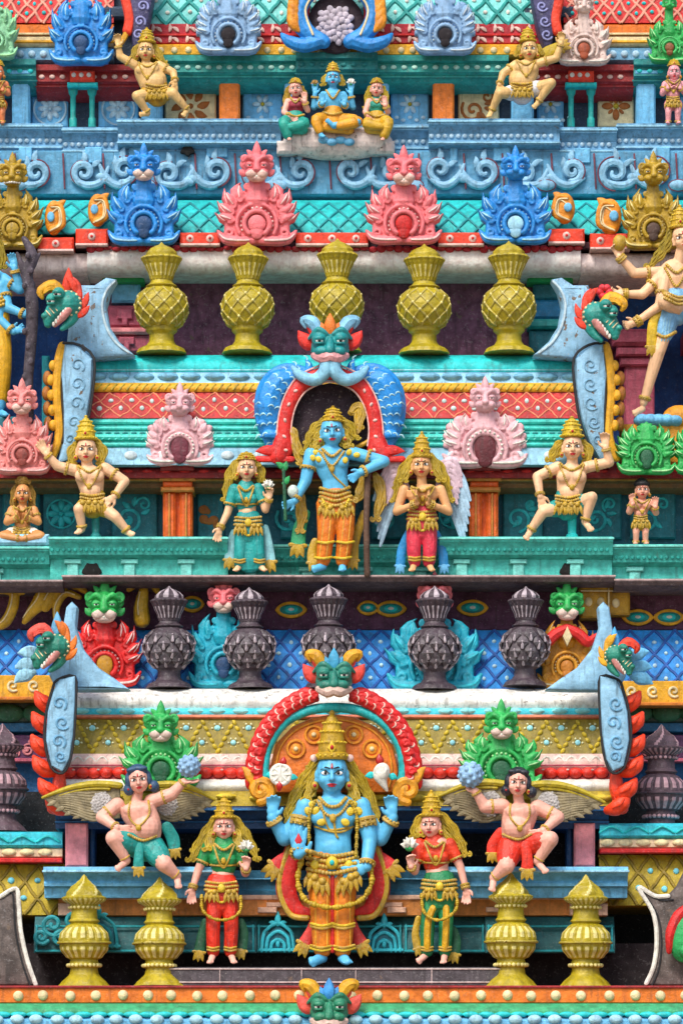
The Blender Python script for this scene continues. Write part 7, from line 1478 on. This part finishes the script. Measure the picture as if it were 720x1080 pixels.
for S_, E_, W_, *_ in DA: F.bangles([(S_, E_, .5, 6.6), (E_, W_, .8, 5), (E_, W_, .92, 4.8)], 1.5)
F.ring('anklet', (693, 372, 8), (678, 425, 2), .9, 5.4, 1.6); mb = MB(); F.rope('', [(702, 281), (712, 290), (722, 281)], 1.8, bead=1.5, mb=mb); F.rope('', [(700, 284), (712, 304), (724, 284)], 1.5, bead=1.6, mb=mb); F.part('necklace', mb, [GOLDJ])
F.locks('hair', [[(708, 244, 0), (702, 258, -2), (694, 270, -3), (684, 282, -4)], [(730, 244, 0), (736, 258, -2), (742, 272, -3)]], 4, paint('#9a8626')); F.crown(716, 242, 216, 10, 2); F.sash([(700, 330, 10), (688, 340, 12), (686, 368, 12)], [4, 5, 6], paint('#c8a83a'))
mb = MB(); mb.ell((652, 258, F.d + 9), (7, 9, 7)); F.part('held_bud', mb, [GOLDJ]); mb = MB()
for k in range(5): mb.ell((676 + k*9, 444, F.d + 3), (9, 7, 11))
F.part('cushion', mb, [SKYB], rm=.9); mb = MB(); mb.ell((716, 440, F.d - 2), (18, 13, 14)); mb.box(655, 770, 448, 490, F.d - 40, F.d + 6, 2); F.part('pedestal', mb, [paint('#d8941e')])
# ---- blue statue with the dark trunk
F = Fig('blue statue with gold belts at the picture edge grasping a dark trunk', (6, 440, -214), 27, SK_BLUE)
F.torso([(0, 330), (0, 316), (-1, 302), (-2, 290), (-3, 282)], [15, 13, 18, 17, 6], .68); F.limb([(-3, 283, 0), (-4, 270, 2)], [6, 6]); F.head(-4, 258, 4)
BA = [((14, 294, 0), (32, 306, 4), (27, 284, 8), 100, (0, 0, 1), 20), ((13, 299, 2), (20, 326, 8), (38, 334, 12), 10, (0, 0, 1), 50), ((12, 302, 4), (10, 338, 8), (26, 352, 12), 20, (0, 0, 1), 50), ((-18, 294, 0), (-36, 310, 4), (-40, 286, 8), 90, (0, 0, 1), 20)]
for S_, E_, W_, ha, n, cu in BA: F.limb([S_, E_], [6.4, 5.4]); F.limb([E_, W_], [5.4, 3.8]); F.hand(W_[0], W_[1], W_[2], ha, n, cu, 1)
F.limb([(8, 334, 0), (14, 380, 6), (12, 428, 0)], [10, 7.5, 5]); F.limb([(-8, 334, 0), (-18, 380, 6), (-16, 428, 0)], [10, 7.5, 5]); F.foot((12, 434, 0), (18, 439, 10)); F.foot((-16, 434, 0), (-22, 439, 10)); F.done(); F.face()
F.cloth('trousers', [([(0, 322), (0, 340)], [16, 16], .75), ([(8, 334, 0), (14, 380, 6), (12, 420, 0)], [13, 10, 8]), ([(-8, 334, 0), (-18, 380, 6), (-16, 420, 0)], [13, 10, 8])], paint('#d8a82a', .38)); mb = MB(); [F.rope('', [(-16, 316 + 4*k), (0, 321 + 4*k), (16, 315 + 4*k)], 2, bead=1.5, mb=mb) for k in range(3)]; F.part('girdle', mb, [GOLDJ])
for S_, E_, W_, *_ in BA: F.bangles([(S_, E_, .5, 6.6), (E_, W_, .8, 5)], 1.5)
mb = MB(); F.rope('', [(-12, 288), (-2, 298), (9, 287)], 1.8, bead=1.5, mb=mb); F.rope('', [(10, 290), (2, 304), (-10, 316)], 1.3, mb=mb); F.part('necklace', mb, [GOLDJ]); F.crown(-4, 248, 220, 10, 2); F.locks('hair', [[(6, 252, 0), (11, 266, -2), (13, 282, -2)]], 4, paint('#9a8626')); mb = MB(); mb.box(-60, 40, 440, 490, F.d - 40, F.d + 6, 2); F.part('pedestal', mb, [TEAL])
F.o.location.x -= 11 * S
t = Thing('tree_trunk', 'dark twisted trunk grasped by the blue statue above the salmon ornament', 'trunk', (30, 486, -192)); mb = MB(); mb.ctube([(29, 488, -192), (31, 440, -192), (30, 400, -193), (33, 360, -194), (34, 320, -194), (29, 290, -196), (34, 268, -198), (25, 250, -200)], [5, 5, 5.5, 6, 7, 6, 6, 3], 6, 12); mb.ctube([(33, 300, -195), (24, 282, -196), (18, 266, -198)], [5, 4, 2]); mb.ctube([(34, 280, -197), (42, 266, -198)], [4, 1.5]); [mb.ell((30 + 4*sin(i*2.1), 270 + i*16, -189), (3, 4, 3)) for i in range(12)]
t.part('trunk', mb, [paint('#453c46', .7, .35, .5)], rm=1.0, smooth=2)
# ---- seated group at the top
t = Thing('pedestal', 'weathered white and pink mound carrying the three seated figures at the top', 'pedestal', (352, 160, -316)); mb = MB(); mb.ell((355, 152, -318), (58, 17, 16)); mb.ell((330, 150, -314), (32, 15, 15)); mb.ell((384, 150, -314), (30, 15, 15)); mb.box(292, 416, 150, 164, -340, -306, 3)
t.part('mound', mb, [paint('#dccfca', .6, .2, .8, .5)], rm=1.0, smooth=2); mb = MB(); [mb.ell((341 + 9*k, 151 + 2*(k % 2), -301), (6, 4, 4)) for k in range(4)]; t.part('lotus_base', mb, [SKYB])
F = Fig('small seated blue four-armed statue in yellow trousers between two seated ladies', (351, 140, -306), 19, SK_BLUE)
F.torso([(351, 124), (351, 115), (351, 107), (351, 99), (351, 93)], [10, 9, 11, 11, 4], .7); F.limb([(351, 97, 0), (351, 91, 1)], [4, 4]); F.head(351, 83, 3)
TA = [((341, 100, 0), (337, 112, 3), (340, 112, 12), 92, (0, 0, 1), 8, -1), ((362, 100, 0), (365, 113, 3), (363, 113, 12), 90, (0, 0, 1), 8, 1), ((341, 101, -5), (331, 112, -5), (332, 98, -2), 90, (0, 0, 1), 20, -1), ((362, 101, -5), (372, 112, -5), (370, 98, -2), 90, (0, 0, 1), 20, 1)]
for S_, E_, W_, ha, n, cu, th in TA: F.limb([S_, E_], [4, 3.4]); F.limb([E_, W_], [3.4, 2.5]); F.hand(W_[0], W_[1], W_[2], ha, n, cu, th)
F.limb([(346, 126, 0), (334, 129, 12), (338, 144, 14)], [6, 5, 3]); F.foot((338, 145, 14), (341, 148, 20)); F.limb([(356, 126, 0), (376, 131, 12), (352, 136, 16)], [6, 5, 3.4]); F.foot((351, 135, 17), (345, 131, 18)); F.done(); F.face()
F.cloth('trousers', [([(351, 120), (351, 130)], [11, 12], .9), ([(346, 126, 0), (334, 129, 12), (337, 141, 14)], [7.4, 6.4, 4.6]), ([(356, 126, 0), (376, 131, 12), (358, 136, 16)], [7.4, 7, 5]), ([(345, 136, 10), (368, 138, 8)], [6, 6])], paint('#d89a1a', .38)); F.rope('necklace', [(344, 96), (351, 106), (358, 96)], 1.3, bead=1.5); F.rope('girdle', [(341, 120), (351, 123), (361, 120)], 1.6, bead=1.5); F.crown(351, 77, 65, 6.5, 3); F.locks('hair', [[(344, 80, 0), (341, 90, 0)], [(358, 80, 0), (361, 90, 0)]], 2.6, paint('#ad9426')); F.bangles([(a[1], a[2], .7, 3.2) for a in TA] + [(a[0], a[1], .4, 4.2) for a in TA], .9)
F.lotus('raised_emblem', 332, 88, -2, 4, paint('#b08a4a')); F.lotus('raised_emblem', 370, 87, -2, 4.5, WHITE)
def seated(label, x, k, top, skirt, hairm):
    F = Fig(label, (x, 142, -306), 17, SK_PINK); c = x
    F.torso([(c, 127), (c, 119), (c, 112), (c, 106), (c, 102)], [9, 6.5, 8.5, 9, 3.6], .7); F.limb([(c, 105, 0), (c, 99, 1)], [3.6, 3.6]); F.head(c, 94.5, 3, -k*6); [F.ell((c + s*3.6, 112, 4.5), (3.2, 3.2, 3)) for s in (-1, 1)]
    TA = [((c - 8, 107, 0), (c - 12, 119, 3), (c - 9, 113 if k < 0 else 124, 9), 80 if k < 0 else 300, (0, 0, 1), 14, -1), ((c + 8, 107, 0), (c + 12, 119, 3), (c + 9, 124 if k < 0 else 113, 9), 240 if k < 0 else 100, (0, 0, 1), 14, 1)]
    if k < 0: TA = [((c - 8, 107, 0), (c - 12, 119, 3), (c - 6, 125, 10), 330, (0, 0, 1), 14, -1), ((c + 8, 107, 0), (c + 13, 117, 3), (c + 10, 109, 9), 95, (0, 0, 1), 12, 1)]
    for S_, E_, W_, ha, n, cu, th in TA: F.limb([S_, E_], [3.6, 3.1]); F.limb([E_, W_], [3.1, 2.3]); F.hand(W_[0], W_[1], W_[2], ha, n, cu, th)
    F.limb([(c + k*3, 129, 0), (c + k*12, 131, 12), (c + k*7, 147, 12)], [5.6, 4.6, 3]); F.foot((c + k*7, 148, 12), (c + k*6, 151, 18)); F.limb([(c - k*3, 129, 0), (c - k*10, 133, 12), (c + k*6, 137, 15)], [5.6, 4.6, 3]); F.done(); F.face()
    F.cloth('blouse', [([(c, 115), (c, 109)], [8.6, 8.8], .78), ([(c - 3.4, 112, 4.4), (c + 3.4, 112, 4.4)], 3.9)], top)
    F.cloth('skirt', [([(c, 124), (c, 132)], [9.6, 11], .9), ([(c + k*3, 129, 0), (c + k*12, 131, 12), (c + k*8, 145, 12)], [7, 6, 5.4]), ([(c - k*3, 129, 0), (c - k*10, 133, 12), (c + k*4, 137, 15)], [7, 6.2, 4.6]), ([(c - 8, 137, 8), (c + 8, 138, 8)], 6)], skirt); F.rope('girdle', [(c - 9, 122), (c, 125), (c + 9, 122)], 1.4, bead=1.5); F.rope('necklace', [(c - 5, 104), (c, 110), (c + 5, 104)], 1.2, bead=1.5); F.crown(c, 89, 82, 6, 3); F.bangles([(a[1], a[2], .75, 3) for a in TA], .9)
    F.locks('hair', [[(c - 6, 92, 0), (c - 9, 102, -1), (c - 11, 114, -1)], [(c + 6, 92, 0), (c + 9, 102, -1), (c + 11, 114, -1)]], 2.6, hairm); return F
seated('small seated lady in teal skirt and maroon top beside the seated blue statue', 311.5, -1, paint('#8c2038'), paint('#1a9c8c', .38), paint('#a88a30'))
seated('small seated lady in green top with gold skirt beside the seated blue statue', 397, 1, paint('#168c7a'), paint('#c8a03a', .38), paint('#b09a26'))
# ------------------------------------------------------------------ camera, sky, sun
cam = bpy.data.cameras.new('camera'); co = bpy.data.objects.new('camera', cam); COL.objects.link(co)
co.location = (0, -D, ZC); co.rotation_euler = (R(90), 0, 0)
cam.sensor_fit = 'VERTICAL'; cam.sensor_height = 36; cam.sensor_width = 24
cam.lens = 36 * D / (1080 * S); cam.shift_y = (540 * S - ZC) / (1080 * S); cam.clip_end = 2000; cam.clip_start = .1
scene.camera = co
w = bpy.data.worlds.new('World'); scene.world = w; w.use_nodes = True
bg = w.node_tree.nodes['Background']; sky = w.node_tree.nodes.new('ShaderNodeTexSky'); sky.sky_type = 'NISHITA'; sky.sun_disc = False
EL, AZ = 52, 24      # sun height, and how far it stands to the left of straight ahead of the tower
sky.sun_elevation = R(EL); sky.sun_rotation = R(180 + AZ); sky.air_density = 1.2; sky.dust_density = 3.0; sky.ozone_density = .6
w.node_tree.links.new(sky.outputs[0], bg.inputs[0]); bg.inputs[1].default_value = .15
sl = bpy.data.lights.new('sun', 'SUN'); so = bpy.data.objects.new('sun', sl); COL.objects.link(so)
sl.energy = 2.3; sl.angle = R(20); sl.color = (1, .95, .87)
v = Vector((-sin(R(AZ)) * cos(R(EL)), -cos(R(AZ)) * cos(R(EL)), sin(R(EL))))
so.rotation_euler = v.to_track_quat('Z', 'Y').to_euler(); so.location = (-8, -20, 25)
vs = scene.view_settings; vs.view_transform = 'Standard'; vs.look = 'None'; vs.exposure = .32; vs.gamma = 1; vs.use_curve_mapping = False
scene.cycles.max_bounces = 6; scene.cycles.use_denoising = True
